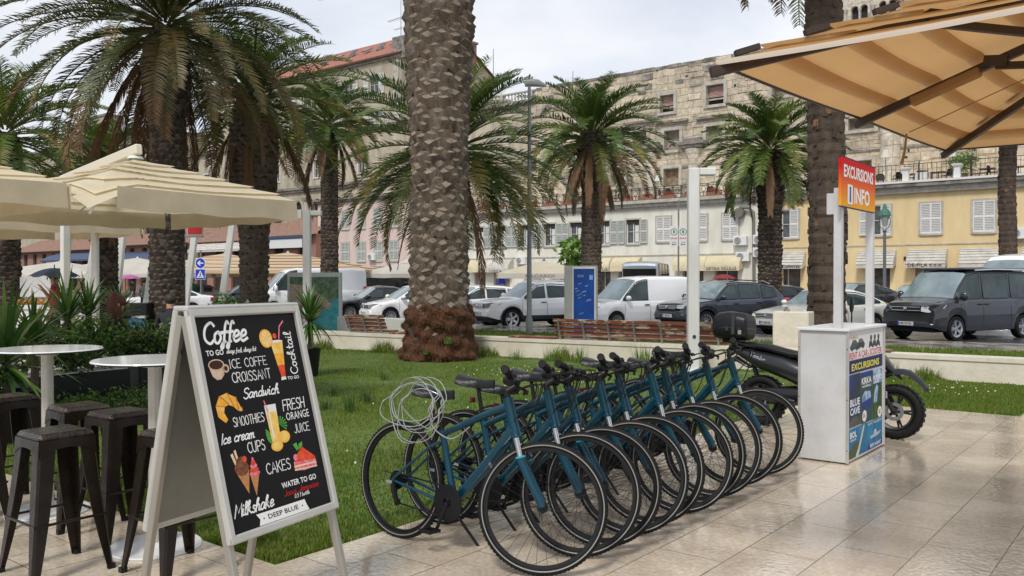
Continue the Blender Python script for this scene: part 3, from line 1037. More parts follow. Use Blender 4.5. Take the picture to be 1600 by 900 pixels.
shopm = [mat('shop_dark', (.03, .03, .03), .3, col2=(.12, .09, .07), vscale=2.5), mat('shop_stock_blue', (.05, .06, .35), .5, col2=(.5, .4, .1), vscale=3),
   mat('shop_stock_mix', (.30, .10, .08), .5, col2=(.35, .33, .33), vscale=4)]
for i, (a, b) in enumerate(shops):
 mb = MB(); mb.box(((a + b) / 2, YF + .25, 1.2), (b - a - .5, .04, 2.5))
 mb.box(((a + b) / 2, YF + .2, 1.2), (.08, .05, 2.5), 1); mb.box((a + .32, YF + .2, 1.2), (.08, .05, 2.5), 1); mb.box((b - .32, YF + .2, 1.2), (.08, .05, 2.5), 1)
 o = mb.build('shopfront', [shopm[[2, 1, 2, 1, 0, 0, 0, 0][i]], m_trim], WB, smooth=False); o.location = -off
AW = [(0, 'round', m_awn_c, None), (1, 'round', m_awn_w, 'Luxury'), (4, 'round', m_awn_c, 'OCULUS'), (5, 'round', m_awn_c, None), (6, 'round', m_awn_c, None), (7, 'round', m_awn_c, 'OPTIKA OCULUS')]
for i, st, m_, tx in AW:
 a, b = shops[i]
 o = awning(WB, a - .2, b + .2, YF, 3.42, 2.25, m_, tx, script=(tx == 'Luxury'), style=st, ribs=False); o.location = -off
# yellow and blue exchange signs in the shop
mb = MB(); a, b = shops[1]
mb.box(((a + b) / 2, YF - .05, 2.35), (1.5, .05, .42)); mb.box(((a + b) / 2 - .1, YF + .1, 1.5), (.6, .05, .6), 1)
o = mb.build('shop_sign', [mat('sign_yellow', (.75, .5, .05), .5), mat('sign_blue', (.02, .05, .5), .4)], WB, smooth=False); o.location = -off
M_ = Matrix.Translation(((a + b) / 2 - .6, YF - .08, 2.24)) @ Matrix.Rotation(PI / 2, 4, 'X')
tb = MB(); block_text(tb, 'EXCHANGE', 0, 0, 1.2, .22, M_, bold=.01); tb.build('lettering', m_ink, o, smooth=False)
# downpipes and extractor
mb = MB(); xp = Xat(1184, YF)
mb.tube([(xp - 1.3, YF - .3, 7.0), (xp - .6, YF - .3, 6.95), (xp - .25, YF - .25, 6.6), (xp - .2, YF - .2, .2)], .12, 8)
mb.cyl((xp - 1.3, YF - .55, 6.6), (xp - 1.3, YF - .1, 6.6), .36, n=16)
o = mb.build('downpipe', mat('pipe_grey', (.16, .15, .13), .6), WB); o.location = -off

# --- yellow building ---------------------------------------------------------------------
xy0, xy1 = Xat(1192, YF) + .12, 9.0
YB = empty('building', ((xy0 + xy1) / 2, YF + 5, 0), 0, 'yellow two-storey building with white louvred shutters and a roof terrace', 'building')
offy = YB.location
ywin = [(1234, 'half'), (1376, 'half'), (1454, 'closed'), (1537, 'closed'), (1640, 'closed')]
yx = [(Xat(p, YF), s_) for p, s_ in ywin]
holes = [(x - .62, x + .62, 4.62, 6.62) for x, _ in yx]
yshop = [(1217, 1257), (1345, 1398), (1422, 1478), (1504, 1562), (1600, 1660)]
ysh = [(Xat(a, YF), Xat(b, YF)) for a, b in yshop]
holes += [(a + .3, b - .3, -.05, 2.4) for a, b in ysh]
mb = MB()
wall_holes(mb, xy0, xy1, -.1, ZT, YF, holes)
shell(mb, xy0, xy1, -.1, ZT, YF, 6.4)
cxx, ww = (xy0 + xy1) / 2, xy1 - xy0
mb.box((cxx, YF - .04, ZT - .2), (ww, .5, .4), 1); mb.box((cxx, YF - .16, ZT + .12), (ww, .9, .24), 2); mb.box((cxx, YF - .18, ZT + .31), (ww + .1, 1.0, .14), 3)
mb.box((cxx, YF - .01, 3.9), (ww, .06, .08), 1)
w = mb.build('wall', [m_yellow, m_trim, m_dktrim, m_shutw], YB, smooth=False); w.location = -offy
for x, s_ in yx:
 reparent(window_unit(YB, x, YF, 4.62, 6.62, 1.24, s_, shut=m_shutw, frame=m_trim, slats=17), YB)
for i, (a, b) in enumerate(ysh):
 mb = MB(); mb.box(((a + b) / 2, YF + .25, 1.15), (b - a - .6, .04, 2.5)); mb.box(((a + b) / 2 - .3, YF + .2, 1.15), (.08, .05, 2.5), 1)
 o = mb.build('shopfront', [shopm[2 if i == 2 else 0], m_trim], YB, smooth=False); o.location = -offy
 o = awning(YB, a - .1, b + .1, YF, 3.6, 2.35, m_awn_w, {0: 'ma Comorsk', 2: 'DE-FILA d.o.o.'}.get(i), out=.8); o.location = -offy
mb = MB(); xs_ = Xat(1416, YF); mb.box((xs_, YF - .04, 3.0), (.32, .04, .24)); o = mb.build('number_plate', m_ink, YB, smooth=False); o.location = -offy

# air conditioners
def aircon(x, z, label, group='air conditioners on the facades'):
 r_ = empty('air_conditioner', (x, YF - .25, z), 0, label, 'air conditioner', group)
 mb = MB(); mb.box((0, 0, .35), (1.05, .4, .7), bev=.03); mb.box((-.4, .12, -.05), (.05, .3, .06)); mb.box((.4, .12, -.05), (.05, .3, .06))
 mb.build('casing', white_paint, r_, smooth=False)
 mb = MB(); mb.cyl((-.15, -.22, .35), (-.15, -.2, .35), .27, n=20)
 for k in range(5): mb.ring([(0, 0), (.012, 0), (.012, .012), (0, .012)], .05 + k * .05, 18, 1, Matrix.Translation((-.15, -.232, .35)) @ Matrix.Rotation(PI / 2, 4, 'X'))
 mb.build('fan', [mat('fan_grey', (.2, .2, .2), .6), m_shutw], r_, smooth=False)
aircon(Xat(1159, YF), 4.15, 'white air conditioner, the higher one above the optician awning corner')
aircon(Xat(1163, YF), 2.95, 'white air conditioner low beside the cream optician awning')
aircon(Xat(1190, YF), 4.2, 'upper white air conditioner beside the downpipe left of the yellow building')
aircon(Xat(1190, YF), 3.25, 'lower white air conditioner beside the downpipe left of the yellow building')
aircon(Xat(817, YF), 2.95, 'grey white air conditioner above the cream parasol on the white building')
aircon(Xat(584, YF), 3.6, 'white air conditioner on the pink facade above the white parasol')
aircon(Xat(1592, YF), 4.1, 'white air conditioner high on the yellow wall at the right edge')

# --- pink building -----------------------------------------------------------------------
xp0, xp1 = Xat(497, YF), xw0 - .1
PB = empty('building', ((xp0 + xp1) / 2, YF + 5, 0), 0, 'faded pink three-storey building with weathered grey shutters', 'building')
offp = PB.location
ppx = [502, 527, 551, 577, 602, 628]
pxs = [Xat(p, YF) for p in [514, 540, 565, 591, 616, 641]]
holes = []
for x in pxs[:5]:
 holes += [(x - .6, x + .6, 3.55, 5.55), (x - .6, x + .6, 7.05, 9.0)]
ZP = 10.2
for k in range(5):
 a = xp0 + 1.2 + k * (xp1 - xp0 - 1) / 5
 holes.append((a, a + 1.9, -.05, 2.3))
mb = MB()
wall_holes(mb, xp0, xp1, -.1, ZP, YF, holes)
shell(mb, xp0, xp1, -.1, ZP, YF, 6)
ledge(mb, xp0, xp1, YF, ZP + .2, .5, .5, 1)
mb.box(((xp0 + xp1) / 2, YF - .02, 2.9), (xp1 - xp0, .1, .1), 1)
for k in range(5):
 a = xp0 + 1.2 + k * (xp1 - xp0 - 1) / 5
 mb.box((a + .95, YF + .2, 1.1), (1.9, .04, 2.4), 2)
w = mb.build('wall', [m_pink, m_dktrim, m_dark], PB, smooth=False); w.location = -offp
for x in pxs[:5]:
 reparent(window_unit(PB, x, YF, 3.55, 5.55, 1.2, 'closed', shut=m_shut, slats=11), PB)
 reparent(window_unit(PB, x, YF, 7.05, 9.0, 1.2, 'closed', shut=m_shut, slats=11), PB)

# --- palace wall behind the terraces -----------------------------------------------------
YP = 68.0
xq1 = 14.0
xq0 = Xat(838, YP)
PW = empty('palace_wall', ((xq0 + xq1) / 2, YP + 2, 0), 0, 'high ancient stone palace wall with empty windows and half columns', 'wall')
offq = PW.location
spec_ = [(1042, 149, 176, 1.35, 'red'), (1117, 133, 164, 1.6, 'red'), (1050, 204, 235, 1.5, 'arch'), (1116, 197, 228, 1.5, 'arch'), (1049, 263, 292, 1.5, 'rub'),
   (1220, 128, 150, 1.5, 'blank'), (1345, 184, 203, 1.9, 'blank'), (1346, 251, 275, 1.5, 'rub'), (965, 262, 292, 1.5, 'shut'), (1000, 205, 232, 1.4, 'arch')]
holes, info = [], []
for (p, ya, yb, w_, kd) in spec_:
 x = Xat(p, YP); z1_, z0_ = Zat(p, ya, YP), Zat(p, yb, YP)
 holes.append((x - w_ / 2, x + w_ / 2, z0_, z1_)); info.append((x, z0_, z1_, w_, kd))
ZQ = 20.3
mb = MB()
wall_holes(mb, xq0, xq1, ZT - .5, ZQ, YP, holes, reveal=.5)
shell(mb, xq0, xq1, ZT - .5, ZQ, YP, 3.0)
# uneven coping
rnd = random.Random(4)
x = xq0
while x < xq1:
 w_ = rnd.uniform(.7, 1.5)
 mb.box((x + w_ / 2, YP + .5, ZQ + .08), (w_ - .04, 1.1, .3 + rnd.uniform(-.08, .06)), 1)
 x += w_
for (x, z0_, z1_, w_, kd) in info:
 for q in (-1, 1):
  mb.box((x + q * (w_ / 2 + .14), YP - .05, (z0_ + z1_) / 2), (.28, .16, z1_ - z0_ + .5), 2)
 mb.box((x, YP - .05, z1_ + .14), (w_, .16, .28), 2); mb.box((x, YP - .07, z0_ - .12), (w_, .2, .24), 2)
 if kd == 'arch':
  mb.box((x, YP - .12, z1_ + .75), (w_ + 1.7, .5, .2), 1)
def free(x, z, m=.9): return all(abs(x - q[0]) > q[3] / 2 + m or not (q[1] - m < z < q[2] + m) for q in info)
for k in range(420):
 x, z = rnd.uniform(xq0 + 1, xq1 - 1), ZT + .5 + .48 * rnd.randint(0, 25)
 if not free(x, z, .7): continue
 if k % 4 == 0: mb.box((x, YP - .012, z), (rnd.uniform(.12, .3), .03, rnd.uniform(.12, .25)), 3)  # dark boxes on the face, painted shade of small wall holes
 else: mb.box((x, YP - .02, z), (rnd.uniform(.6, 1.5), rnd.uniform(.04, .10), .44), 0 if k % 12 else 1, bev=.02)
for k in range(46):
 x = xq0 + rnd.uniform(0, xq1 - xq0); mb.box((x, YP - .03, ZQ - rnd.uniform(.3, 2.2)), (rnd.uniform(.3, 1.3), .07, rnd.uniform(.2, .6)), 1, bev=.02)
# horizontal string courses in front of the niches
mb.box(((xq0 + xq1) / 2, YP - .03, 11.4), (xq1 - xq0, .12, .16), 1)
w = mb.build('stonework', [m_stone, m_dktrim, m_trim, m_dark], PW, smooth=False); w.location = -offq
redl = mat('red_louvre', (.42, .16, .13), .7, col2=(.62, .5, .46), vscale=4, stretch=(.3, 1, 6))
rub = mat('rubble_fill', (.36, .27, .17), .9, col2=(.16, .11, .07), vscale=4, bump=1, bscale=8)
niche = mat('niche_fill', (.34, .29, .22), .9, col2=(.2, .17, .13), vscale=2)
for (x, z0_, z1_, w_, kd) in info:
 mb = MB(); h = z1_ - z0_
 mb.box((x, YP + .5, (z0_ + z1_) / 2), (w_, .06, h), 0)
 if kd == 'red':
  for k in range(9):
   mb.box((x, YP + .38, z0_ + h * (.42 + .55 * (k + .5) / 9)), (w_ * .92, .03, h * .045), 1)
  mb.box((x, YP + .33, z0_ + h * .3), (w_ * .9, .25, .12), 2)
 if kd == 'arch':
  pts = ell(0, 0, w_ * .62, h * .42, 14, a0=20, a1=160)
  mb.tube([(x + p_[0] * .78, YP + .42, z0_ + .05 + p_[1]) for p_ in pts], .09, 6, 2)
 o = mb.build('window', [m_dark if kd in ('red',) else (rub if kd == 'rub' else niche), redl, m_trim], PW, smooth=False); o.location = -offq
# half columns with weathered capitals
for p, zc in [(1083, 13.2), (1018, 13.2), (948, 13.0), (1390, 14.6), (1180, 13.4), (1290, 13.6), (1500, 14.0), (1590, 14.0)]:
 x = Xat(p, YP)
 mb = MB()
 r_ = .48 if p != 1390 else .75
 mb.lathe([(r_ * 1.15, ZT - .4), (r_ * 1.15, ZT), (r_, ZT + .2), (r_ * .92, zc - 1.2), (r_ * 1.05, zc - 1.1), (r_ * 1.0, zc - 1.0), (r_ * 1.5, zc - .35), (r_ * 1.35, zc - .3)], 16, 0, Matrix.Translation((x, YP, 0)))
 mb.box((x, YP - .1, zc - .1), (r_ * 4.4, 1.0, .22), 1); mb.box((x, YP - .1, zc + .16), (r_ * 5.2, 1.3, .25), 1); mb.box((x, YP, zc + .45), (r_ * 3.6, .9, .3), 1)
 o = mb.build('half_column', [m_pale, m_dktrim], PW); o.location = -offq

# arched wall tool ------------------------------------------------------------------------
def arch_row(mb, x0, x1, z0, z1, Y, ops, reveal=.5, mi=0, seg=10, back_mi=1):
 """ops (cx,w,zsill,zspring); semicircular heads"""
 ops = sorted(ops)
 x = x0
 for cx, w, zs0, zsp in ops:
  a, b = cx - w / 2, cx + w / 2
  mb.add([(x, Y, z0), (a, Y, z0), (a, Y, z1), (x, Y, z1)], [(0, 1, 2, 3)], mi)
  if zs0 > z0: mb.add([(a, Y, z0), (b, Y, z0), (b, Y, zs0), (a, Y, zs0)], [(0, 1, 2, 3)], mi)
  pr = None
  for k in range(seg + 1):
   t = PI * (1 - k / seg)
   p = (cx + w / 2 * math.cos(t), zsp + w / 2 * math.sin(t))
   if pr:
    mb.add([(pr[0], Y, pr[1]), (p[0], Y, p[1]), (p[0], Y, z1), (pr[0], Y, z1)], [(0, 1, 2, 3)], mi)
    mb.add([(pr[0], Y, pr[1]), (p[0], Y, p[1]), (p[0], Y + reveal, p[1]), (pr[0], Y + reveal, pr[1])], [(0, 3, 2, 1)], mi)
   pr = p
  for xx in (a, b):
   mb.add([(xx, Y, zs0), (xx, Y + reveal, zs0), (xx, Y + reveal, zsp), (xx, Y, zsp)], [(0, 1, 2, 3)], mi)
  mb.add([(a, Y, zs0), (b, Y, zs0), (b, Y + reveal, zs0), (a, Y + reveal, zs0)], [(0, 3, 2, 1)], mi)
  mb.add([(a, Y + reveal, zs0), (b, Y + reveal, zs0), (b, Y + reveal, zsp + w / 2), (a, Y + reveal, zsp + w / 2)], [(0, 1, 2, 3)], back_mi)
  x = b
 mb.add([(x, Y, z0), (x1, Y, z0), (x1, Y, z1), (x, Y, z1)], [(0, 1, 2, 3)], mi)

# --- western palace range: arches and white windows, balustrade on top ---------------------
xa0, xa1 = Xat(175, YP), xq0 - .05
PA = empty('palace_range', ((xa0 + xa1) / 2, YP + 3, 0), 0, 'long weathered palace front with arches, white windows and a balustrade above', 'building')
offa = PA.location
mb = MB()
ops = []
x = xa0 + 3
while x < xa1 - 3:
 ops.append((x, 1.9, 8.0, 10.6)); x += 4.05
arch_row(mb, xa0, xa1, -.1, 12.6, YP, ops, .4)
wins = [x for x, *_ in ops]
holes = [(x - .6, x + .6, 14.2, 16.4) for x in wins[::2]]
wall_holes(mb, xa0, xa1, 12.6, 19.3, YP, holes)
shell(mb, xa0, xa1, -.1, 19.3, YP, 3.5)
mb.box(((xa0 + xa1) / 2, YP - .2, 13.0), (xa1 - xa0, .6, .3), 2); mb.box(((xa0 + xa1) / 2, YP - .1, 12.7), (xa1 - xa0, .4, .3), 2)
mb.box(((xa0 + xa1) / 2, YP - .1, 19.3), (xa1 - xa0, .6, .3), 2)
for x in [q for q in wins]:
 mb.cyl((x + 2.02, YP - .02, 7.5), (x + 2.02, YP - .02, 11.4), .34, n=12, mi=3)
 mb.box((x + 2.02, YP - .1, 11.6), (1.1, .7, .4), 2)
w = mb.build('wall', [m_old, m_dark, m_dktrim, m_trim], PA, smooth=False); w.location = -offa
for x in wins[::2]:
 reparent(window_unit(PA, x, YP, 14.2, 16.4, 1.2, 'none', frame=m_shutw), PA)
for i, x in enumerate(wins[1::2]):
 reparent(window_unit(PA, x, YP + .12, 8.0, 10.4, 1.5, 'closed', shut=m_shutw, trim=False), PA)
mb = MB()
def balusters(mb, x0, x1, Y, z, step=.42, mi=0):
 x = x0; i = 0
 while x < x1:
  if i % 9 == 0: mb.box((x, Y, z + .5), (.4, .4, 1.0), mi)
  else: mb.lathe([(.09, z + .1), (.07, z + .2), (.13, z + .4), (.06, z + .65), (.1, z + .85)], 6, mi, Matrix.Translation((x, Y, 0)))
  x += step; i += 1
 mb.box(((x0 + x1) / 2, Y, z + .92), (x1 - x0, .35, .14), mi); mb.box(((x0 + x1) / 2, Y, z + .05), (x1 - x0, .35, .12), mi)
balusters(mb, Xat(520, YP), xa1, YP + .1, 19.45)
o = mb.build('balustrade', m_trim, PA, smooth=False); o.location = -offa

# --- tall building with red roof -----------------------------------------------------------
YR = 72.0
xr1 = Xat(628, YR); xr0 = Xat(330, YR)
RB = empty('building', ((xr0 + xr1) / 2, YR + 8, 0), 0, 'tall tan building with a red tiled roof and white shuttered windows', 'building')
offr = RB.location
rpx = [(590 - 5, 'open'), (548 - 3, 'open'), (513, 'open'), (480, 'open'), (450, 'open'), (420, 'open')]
rxs = [Xat(p, YR) for p, _ in rpx]
holes = [(x - .85, x + .85, 24.3, 26.7) for x in rxs] + [(x - .85, x + .85, 20.0, 22.6) for x in rxs]
mb = MB()
wall_holes(mb, xr0, xr1, 10, 28.6, YR, holes)
D = 17.0
mb.add([(xr1, YR, 10), (xr1, YR + D, 10), (xr1, YR + D, 28.6), (xr1, YR + D / 2, 33.6), (xr1, YR, 28.6)], [(0, 1, 2, 3, 4)], 0)
mb.add([(xr0, YR, 10), (xr0, YR + D, 10), (xr0, YR + D, 28.6), (xr0, YR + D / 2, 33.6), (xr0, YR, 28.6)], [(4, 3, 2, 1, 0)], 0)
mb.add([(xr0, YR + D, 10), (xr1, YR + D, 10), (xr1, YR + D, 28.6), (xr0, YR + D, 28.6)], [(3, 2, 1, 0)], 0)
mb.box(((xr0 + xr1) / 2, YR - .15, 28.3), (xr1 - xr0, .3, .25), 1); mb.box(((xr0 + xr1) / 2, YR - .3, 28.6), (xr1 - xr0, .6, .25), 2)
mb.box((xr1 - .9, YR - .06, 19.5), (.9, .1, 17.5), 3); mb.box((xr1 - .3, YR + .6, 29.3), (2.2, 1.6, 2.6), 4)
w = mb.build('wall', [m_tan, m_dktrim, m_tile2, m_trim, m_dktrim], RB, smooth=False); w.location = -offr
for x in rxs:
 for z in (24.3, 20.0):
  reparent(window_unit(RB, x, YR, z, z + 2.4, 1.7, 'open', frame=m_trim, shut=m_shutw), RB)
# tiled roof with real ridges of tile
mb = MB()
cols = int((xr1 - xr0) / .55)
for side in (0, 1):
 rows = []
 for i in range(cols * 2 + 1):
  x = xr0 - .3 + (xr1 - xr0 + .6) * i / (cols * 2)
  dz = .09 if i % 2 else 0
  if side == 0: rows.append([(x, YR - .7, 28.55 + dz), (x, YR + D / 2, 33.75 + dz)])
  else: rows.append([(x, YR + D / 2, 33.75 + dz), (x, YR + D + .6, 28.55 + dz)])
 mb.grid(rows)
ro = mb.build('roof', m_tile, RB, smooth=False); ro.location = -offr
sl = math.atan2(5.2, D / 2 + .7)
for i in range(9):
 x = Xat(455 + i * 22, YR)
 mb = MB()
 M_ = Matrix.Translation((x, YR + 3.4, 31.15)) @ Matrix.Rotation(sl, 4, 'X')
 if i % 2: M_ = M_ @ Matrix.Rotation(R(22), 4, 'X')
 mb.box((0, 0, .12), (1.0, 1.3, .12), M=M_); mb.box((0, 0, .19), (.8, 1.1, .03), 1, M=M_)
 o = mb.build('skylight', [m_dktrim, m_pane], ro, smooth=False)
for (cx, cy, h) in [(xr1 - .6, YR + 13, 4.0)]:
 mb = MB(); mb.box((cx, cy, 30.6), (1.3, 1.3, h), 0, bev=.05); mb.box((cx, cy, 30.6 + h / 2), (1.6, 1.6, .25), 1)
 mb.build('chimney', [m_tile2, m_dktrim], ro, smooth=False)
def antenna(x, y, z, h, label, boom=True):
 mb = MB(); mb.cyl((0, 0, 0), (0, 0, h), .06, .04, 6)
 if boom:
  mb.cyl((-2.4, 0, h * .55), (.3, .1, h * .6), .03, n=5)
  for k in range(7): mb.cyl((-2.3 + k * .38, -.45, h * .55 + k * .006), (-2.3 + k * .38, .45, h * .55 + k * .006), .02, n=4)
  mb.cyl((-1.2, 0, h * .3), (0.9, .1, h * .33), .025, n=5)
  for k in range(4): mb.cyl((-1.1 + k * .4, -.35, h * .3), (-1.1 + k * .4, .35, h * .3), .02, n=4)
 o = mb.build('antenna', grey_metal); o.location = (x, y, z)
 tag(o, label, 'antenna')
antenna(Xat(627, 80), 80, 33.3, 5.2, 'tall television aerial on the red roof ridge')
antenna(Xat(455, 80), 80, 33.3, 3.6, 'smaller aerial on the far left of the red roof ridge')
antenna(Xat(771, 74), 74, 24, 3.4, 'thin mast over the roofs right of the thick palm trunk', False)
antenna(Xat(895, 70), 70, 20.2, 1.9, 'thin mast standing on the top of the stone wall', False)
# lower roof-top house right of the thick trunk
x0_, x1_ = Xat(744, 84), Xat(788, 84)
mb = MB()
mb.box(((x0_ + x1_) / 2, 87, 15), (x1_ - x0_, 6, 18)); mb.box(((x0_ + x1_) / 2, 86.8, 24.1), (x1_ - x0_ + .6, 6.8, .3), 1)
mb.box(((x0_ + x1_) / 2 + .2, 83.95, 22.3), (1.6, .2, 1.7), 2); mb.box(((x0_ + x1_) / 2 + .2, 83.9, 22.3), (1.2, .2, 1.4), 3)
o = mb.build('house', [m_tan, m_tile2, m_shutw, m_pane], smooth=False); tag(o, 'small tan rooftop house right of the thick palm trunk', 'building')
# houses far left above the parasols
x0_, x1_ = Xat(20, 76), Xat(236, 76)
mb = MB()
mb.box(((x0_ + x1_) / 2, 80, 14), (x1_ - x0_, 8, 26)); mb.box(((x0_ + x1_) / 2, 79.8, 27.1), (x1_ - x0_ + .8, 9, .35), 1)
o0 = mb.build('house', [m_tan, m_dktrim], smooth=False); tag(o0, 'long ochre building with a flat eave and a square chimney, far left', 'building')
xc_ = Xat(153, 76)
mb = MB(); mb.box((xc_, 78, 29.3), (4.4, 3, 4.4)); mb.box((xc_, 78, 31.7), (4.9, 3.4, .4), 1); mb.build('chimney', [m_tan, m_dktrim], o0, smooth=False)
x0_, x1_ = Xat(215, 70.5), Xat(262, 70.5)
mb = MB(); mb.box(((x0_ + x1_) / 2, 74, 13), (x1_ - x0_, 7, 23)); mb.box(((x0_ + x1_) / 2, 73.9, 24.6), (x1_ - x0_ + .5, 7.8, .3), 1)
for k in range(3):
 for j in range(2):
  mb.box((x0_ + 2 + k * 3.2, 70.46, 14 + j * 4.5), (1.3, .12, 2.2), 2); mb.box((x0_ + 2 + k * 3.2, 70.42, 14 + j * 4.5), (1.0, .12, 1.9), 3)
o = mb.build('house', [m_old, m_tile2, m_shutw, m_pane], smooth=False); tag(o, 'grey brown old house partly behind the tall left palm', 'building')

# --- bell tower ----------------------------------------------------------------------------
tw = 8.6
tcx, tcy = at(1376, 128).x, at(1376, 128).y
TWR = empty('bell_tower', (tcx, tcy, 0), 0, 'pale stone bell tower with paired arches above the wall', 'tower')
for side, rz in (('front', 0), ('side', R(90))):
 mb = MB()
 h2 = tw / 2
 for (za, zb2) in ((20, 34.5), (34.5, 44.5), (44.5, 54)):
  zs_ = za + 2.2; zp = zb2 - 3.3
  ops = [(-1.95 - .65, 1.05, zs_, zp), (-1.95 + .65, 1.05, zs_, zp), (1.95 - .65, 1.05, zs_, zp), (1.95 + .65, 1.05, zs_, zp)]
  arch_row(mb, -h2, h2, za, zb2, -h2, ops, .7)
  for cx in (-1.95, 1.95, 0, -3.9, 3.9):
   big = cx in (0, -3.9, 3.9)
   rr = .22 if big else .16
   mb.lathe([(rr * 1.6, zs_ - .1), (rr, zs_ + .2), (rr * .9, zp - .5), (rr * 1.7, zp), (rr * 1.7, zp + .15)], 8, 2, Matrix.Translation((cx, -h2 - .25 if big else -h2 + .1, 0)))
  mb.box((0, -h2 - .25, zb2 - .2), (tw + 1.0, .7, .4), 2); mb.box((0, -h2 - .12, zb2 - .6), (tw + .5, .5, .35), 2)
  for k in range(14):
   mb.box((-h2 + .3 + k * (tw - .6) / 13, -h2 - .2, zb2 - .95), (.22, .4, .34), 2)
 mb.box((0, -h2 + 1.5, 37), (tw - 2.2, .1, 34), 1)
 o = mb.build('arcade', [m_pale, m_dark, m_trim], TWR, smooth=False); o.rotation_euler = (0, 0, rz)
for rz in (R(180), R(270)):
 mb = MB(); mb.add([(-tw / 2, -tw / 2, 20), (tw / 2, -tw / 2, 20), (tw / 2, -tw / 2, 54), (-tw / 2, -tw / 2, 54)], [(0, 1, 2, 3)])
 o = mb.build('back_wall', m_pale, TWR, smooth=False); o.rotation_euler = (0, 0, rz)
mb = MB(); mb.lathe([(6.1, 54), (0.01, 62)], 4, 0, Matrix.Rotation(R(45), 4, 'Z')); mb.build('roof', m_tile2, TWR, smooth=False)

# --- terrace on the white and yellow buildings ----------------------------------------------
iron = mat('wrought_iron', (.03, .028, .026), .5)
rail = MB()
x0_, x1_ = xw0 + .3, xw1
zt0 = ZT + .25
n = int((x1_ - x0_) / .75)
for i in range(n + 1):
 x = x0_ + (x1_ - x0_) * i / n
 rail.box((x, YF + .25, zt0 + .55), (.05, .05, 1.1))
 if i < n:
  dx = (x1_ - x0_) / n
  M_ = Matrix.Translation((x + dx / 2, YF + .25, zt0 + .66)) @ Matrix.Rotation(PI / 2, 4, 'X')
  rail.ring([(0, -.015), (.035, -.015), (.035, .015), (0, .015)], .17, 10, 0, M_)
  rail.box((x + dx * .12, YF + .25, zt0 + .55), (.03, .03, 1.0)); rail.box((x + dx * .88, YF + .25, zt0 + .55), (.03, .03, 1.0)); rail.box((x + dx * .5, YF + .25, zt0 + .25), (.03, .03, .45))
for z in (.12, .42, .92, 1.08):
 rail.box(((x0_ + x1_) / 2, YF + .25, zt0 + z), (x1_ - x0_, .05, .045))
o = rail.build('railing', iron, WB, smooth=False); o.location = -off
rail = MB()
x0_, x1_ = xy0 + .1, xy1
n = int((x1_ - x0_) / .28)
for i in range(n + 1):
 rail.box((x0_ + (x1_ - x0_) * i / n, YF + .1, zt0 + .7), (.025, .025, 1.25))
for z in (.15, 1.3): rail.box(((x0_ + x1_) / 2, YF + .1, zt0 + z), (x1_ - x0_, .04, .04))
for k in range(9): rail.box((x0_ + 1.2 + k * 3.1, YF + .1, zt0 + .75), (.06, .06, 1.5))
o = rail.build('railing', iron, YB, smooth=False); o.location = -offy
# white stone bollard posts on the yellow terrace
for p in (1415, 1495):
 mb = MB(); mb.lathe([(.36, zt0), (.36, zt0 + .1), (.27, zt0 + .16), (.25, zt0 + .8), (.38, zt0 + .92), (.42, zt0 + 1.0), (.42, zt0 + 1.05)], 4, 0, Matrix.Translation((Xat(p, YF - .2), YF - .22, 0)) @ Matrix.Rotation(R(45), 4, 'Z'))
 o = mb.build('pedestal', m_shutw, YB, smooth=False); o.location = -offy

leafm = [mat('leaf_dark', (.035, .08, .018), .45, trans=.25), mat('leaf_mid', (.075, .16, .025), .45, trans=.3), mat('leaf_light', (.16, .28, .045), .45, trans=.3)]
redfl = mat('red_blossom', (.45, .06, .05), .6); brownfl = mat('dry_heather', (.22, .12, .08), .8)
def leaf_blob(n, rx, ry, rz, size, mats, seed, cz=0.0, power=.5):
 rg = np.random.default_rng(seed)
 u = rg.normal(size=(n, 3)); u /= np.linalg.norm(u, axis=1)[:, None]
 r_ = rg.uniform(0, 1, n) ** power
 # lumpy
 lump = 1 + .22 * np.sin(u[:, 0] * 5 + seed) * np.sin(u[:, 1] * 4) + .15 * np.sin(u[:, 2] * 7)
 C_ = u * (r_ * lump)[:, None] * np.array([rx, ry, rz]) + np.array([0, 0, cz])
 a = rg.normal(size=(n, 3)); a /= np.linalg.norm(a, axis=1)[:, None]
 b = np.cross(a, rg.normal(size=(n, 3))); b /= np.linalg.norm(b, axis=1)[:, None]
 s_ = size * rg.uniform(.6, 1.4, n)[:, None]
 V = np.concatenate([C_ - a * s_, C_ - b * s_ * .45, C_ + a * s_, C_ + b * s_ * .45])
 i = np.arange(n)
 F = np.stack([i, i + n, i + 2 * n, i + 3 * n], 1)
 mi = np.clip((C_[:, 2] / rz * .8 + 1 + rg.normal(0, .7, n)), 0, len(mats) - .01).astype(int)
 return V, F, mi
# planters along the white terrace edge, one object each
pl_proto = None
k = 0
x = xw0 + 1.0
while x < xw1 - .6:
 if pl_proto is None:
  r_ = empty('flower_box', (0, 0, 0)); mb = MB(); mb.box((0, 0, .14), (1.25, .3, .28), bev=.02); mb.build('box', mat('terracotta', (.28, .13, .08), .8, var=.3), r_, smooth=False)
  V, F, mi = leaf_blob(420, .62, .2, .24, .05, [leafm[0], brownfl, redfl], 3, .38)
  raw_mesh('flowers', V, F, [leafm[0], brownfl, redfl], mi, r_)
  pl_proto = r_; o = r_
 else:
  o = copy_tree(pl_proto)
 o.location = (x, YF - .28, zt0 + .01)
 tag(o, 'terracotta box of dry reddish flowers on the white building ledge, %s from the left' % ORD[min(k, 19)], 'flower box', 'flower boxes along the white building terrace')
 x += 1.95; k += 1

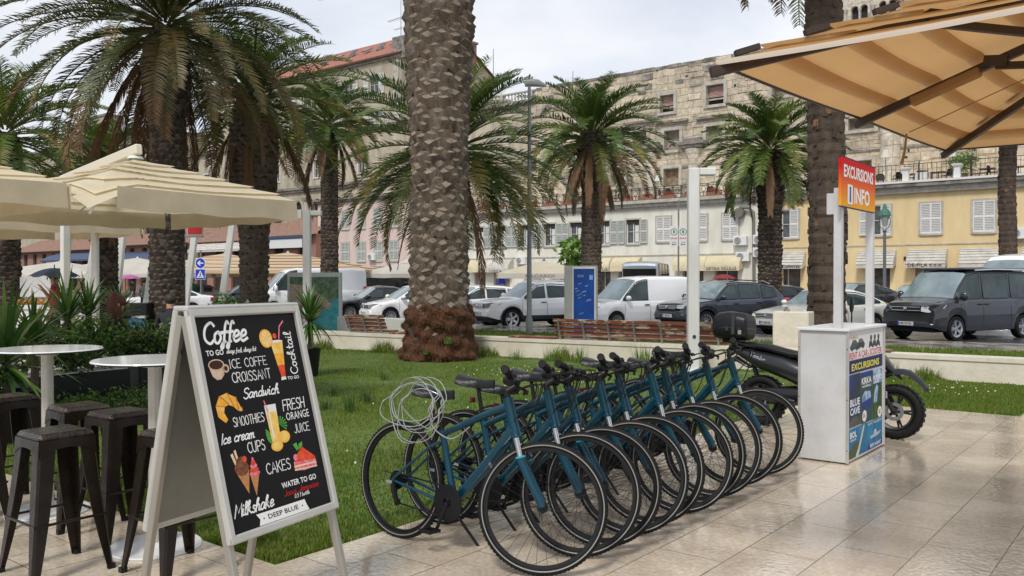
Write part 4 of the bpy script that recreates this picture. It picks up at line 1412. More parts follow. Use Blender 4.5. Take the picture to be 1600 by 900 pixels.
# terrace furniture: chairs, tables, lamps
cushion = mat('white_cloth', (.7, .69, .66), .8)
def terrace_chair():
 r_ = empty('chair', (0, 0, 0))
 mb = MB()
 mb.box((0, 0, .45), (.48, .46, .04), bev=.015)
 mb.build('seat', iron, r_)
 mb = MB(); pts = [(-.24, .2, .47), (-.26, .26, .8), (-.15, .27, .92), (.15, .27, .92), (.26, .26, .8), (.24, .2, .47)]
 rows = [[(p[0], p[1], .5), (p[0], p[1] + .02, max(p[2], .52))] for p in pts]; mb.grid(rows); mb.tube(pts, .02, 6)
 mb.tube([(-.25, .22, .68), (-.27, -.18, .66), (-.24, -.2, .45)], .018, 6); mb.tube([(.25, .22, .68), (.27, -.18, .66), (.24, -.2, .45)], .018, 6)
 mb.build('backrest', iron, r_)
 for sx in (-1, 1):
  for sy in (-1, 1):
   mb = MB(); mb.cyl((sx * .2, sy * .19, .44), (sx * .25, sy * .24, 0), .018, n=6); mb.build('leg', iron, r_)
 return r_
tchair = terrace_chair()
used = False
spots = [(1375, .9, 20), (1398, .7, -60), (1408, .75, 60), (1428, .7, -50), (1440, 1.2, 160), (1447, .9, 40), (1478, .8, -40), (1522, .9, 100), (1535, .8, -80), (1550, .8, 80), (1575, 1.0, 0), (1262, 1.0, 30), (1270, 1.1, -20)]
for i, (p, dy, a) in enumerate(sorted(spots)):
 Yc = YF + dy
 o = tchair if not used else copy_tree(tchair); used = True
 o.location = (Xat(p, Yc), Yc, zt0); o.rotation_euler = (0, 0, R(a))
 tag(o, 'dark armchair behind the yellow building terrace railing, %s from the left' % ORD[i], 'chair', 'chairs on the yellow terrace')
for i, (p, dy) in enumerate([(775, .8), (893, .9), (905, 1.0), (962, .8), (972, .9), (1035, .9), (1046, .9), (1110, .9), (1140, 1.0)]):
 Yc = YF + dy
 o = copy_tree(tchair); o.location = (Xat(p, Yc), Yc, zt0); o.rotation_euler = (0, 0, R(p * 37 % 360))
 tag(o, 'dark armchair behind the ornate railing of the white building, %s from the left' % ORD[i], 'chair', 'chairs on the white terrace')
tt = None
for i, (p, dy) in enumerate([(1418, 1.3), (1465, 1.2), (1542, 1.2), (1590, 1.3)]):
 Yc = YF + dy
 if tt is None:
  tt = empty('table', (0, 0, 0)); mb = MB(); mb.box((0, 0, .74), (.95, .95, .04), bev=.01); mb.build('tabletop', iron, tt)
  mb = MB(); mb.cyl((0, 0, 0), (0, 0, .72), .035); mb.cyl((0, 0, 0), (0, 0, .03), .25); mb.build('base', iron, tt); o = tt
 else: o = copy_tree(tt)
 o.location = (Xat(p, Yc), Yc, zt0); tag(o, 'square dark table on the yellow building terrace, %s from the left' % ORD[i], 'table', 'tables on the yellow terrace')
mb = MB()
for k in range(9):
 mb.box((-.36 + k * .09, -.52 + .02 * (k % 2), .37), (.085, .03, .72));
mb.box((0, 0, .75), (.95, 1.0, .04))
for q in (-1, 1): mb.box((q * .47, 0, .37), (.03, 1.0, .72))
o = mb.build('tablecloth', cushion, smooth=False); o.location = (Xat(1442, YF + 1.0), YF + 1.0, zt0); tag(o, 'white draped cloth between dark chairs on the yellow terrace', 'tablecloth')
tl = None
for p, dy, h, lb in [(1383, 1.1, 2.55, 'standing lamp with white shade, leftmost on the yellow terrace'), (1487, 1.6, 2.25, 'standing lamp with white shade beside the terrace bush'),
     (1518, .9, 2.9, 'tallest standing lamp with white shade, right of the terrace bush'), (1028, 1.0, 2.1, 'standing lamp with white shade on the white building terrace')]:
 Yc = YF + dy
 if tl is None:
  tl = empty('floor_lamp', (0, 0, 0)); mb = MB(); mb.cyl((0, 0, 0), (0, 0, .03), .16); mb.cyl((0, 0, 0), (0, 0, 1.75), .02, n=8); mb.build('pole', iron, tl)
  mb = MB(); mb.lathe([(.32, 1.6), (.16, 2.05)], 16, 0, cap=False); mb.build('lamp_shade', mat('shade_white', (.8, .78, .72), .7, trans=.4), tl); o = tl
 else: o = copy_tree(tl)
 o.location = (Xat(p, Yc), Yc, zt0); o.scale = (1, 1, h / 2.05); tag(o, lb, 'lamp', 'standing lamps on the terraces')
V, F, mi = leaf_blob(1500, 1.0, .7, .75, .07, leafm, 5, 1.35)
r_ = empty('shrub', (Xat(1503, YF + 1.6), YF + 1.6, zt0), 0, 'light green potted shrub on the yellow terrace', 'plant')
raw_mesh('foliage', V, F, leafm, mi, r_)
mb = MB(); mb.lathe([(.25, 0), (.36, .55), (.4, .6)], 16); mb.build('pot', m_dktrim, r_)

# --- red tiled shops at the far left ---------------------------------------------------------
def shop(px0, px1, Y, zw, zr, label, wallm, seed):
 x0, x1 = Xat(px0, Y), Xat(px1, Y)
 r_ = empty('shop', ((x0 + x1) / 2, Y + 2, 0), 0, label, 'shop'); of = r_.location
 mb = MB(); n = max(2, int((x1 - x0) / 3.2)); dx = (x1 - x0) / n
 wall_holes(mb, x0, x1, -.1, zw, Y, [(x0 + dx * (k + .18), x0 + dx * (k + .82), 0, 2.6) for k in range(n)] + [(x0 + dx * (k + .3), x0 + dx * (k + .7), 3.6, zw - .5) for k in range(n)] , .3)
 shell(mb, x0, x1, -.1, zw, Y, 5)
 for k in range(n):
  mb.box((x0 + dx * (k + .5), Y + .3, 1.3), (dx * .64, .03, 2.6), 1); mb.box((x0 + dx * (k + .5), Y + .3, (3.6 + zw - .5) / 2), (dx * .4, .03, zw - 4.1), 1)
 o = mb.build('wall', [wallm, m_dark], r_, smooth=False); o.location = -of
 mb = MB(); c = int((x1 - x0) / .4); rows = []
 for i in range(c * 2 + 1):
  x = x0 - .2 + (x1 - x0 + .4) * i / (c * 2); dz = .07 * (i % 2)
  rows.append([(x, Y - .8, zw - .15 + dz), (x, Y + 4.6, zr + dz)])
 mb.grid(rows); mb.add([(x0, Y - .8, zw - .2), (x1, Y - .8, zw - .2), (x1, Y + 4.6, zr - .05), (x0, Y + 4.6, zr - .05)], [(0, 1, 2, 3)])
 o = mb.build('roof', m_tile2, r_, smooth=False); o.location = -of
 return r_, x0, x1
m_blueawn = mat('awning_blue', (.05, .07, .14), .6, var=.2)
r_, x0, x1 = shop(20, 195, 60, 6.1, 8.2, 'row of red-roofed shops with a long blue awning, far left', m_redw, 1)
a = awning(r_, x0 + 18, x1 - 2, 60, 5.6, 4.2, m_blueawn, ribs=False, out=3.2); a.location = -r_.location
r_, x0, x1 = shop(197, 300, 60, 6.4, 8.6, 'red-walled tiled shop with a short blue awning between slanted masts', m_redw, 2)
a = awning(r_, x0 + 1, x0 + 12, 60, 5.4, 4.0, m_blueawn, ribs=False, out=2.5); a.location = -r_.location
r_, x0, x1 = shop(302, 415, 60, 6.3, 8.5, 'tiled red shop with a grey striped awning above the round blue sign', m_redw, 3)
a = awning(r_, x0 + 2, x0 + 14, 60, 6.2, 4.9, m_awn_w, out=2.0); a.location = -r_.location
r_, x0, x1 = shop(417, 494, 60, 6.6, 8.9, 'tiled red shop with a white sign board, left of the pink building', m_redw, 4)
mb = MB(); mb.box((x1 - 5.5, 59.1, 5.6), (8.5, .08, 1.0)); mb.box((x1 - 7.4, 59.05, 5.6), (.6, .05, .5), 1, rz=0)
o = mb.build('sign_board', [m_shutw, mat('sign_blue', (.02, .05, .5), .4)], r_, smooth=False); o.location = -r_.location
mb = MB(); mb.box((x1 - 5.5, 59.1, 6.3), (9, .3, .3)); o = mb.build('fascia', m_blueawn, r_, smooth=False); o.location = -r_.location

# ------------------------------------------------------------------ palms
fr_green = mat('frond_green', (.075, .135, .022), .38, col2=(.045, .085, .016), vscale=.7, trans=.25, spec=.5)
fr_light = mat('frond_light', (.20, .26, .05), .38, col2=(.11, .17, .03), vscale=.8, trans=.3)
fr_gold = mat('frond_yellowing', (.28, .22, .05), .5, col2=(.12, .14, .03), vscale=.8, trans=.3)
fr_dead = mat('frond_dead', (.20, .115, .055), .8, col2=(.11, .06, .03), vscale=1.0, trans=.15)
PM = [fr_green, fr_light, fr_gold, fr_dead]
PO = [mat('frond_olive', (.060, .085, .020), .45, col2=(.035, .045, .014), vscale=.8, trans=.22), mat('frond_olive_light', (.12, .145, .035), .45, col2=(.07, .075, .02), vscale=.8, trans=.25), mat('frond_bronze', (.17, .12, .04), .5, col2=(.08, .07, .02), vscale=.8, trans=.2), fr_dead]

def frond(L, e0, droop, nl=52, ll=.50, w=.017, seed=0, sweep=.75, vee=.45, limp=.25):
 """one feather leaf in the x-z plane; returns verts, quads, per face t"""
 rg = np.random.default_rng(seed)
 S = 14
 pts = [np.array([0., 0., 0.])]
 tang = []
 for i in range(S):
  t = (i + .5) / S
  e = e0 - droop * t ** 1.35
  d = np.array([math.cos(e), 0, math.sin(e)])
  tang.append(d); pts.append(pts[-1] + d * L / S)
 tang.append(tang[-1])
 pts = np.array(pts); tang = np.array(tang)
 V, F, T = [], [], []
 # midrib: flat strip on two planes
 for pl in (0, 1):
  b = len(V)
  for i in range(S + 1):
   t = i / S
   r_ = .030 * (1 - t) ** .7 + .006
   off_ = np.array([0, r_, 0]) if pl == 0 else np.array([-tang[i][2], 0, tang[i][0]]) * r_ * .7
   V.append(pts[i] - off_); V.append(pts[i] + off_)
  for i in range(S):
   F.append((b + 2 * i, b + 2 * i + 1, b + 2 * i + 3, b + 2 * i + 2)); T.append(-1)
 up = lambda tg: np.array([-tg[2], 0, tg[0]])
 for s_ in (-1, 1):
  for k in range(nl):
   t = .10 + .90 * (k + rg.uniform(-.2, .2)) / nl
   t = min(max(t, .08), .995)
   x = t * S; i = int(x); fr_ = x - i
   p = pts[i] * (1 - fr_) + pts[i + 1] * fr_
   tg = tang[i]
   prof = min(1.0, (t - .05) / .22) * (1 - .62 * max(0, (t - .45) / .55) ** 1.5)
   l = ll * prof * rg.uniform(.85, 1.12)
   sw = sweep + .25 * t + rg.normal(0, .05)
   ve = vee + rg.normal(0, .14)
   d = tg * math.cos(sw) * .9 + np.array([0, s_, 0]) * math.sin(sw) * math.cos(ve) + up(tg) * math.sin(sw) * math.sin(ve)
   d /= np.linalg.norm(d)
   p1 = p + d * l * .5
   d2 = d + np.array([0, 0, -limp * rg.uniform(.6, 1.4)]); d2 /= np.linalg.norm(d2)
   p2 = p1 + d2 * l * .5
   wv = np.cross(d, up(tg) * .8 + tg * .3); wv /= (np.linalg.norm(wv) + 1e-9)
   b = len(V)
   V += [p - wv * w * .6, p + wv * w * .6, p1 + wv * w, p1 - wv * w, p2 + wv * w * .15, p2 - wv * w * .15]
   F += [(b, b + 1, b + 2, b + 3), (b + 3, b + 2, b + 4, b + 5)]; T += [t, t]
 return np.array(V), np.array(F), np.array(T)

_fr = {}
def crown_mesh(L, n, seed, elev=(82, -35), dead=.12, gold=.12, w=.017, nl=52, ll=.5, dead_hang=True, dead_side=None, droop=(1.1, 1.7), base_r=.28):
 rg = np.random.default_rng(seed)
 Vs, Fs, Ms = [], [], []
 o = 0
 for k in range(n):
  q = (k + .5) / n
  e = R(elev[0] + (elev[1] - elev[0]) * q ** .85) + rg.normal(0, .08)
  az = k * 2.39996 + rg.normal(0, .12)
  is_dead = q > 1 - dead
  if is_dead and dead_side is not None and rg.uniform() < .75:
   az = dead_side + rg.normal(0, .6)
  dr = rg.uniform(*droop) * (1 - .25 * (1 - q))
  if is_dead:
   e = R(rg.uniform(-72, -25)); dr = rg.uniform(.3, .8)
  LL = L * rg.uniform(.82, 1.08) * (.72 + .28 * min(1, q * 3))
  key = (round(L, 1), k % 7, round(e, 1), round(dr, 1), is_dead, w, nl, ll)
  if key not in _fr:
   _fr[key] = frond(1.0 * LL, e, dr, nl, ll, w, seed * 100 + k, limp=.9 if is_dead else .28, vee=.1 if is_dead else .42,
        sweep=.24 if is_dead else .75)
  V, F, T = _fr[key]
  V = V.copy()
  V[:, 0] += base_r * (.4 + .6 * q); V[:, 2] += (.35 - .75 * q)
  # twist a little about its own axis, then azimuth
  c, s_ = math.cos(az), math.sin(az)
  X = V[:, 0] * c - V[:, 1] * s_; Y = V[:, 0] * s_ + V[:, 1] * c
  V[:, 0], V[:, 1] = X, Y
  if is_dead:
   m = np.full(len(F), 3)
  else:
   base = 0 if rg.uniform() < .55 else 1
   m = np.full(len(F), base)
   if q > .55 and rg.uniform() < gold * 4: m[T > rg.uniform(.3, .8)] = 2
   if q > .7 and rg.uniform() < .45: m[T > .82] = 3
   m[T < 0] = 2 if rg.uniform() < .5 else 1
  Vs.append(V); Fs.append(F + o); Ms.append(m); o += len(V)
 return np.concatenate(Vs), np.concatenate(Fs), np.concatenate(Ms)

bark_b = mat('palm_bark_grey', (.17, .135, .10), .85, col2=(.075, .055, .04), vscale=6, bump=.7, bscale=30)
bark_gap = mat('palm_gap_shade', (.03, .022, .016), .95)  # near-black core colour puts shade into the gaps between stubs
bark_a = mat('palm_bark', (.13, .095, .066), .85, col2=(.065, .046, .032), vscale=5, bump=.7, bscale=30)
bark_cut = mat('palm_cut', (.27, .22, .16), .8, col2=(.13, .10, .072), vscale=4, bump=.4, bscale=40)
bark_d = mat('palm_bark_dark', (.065, .045, .032), .9, col2=(.03, .022, .017), vscale=6, bump=.8, bscale=30)
bark_cd = mat('palm_cut_dark', (.13, .095, .068), .85, col2=(.06, .045, .032), vscale=6, bump=.4, bscale=40)

def scaly_trunk(prof, row, around, w, hgt, out, seed, cut=.5, jit=.2):
 """prof [(z,r)]; leaf-base stubs in offset rows on a tapered core"""
 rnd = random.Random(seed)
 mb = MB()
 zs = [p[0] for p in prof]; rs = [p[1] for p in prof]
 rad = lambda z: float(np.interp(z, zs, rs))
 mb.lathe([(r_ - .01, z) for z, r_ in prof], 18, 3)
 z = zs[0] + hgt * .5; i = 0
 while z < zs[-1]:
  r_ = rad(z)
  n = around
  for k in range(n):
   a = 2 * PI * (k + (.5 if i % 2 else 0)) / n + rnd.uniform(-jit, jit) * .25 + i * .013
   zz = z + rnd.uniform(-jit, jit) * row
   ww = w * r_ * rnd.uniform(.85, 1.15); hh = hgt * rnd.uniform(.85, 1.15); oo = out * rnd.uniform(.5, 1.3)
   ex = Vector((math.cos(a), math.sin(a), 0)); tx = Vector((-math.sin(a), math.cos(a), 0)); uz = Vector((0, 0, 1))
   tilt = rnd.uniform(-.12, .12)
   tx2 = tx * math.cos(tilt) + uz * math.sin(tilt)
   c0 = ex * (r_ - .02) + uz * zz
   B = c0 - uz * hh * rnd.uniform(.45, .72) + ex * .02 + tx * ww * rnd.uniform(-.08, .08)
   Lf = c0 - tx2 * ww * .5 - uz * hh * .05; Rt_ = c0 + tx2 * ww * .5 - uz * hh * .05
   TL = c0 - tx2 * ww * .42 + uz * hh * .30; TR = c0 + tx2 * ww * .42 + uz * hh * .30
   o_ = ex * oo
   qa, qb = rnd.uniform(.20, .34), rnd.uniform(.20, .34)
   cl = c0 - tx2 * ww * qa + o_ * .80 + uz * hh * rnd.uniform(.14, .24)
   crr = c0 + tx2 * ww * qb + o_ * .80 + uz * hh * rnd.uniform(.14, .24)
   cb = c0 + o_ * 1.15 + uz * hh * rnd.uniform(-.02, .13) + tx2 * ww * rnd.uniform(-.1, .1)
   ct = c0 + o_ * .55 + uz * hh * (.30 + cut * .10)
   vs = [B, Lf, Rt_, TL, TR, cl, crr, cb, ct]
   fs = [(0, 7, 5, 1), (0, 2, 6, 7), (1, 5, 3), (2, 4, 6), (3, 5, 8), (4, 8, 6), (3, 8, 4)]
   mb.add(vs, fs, 0 if rnd.random() < .72 else 2); mb.add([cl, cb, crr, ct], [(0, 1, 2, 3)], 1)
  z += row; i += 1
 return mb

def palm(px, d, zc, L, n, trunk, seed, label, base_z=0.0, dead=.12, gold=.12, elev=(82, -35), dead_side=None, w=.017, nl=50, ll=.5,
   group='date palms along the promenade', mats=None, build_crown=True, droop=(1.0, 1.6), base_r=.28, pos=None, olive=False):
 p = pos if pos is not None else at(px, d, base_z)
 r_ = empty('palm_tree', p, 0, label, 'palm tree', group)
 tb = trunk
 mm_ = mats or [bark_a, bark_cut]
 if len(mm_) == 2 and mm_[0] in (bark_a, bark_d): mm_ = [mm_[0], mm_[1], bark_b if mm_[0] is bark_a else bark_a, bark_gap]
 tb.build('trunk', mm_, r_, smooth=(seed == 11), angle=52)
 V, F, m = crown_mesh(L, n, seed, elev, dead, gold, w, nl, ll, dead_side=dead_side, droop=droop, base_r=base_r)
 c = raw_mesh('crown', V, F, PO if olive else PM, m, r_)
 c.location = (0, 0, zc - base_z)
 c.rotation_euler = (0, 0, seed * 1.3)
 return r_

# the thick foreground palm
prof = [(0, .55), (.6, .56), (1.2, .53), (2.5, .50), (4.0, .50), (5.4, .56), (6.6, .62), (7.6, .60), (10.0, .55), (11.3, .5)]
tr = scaly_trunk(prof, .140, 12, .72, .36, .10, 3, jit=.55)
big = palm(686, 17.1, 12.2, 4.0, 60, tr, 11, 'thick foreground palm with pale diamond leaf stubs and a shaggy brown root skirt', dead=.05, elev=(80, -25), w=.02)
# root skirt
rg = np.random.default_rng(2)
mb = MB(); rows = []
for i in range(25):
 z = 1.12 * i / 24
 r0 = float(np.interp(z, [0, .08, .3, .5, .7, .9, 1.05, 1.12], [.74, .78, .70, .65, .68, .68, .60, .50]))
 row = []
 for k in range(49):
  a = 2 * PI * (k % 48) / 48
  nz = .035 * math.sin(a * 7 + z * 9) + .03 * math.sin(a * 13 - z * 17) + .03 * math.sin(a * 3 + z * 23)
  rr = r0 + nz
  row.append((rr * math.cos(a), rr * math.sin(a), z + .02 * math.sin(a * 9)))
 rows.append(row)
mb.grid(rows)
root_m = mat('root_fibre', (.115, .045, .018), .95, col2=(.07, .03, .015), vscale=9, bump=1.0, bscale=40)
o = mb.build('root_skirt', root_m, big)
n = 15000
a = rg.uniform(0, 2 * PI, n); z = rg.uniform(0, 1.12, n)
r0 = np.interp(z, [0, .08, .3, .5, .7, .9, 1.05, 1.12], [.74, .78, .70, .65, .68, .68, .60, .50]) + .035 * np.sin(a * 7 + z * 9) + .03 * np.sin(a * 13 - z * 17) + .03 * np.sin(a * 3 + z * 23) - .01
B = np.stack([r0 * np.cos(a), r0 * np.sin(a), z], 1)
dirv = np.stack([np.cos(a), np.sin(a), rg.normal(-.3, .7, n)], 1) + rg.normal(0, .5, (n, 3))
dirv /= np.linalg.norm(dirv, axis=1)[:, None]
tv = np.cross(dirv, np.array([0, 0, 1.])); tv /= np.linalg.norm(tv, axis=1)[:, None]
ln = rg.uniform(.02, .075, n)[:, None]
V = np.concatenate([B - tv * .004, B + tv * .004, B + dirv * ln + tv * .002, B + dirv * ln - tv * .002]); i = np.arange(n)
raw_mesh('root_fibres', V, np.stack([i, i + n, i + 2 * n, i + 3 * n], 1), [root_m, mat('root_fibre_light', (.21, .10, .045), .95)], (rg.uniform(0, 1, n) < .35).astype(int), o)
n = 2600
a = rg.uniform(0, 2 * PI, n); z = rg.uniform(1.0, 8.5, n)
r0 = np.interp(z, [p[0] for p in prof], [p[1] for p in prof]) + .04
B = np.stack([r0 * np.cos(a), r0 * np.sin(a), z], 1); tg = np.stack([-np.sin(a), np.cos(a), 0 * a], 1)
dirv = np.stack([np.cos(a) * .5, np.sin(a) * .5, rg.normal(-.2, .8, n)], 1) + tg * rg.normal(0, .8, n)[:, None]
dirv /= np.linalg.norm(dirv, axis=1)[:, None]; ln = rg.uniform(.06, .24, n)[:, None]; i = np.arange(n)
V = np.concatenate([B - tg * .003, B + tg * .003, B + dirv * ln + tg * .0015, B + dirv * ln - tg * .0015])
raw_mesh('loose_fibres', V, np.stack([i, i + n, i + 2 * n, i + 3 * n], 1), [mat('trunk_fibre', (.26, .21, .15), .9)], None, big)
o2 = tuft('fern', 0, 0, 0, 60, .14, .01, .08, [leafm[1], leafm[2]], 4, None, None); o2.parent = big; o2.location = (.66, -.45, .35)
o2 = tuft('fern', 0, 0, 0, 40, .12, .01, .06, [leafm[1], leafm[2]], 5, None, None); o2.parent = big; o2.location = (.35, -.72, .15)

# tall dark palm at the left
prof = [(0, .46), (.5, .38), (3, .36), (5.3, .36), (5.6, .48), (6.3, .54), (7.0, .48), (7.4, .3)]
tr = scaly_trunk(prof, .13, 13, .56, .2, .05, 4)
palm(261, 20, 7.5, 3.9, 122, tr, 21, 'tall dark palm at left with many brown hanging fronds over the cream parasols', dead=.15, gold=.2, elev=(80, -48), dead_side=.6, mats=[bark_d, bark_cd], nl=66, w=.015, ll=.42, droop=(.9, 1.45), olive=True)
# palm with brown trunk left of the A-board
prof = [(0, .42), (.4, .36), (2.8, .38), (4.2, .62), (5.2, .66), (6.2, .62), (6.7, .3)]
tr = scaly_trunk(prof, .14, 12, .6, .22, .06, 5)
palm(397, 24, 6.7, 3.2, 66, tr, 31, 'palm with a scaly brown trunk widening upward, rising behind the menu board', dead=.12, gold=.4, dead_side=1.5, elev=(80, -30), mats=[bark_a, bark_cd])
prof = [(0, .44), (.4, .38), (7.2, .36), (8.0, .46), (8.4, .3)]
tr = scaly_trunk(prof, .16, 11, .6, .24, .05, 6)
palm(515, 38, 8.5, 2.7, 60, tr, 41, 'slim distant palm with small crown before the tan building', dead=.08, mats=[bark_d, bark_cd], w=.022)
prof = [(0, .5), (3.5, .42), (4.4, .5), (5.0, .3)]
tr = scaly_trunk(prof, .16, 11, .6, .24, .06, 7)
palm(706, 25, 5.35, 3.9, 96, tr, 51, 'low full palm spreading to both sides behind the thick trunk', dead=.06, gold=.34, elev=(80, -40), w=.018, nl=56)
prof = [(0, .42), (.4, .37), (5.0, .36), (5.8, .5), (6.9, .58), (7.3, .3)]
tr = scaly_trunk(prof, .15, 12, .6, .22, .06, 8)
palm(924, 33, 7.1, 3.1, 76, tr, 61, 'palm with brown drooping skirt before the palace wall, above the blue panel', dead=.13, gold=.2, dead_side=.9, mats=[bark_a, bark_cd], w=.02)
tr = scaly_trunk([(0, .48), (.4, .42), (4.2, .41), (5.2, .5), (6.0, .55), (6.4, .3)], .15, 12, .6, .22, .06, 9)
palm(1203, 32, 6.5, 2.75, 74, tr, 71, 'green bushy palm with dark trunk between the white and the yellow building', dead=.07, gold=.06, mats=[bark_d, bark_cd], w=.02)
tr = scaly_trunk([(0, .5), (.4, .42), (4.5, .4), (5.4, .5), (6, .3)], .15, 11, .6, .22, .06, 10)
palm(8, 26, 6.0, 3.3, 70, tr, 81, 'bushy palm at the left edge of the picture', dead=.1, gold=.15, mats=[bark_d, bark_cd], w=.019)
tr = scaly_trunk([(0, .46), (.4, .38), (4.3, .36), (5.0, .46), (5.4, .3)], .15, 11, .6, .22, .06, 12)
palm(166, 30, 5.4, 2.5, 60, tr, 91, 'lower palm peeking over the cream parasol with arm', dead=.12, gold=.2, mats=[bark_d, bark_cd], w=.02)

# smooth-barked tall palms
bark_s = mat('smooth_palm_bark', (.10, .07, .048), .9, col2=(.045, .032, .024), vscale=3, bump=1.0, bscale=24, stretch=(1.6, 1.6, .8))
bark_r = mat('red_inner_bark', (.23, .12, .06), .9, col2=(.12, .065, .035), vscale=4, bump=.8, bscale=24)
def smooth_trunk(h, r0, r1, seed, wob=.03, n=28):
 rnd = random.Random(seed); mb = MB(); rows = []
 S = int(h / .07)
 for i in range(S + 1):
  t = i / S; z = h * t
  rr = (r0 + (r1 - r0) * t) * (1 + .18 * max(0, 1 - t * 9)) + .012 * math.sin(i * 1.9) + rnd.uniform(-.008, .008)
  cx = wob * math.sin(t * 5 + seed) * 3 * t; cy = wob * math.cos(t * 4) * t
  rows.append([(cx + (rr + .012 * math.sin(a * 5 + z * 2)) * math.cos(a), cy + (rr + .012 * math.sin(a * 5 + z * 2)) * math.sin(a), z) for a in [2 * PI * k / n for k in range(n + 1)]])
 mb.grid(rows)
 # torn strips of fibre
 for k in range(260):
  z = rnd.uniform(.2, h - .3); a = rnd.uniform(0, 2 * PI); rr = r0 + (r1 - r0) * z / h + .01
  M_ = Matrix.Translation((wob * math.sin(z / h * 5 + seed) * 3 * z / h + rr * math.cos(a), wob * math.cos(z / h * 4) * z / h + rr * math.sin(a), z)) @ Matrix.Rotation(a, 4, 'Z') @ Matrix.Rotation(rnd.uniform(-.3, .3), 4, 'X')
  mb.box((0, 0, 0), (.03, rnd.uniform(.03, .10), rnd.uniform(.04, .16)), 1 if rnd.random() < .2 else 0, M=M_)
 return mb
tr = smooth_trunk(9.4, .345, .33, 1)
palm(1291, 16.4, 9.75, 3.3, 58, tr, 101, 'tall smooth-barked palm behind the excursions kiosk', dead=.06, elev=(80, -45), mats=[bark_s, bark_r], ll=.45)
tr = smooth_trunk(9.6, .36, .33, 2)
palm(1575, 37, 9.9, 3.0, 56, tr, 111, 'smooth slender palm trunk before the yellow building at the right edge', dead=.08, mats=[bark_s, bark_r], w=.02)

# ------------------------------------------------------------------ bushes, yuccas, planters
yuc = [mat('yucca_leaf', (.06, .14, .028), .38, col2=(.035, .09, .02), vscale=3, trans=.25), mat('yucca_leaf_light', (.14, .24, .05), .38, trans=.3)]
def yucca(px, d, z, R_, n, label, seed, pot=None, w=.022, base_z=0, pos=None, up=(85, -30), droop=(.3, 1.2)):
 p = pos if pos is not None else at(px, d, base_z)
 r_ = empty('yucca', p, 0, label, 'plant')
 rg = np.random.default_rng(seed)
 V, F, MI = [], [], []
 for k in range(n):
  q = (k + .5) / n; az = k * 2.39996 + rg.normal(0, .1); e = R(up[0] + (up[1] - up[0]) * q) + rg.normal(0, .1)
  L = R_ * rg.uniform(.75, 1.1); dr = rg.uniform(*droop); S = 6
  p_ = np.array([.03 * math.cos(az), .03 * math.sin(az), z - q * R_ * .25]); b = len(V)
  side = np.array([-math.sin(az), math.cos(az), 0])
  for i in range(S + 1):
   t = i / S; ee = e - dr * t ** 1.6
   ww = w * (min(1, t * 5 + .35)) * (1 - t ** 2.2) + .0015
   V.append(p_ - side * ww); V.append(p_ + side * ww)
   p_ = p_ + np.array([math.cos(ee) * math.cos(az), math.cos(ee) * math.sin(az), math.sin(ee)]) * L / S
  m = 1 if rg.uniform() < .35 else 0
  for i in range(S):
   F.append((b + 2 * i, b + 2 * i + 1, b + 2 * i + 3, b + 2 * i + 2)); MI.append(m)
 raw_mesh('leaves', V, F, yuc, MI, r_)
 mb = MB(); mb.tube([(0, 0, .3), (.01, .01, z * .6), (0, 0, z)], [.05, .045, .04], 8); mb.build('stem', bark_a, r_)
 if pot:
  mb = MB(); mb.lathe([(pot * .75, 0), (pot, .42), (pot * 1.06, .45), (pot * .95, .45), (pot * .9, .40), (.01, .40)], 20); mb.build('pot', black_plastic, r_)
 return r_
yucca(484, 14.0, .98, .62, 110, 'spiky yucca in a black pot right behind the menu board', 1, pot=.17)
yucca(8, 8.6, .85, .78, 90, 'large yucca with broad light leaves at the left edge behind the bar tables', 2, pot=.28, w=.028)
yucca(52, 9.5, .95, .55, 70, 'small yucca between the left-edge yucca and the dark bush', 3, w=.02)
yucca(105, 11.6, 1.12, .62, 80, 'dark spiky plant rising over the planters, leftmost of three', 4, w=.02)
yucca(138, 12.0, 1.15, .55, 80, 'dark spiky plant rising over the planters, middle of three', 5, w=.02)
yucca(186, 12.6, 1.12, .5, 80, 'dark spiky plant beside the red-haired person', 6, w=.018)

pebble = mat('white_pebbles', (.6, .6, .56), .6, var=.3, vscale=40)
def planter(x, y, lx, ly, h, bush, label, seed, leaves, size=.035):
 r_ = empty('planter', (x, y, 0), R(6), label, 'planter', None)
 mb = MB(); mb.box((0, 0, h / 2), (lx, ly, h), bev=.012); mb.build('box', black_plastic, r_, smooth=False)
 mb = MB(); mb.box((0, 0, h + .004), (lx - .05, ly - .05, .02))
 rnd = random.Random(seed)
 for k in range(70): mb.sphere((rnd.uniform(-lx / 2 + .04, lx / 2 - .04), rnd.uniform(-ly / 2 + .04, ly / 2 - .04), h + .02), rnd.uniform(.012, .024), n=5, m=3)
 mb.build('pebbles', pebble, r_, smooth=False)
 Vs, Fs, Ms, o = [], [], [], 0
 st = MB()
 for (bx, by, bz, rr, nn) in bush:
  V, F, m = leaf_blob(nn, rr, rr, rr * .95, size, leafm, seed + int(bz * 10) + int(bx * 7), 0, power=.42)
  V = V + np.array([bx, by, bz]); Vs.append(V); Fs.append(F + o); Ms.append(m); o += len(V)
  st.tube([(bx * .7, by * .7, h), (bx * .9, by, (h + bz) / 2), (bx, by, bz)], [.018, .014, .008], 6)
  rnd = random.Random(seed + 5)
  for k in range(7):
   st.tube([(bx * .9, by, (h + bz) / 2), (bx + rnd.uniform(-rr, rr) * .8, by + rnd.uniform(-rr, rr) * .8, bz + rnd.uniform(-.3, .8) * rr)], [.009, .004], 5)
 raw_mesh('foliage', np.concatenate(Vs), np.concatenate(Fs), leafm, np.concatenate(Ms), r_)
 st.build('stem', bark_d, r_)
 return r_
planter(-10.95, 4.95, .45, 1.3, .42, [(0, -.45, .80, .36, 1300), (0, .35, .78, .36, 1300), (.1, -.05, .66, .28, 700)], 'black planter of bushy green shrubs, left one behind the bar tables', 11, 2)
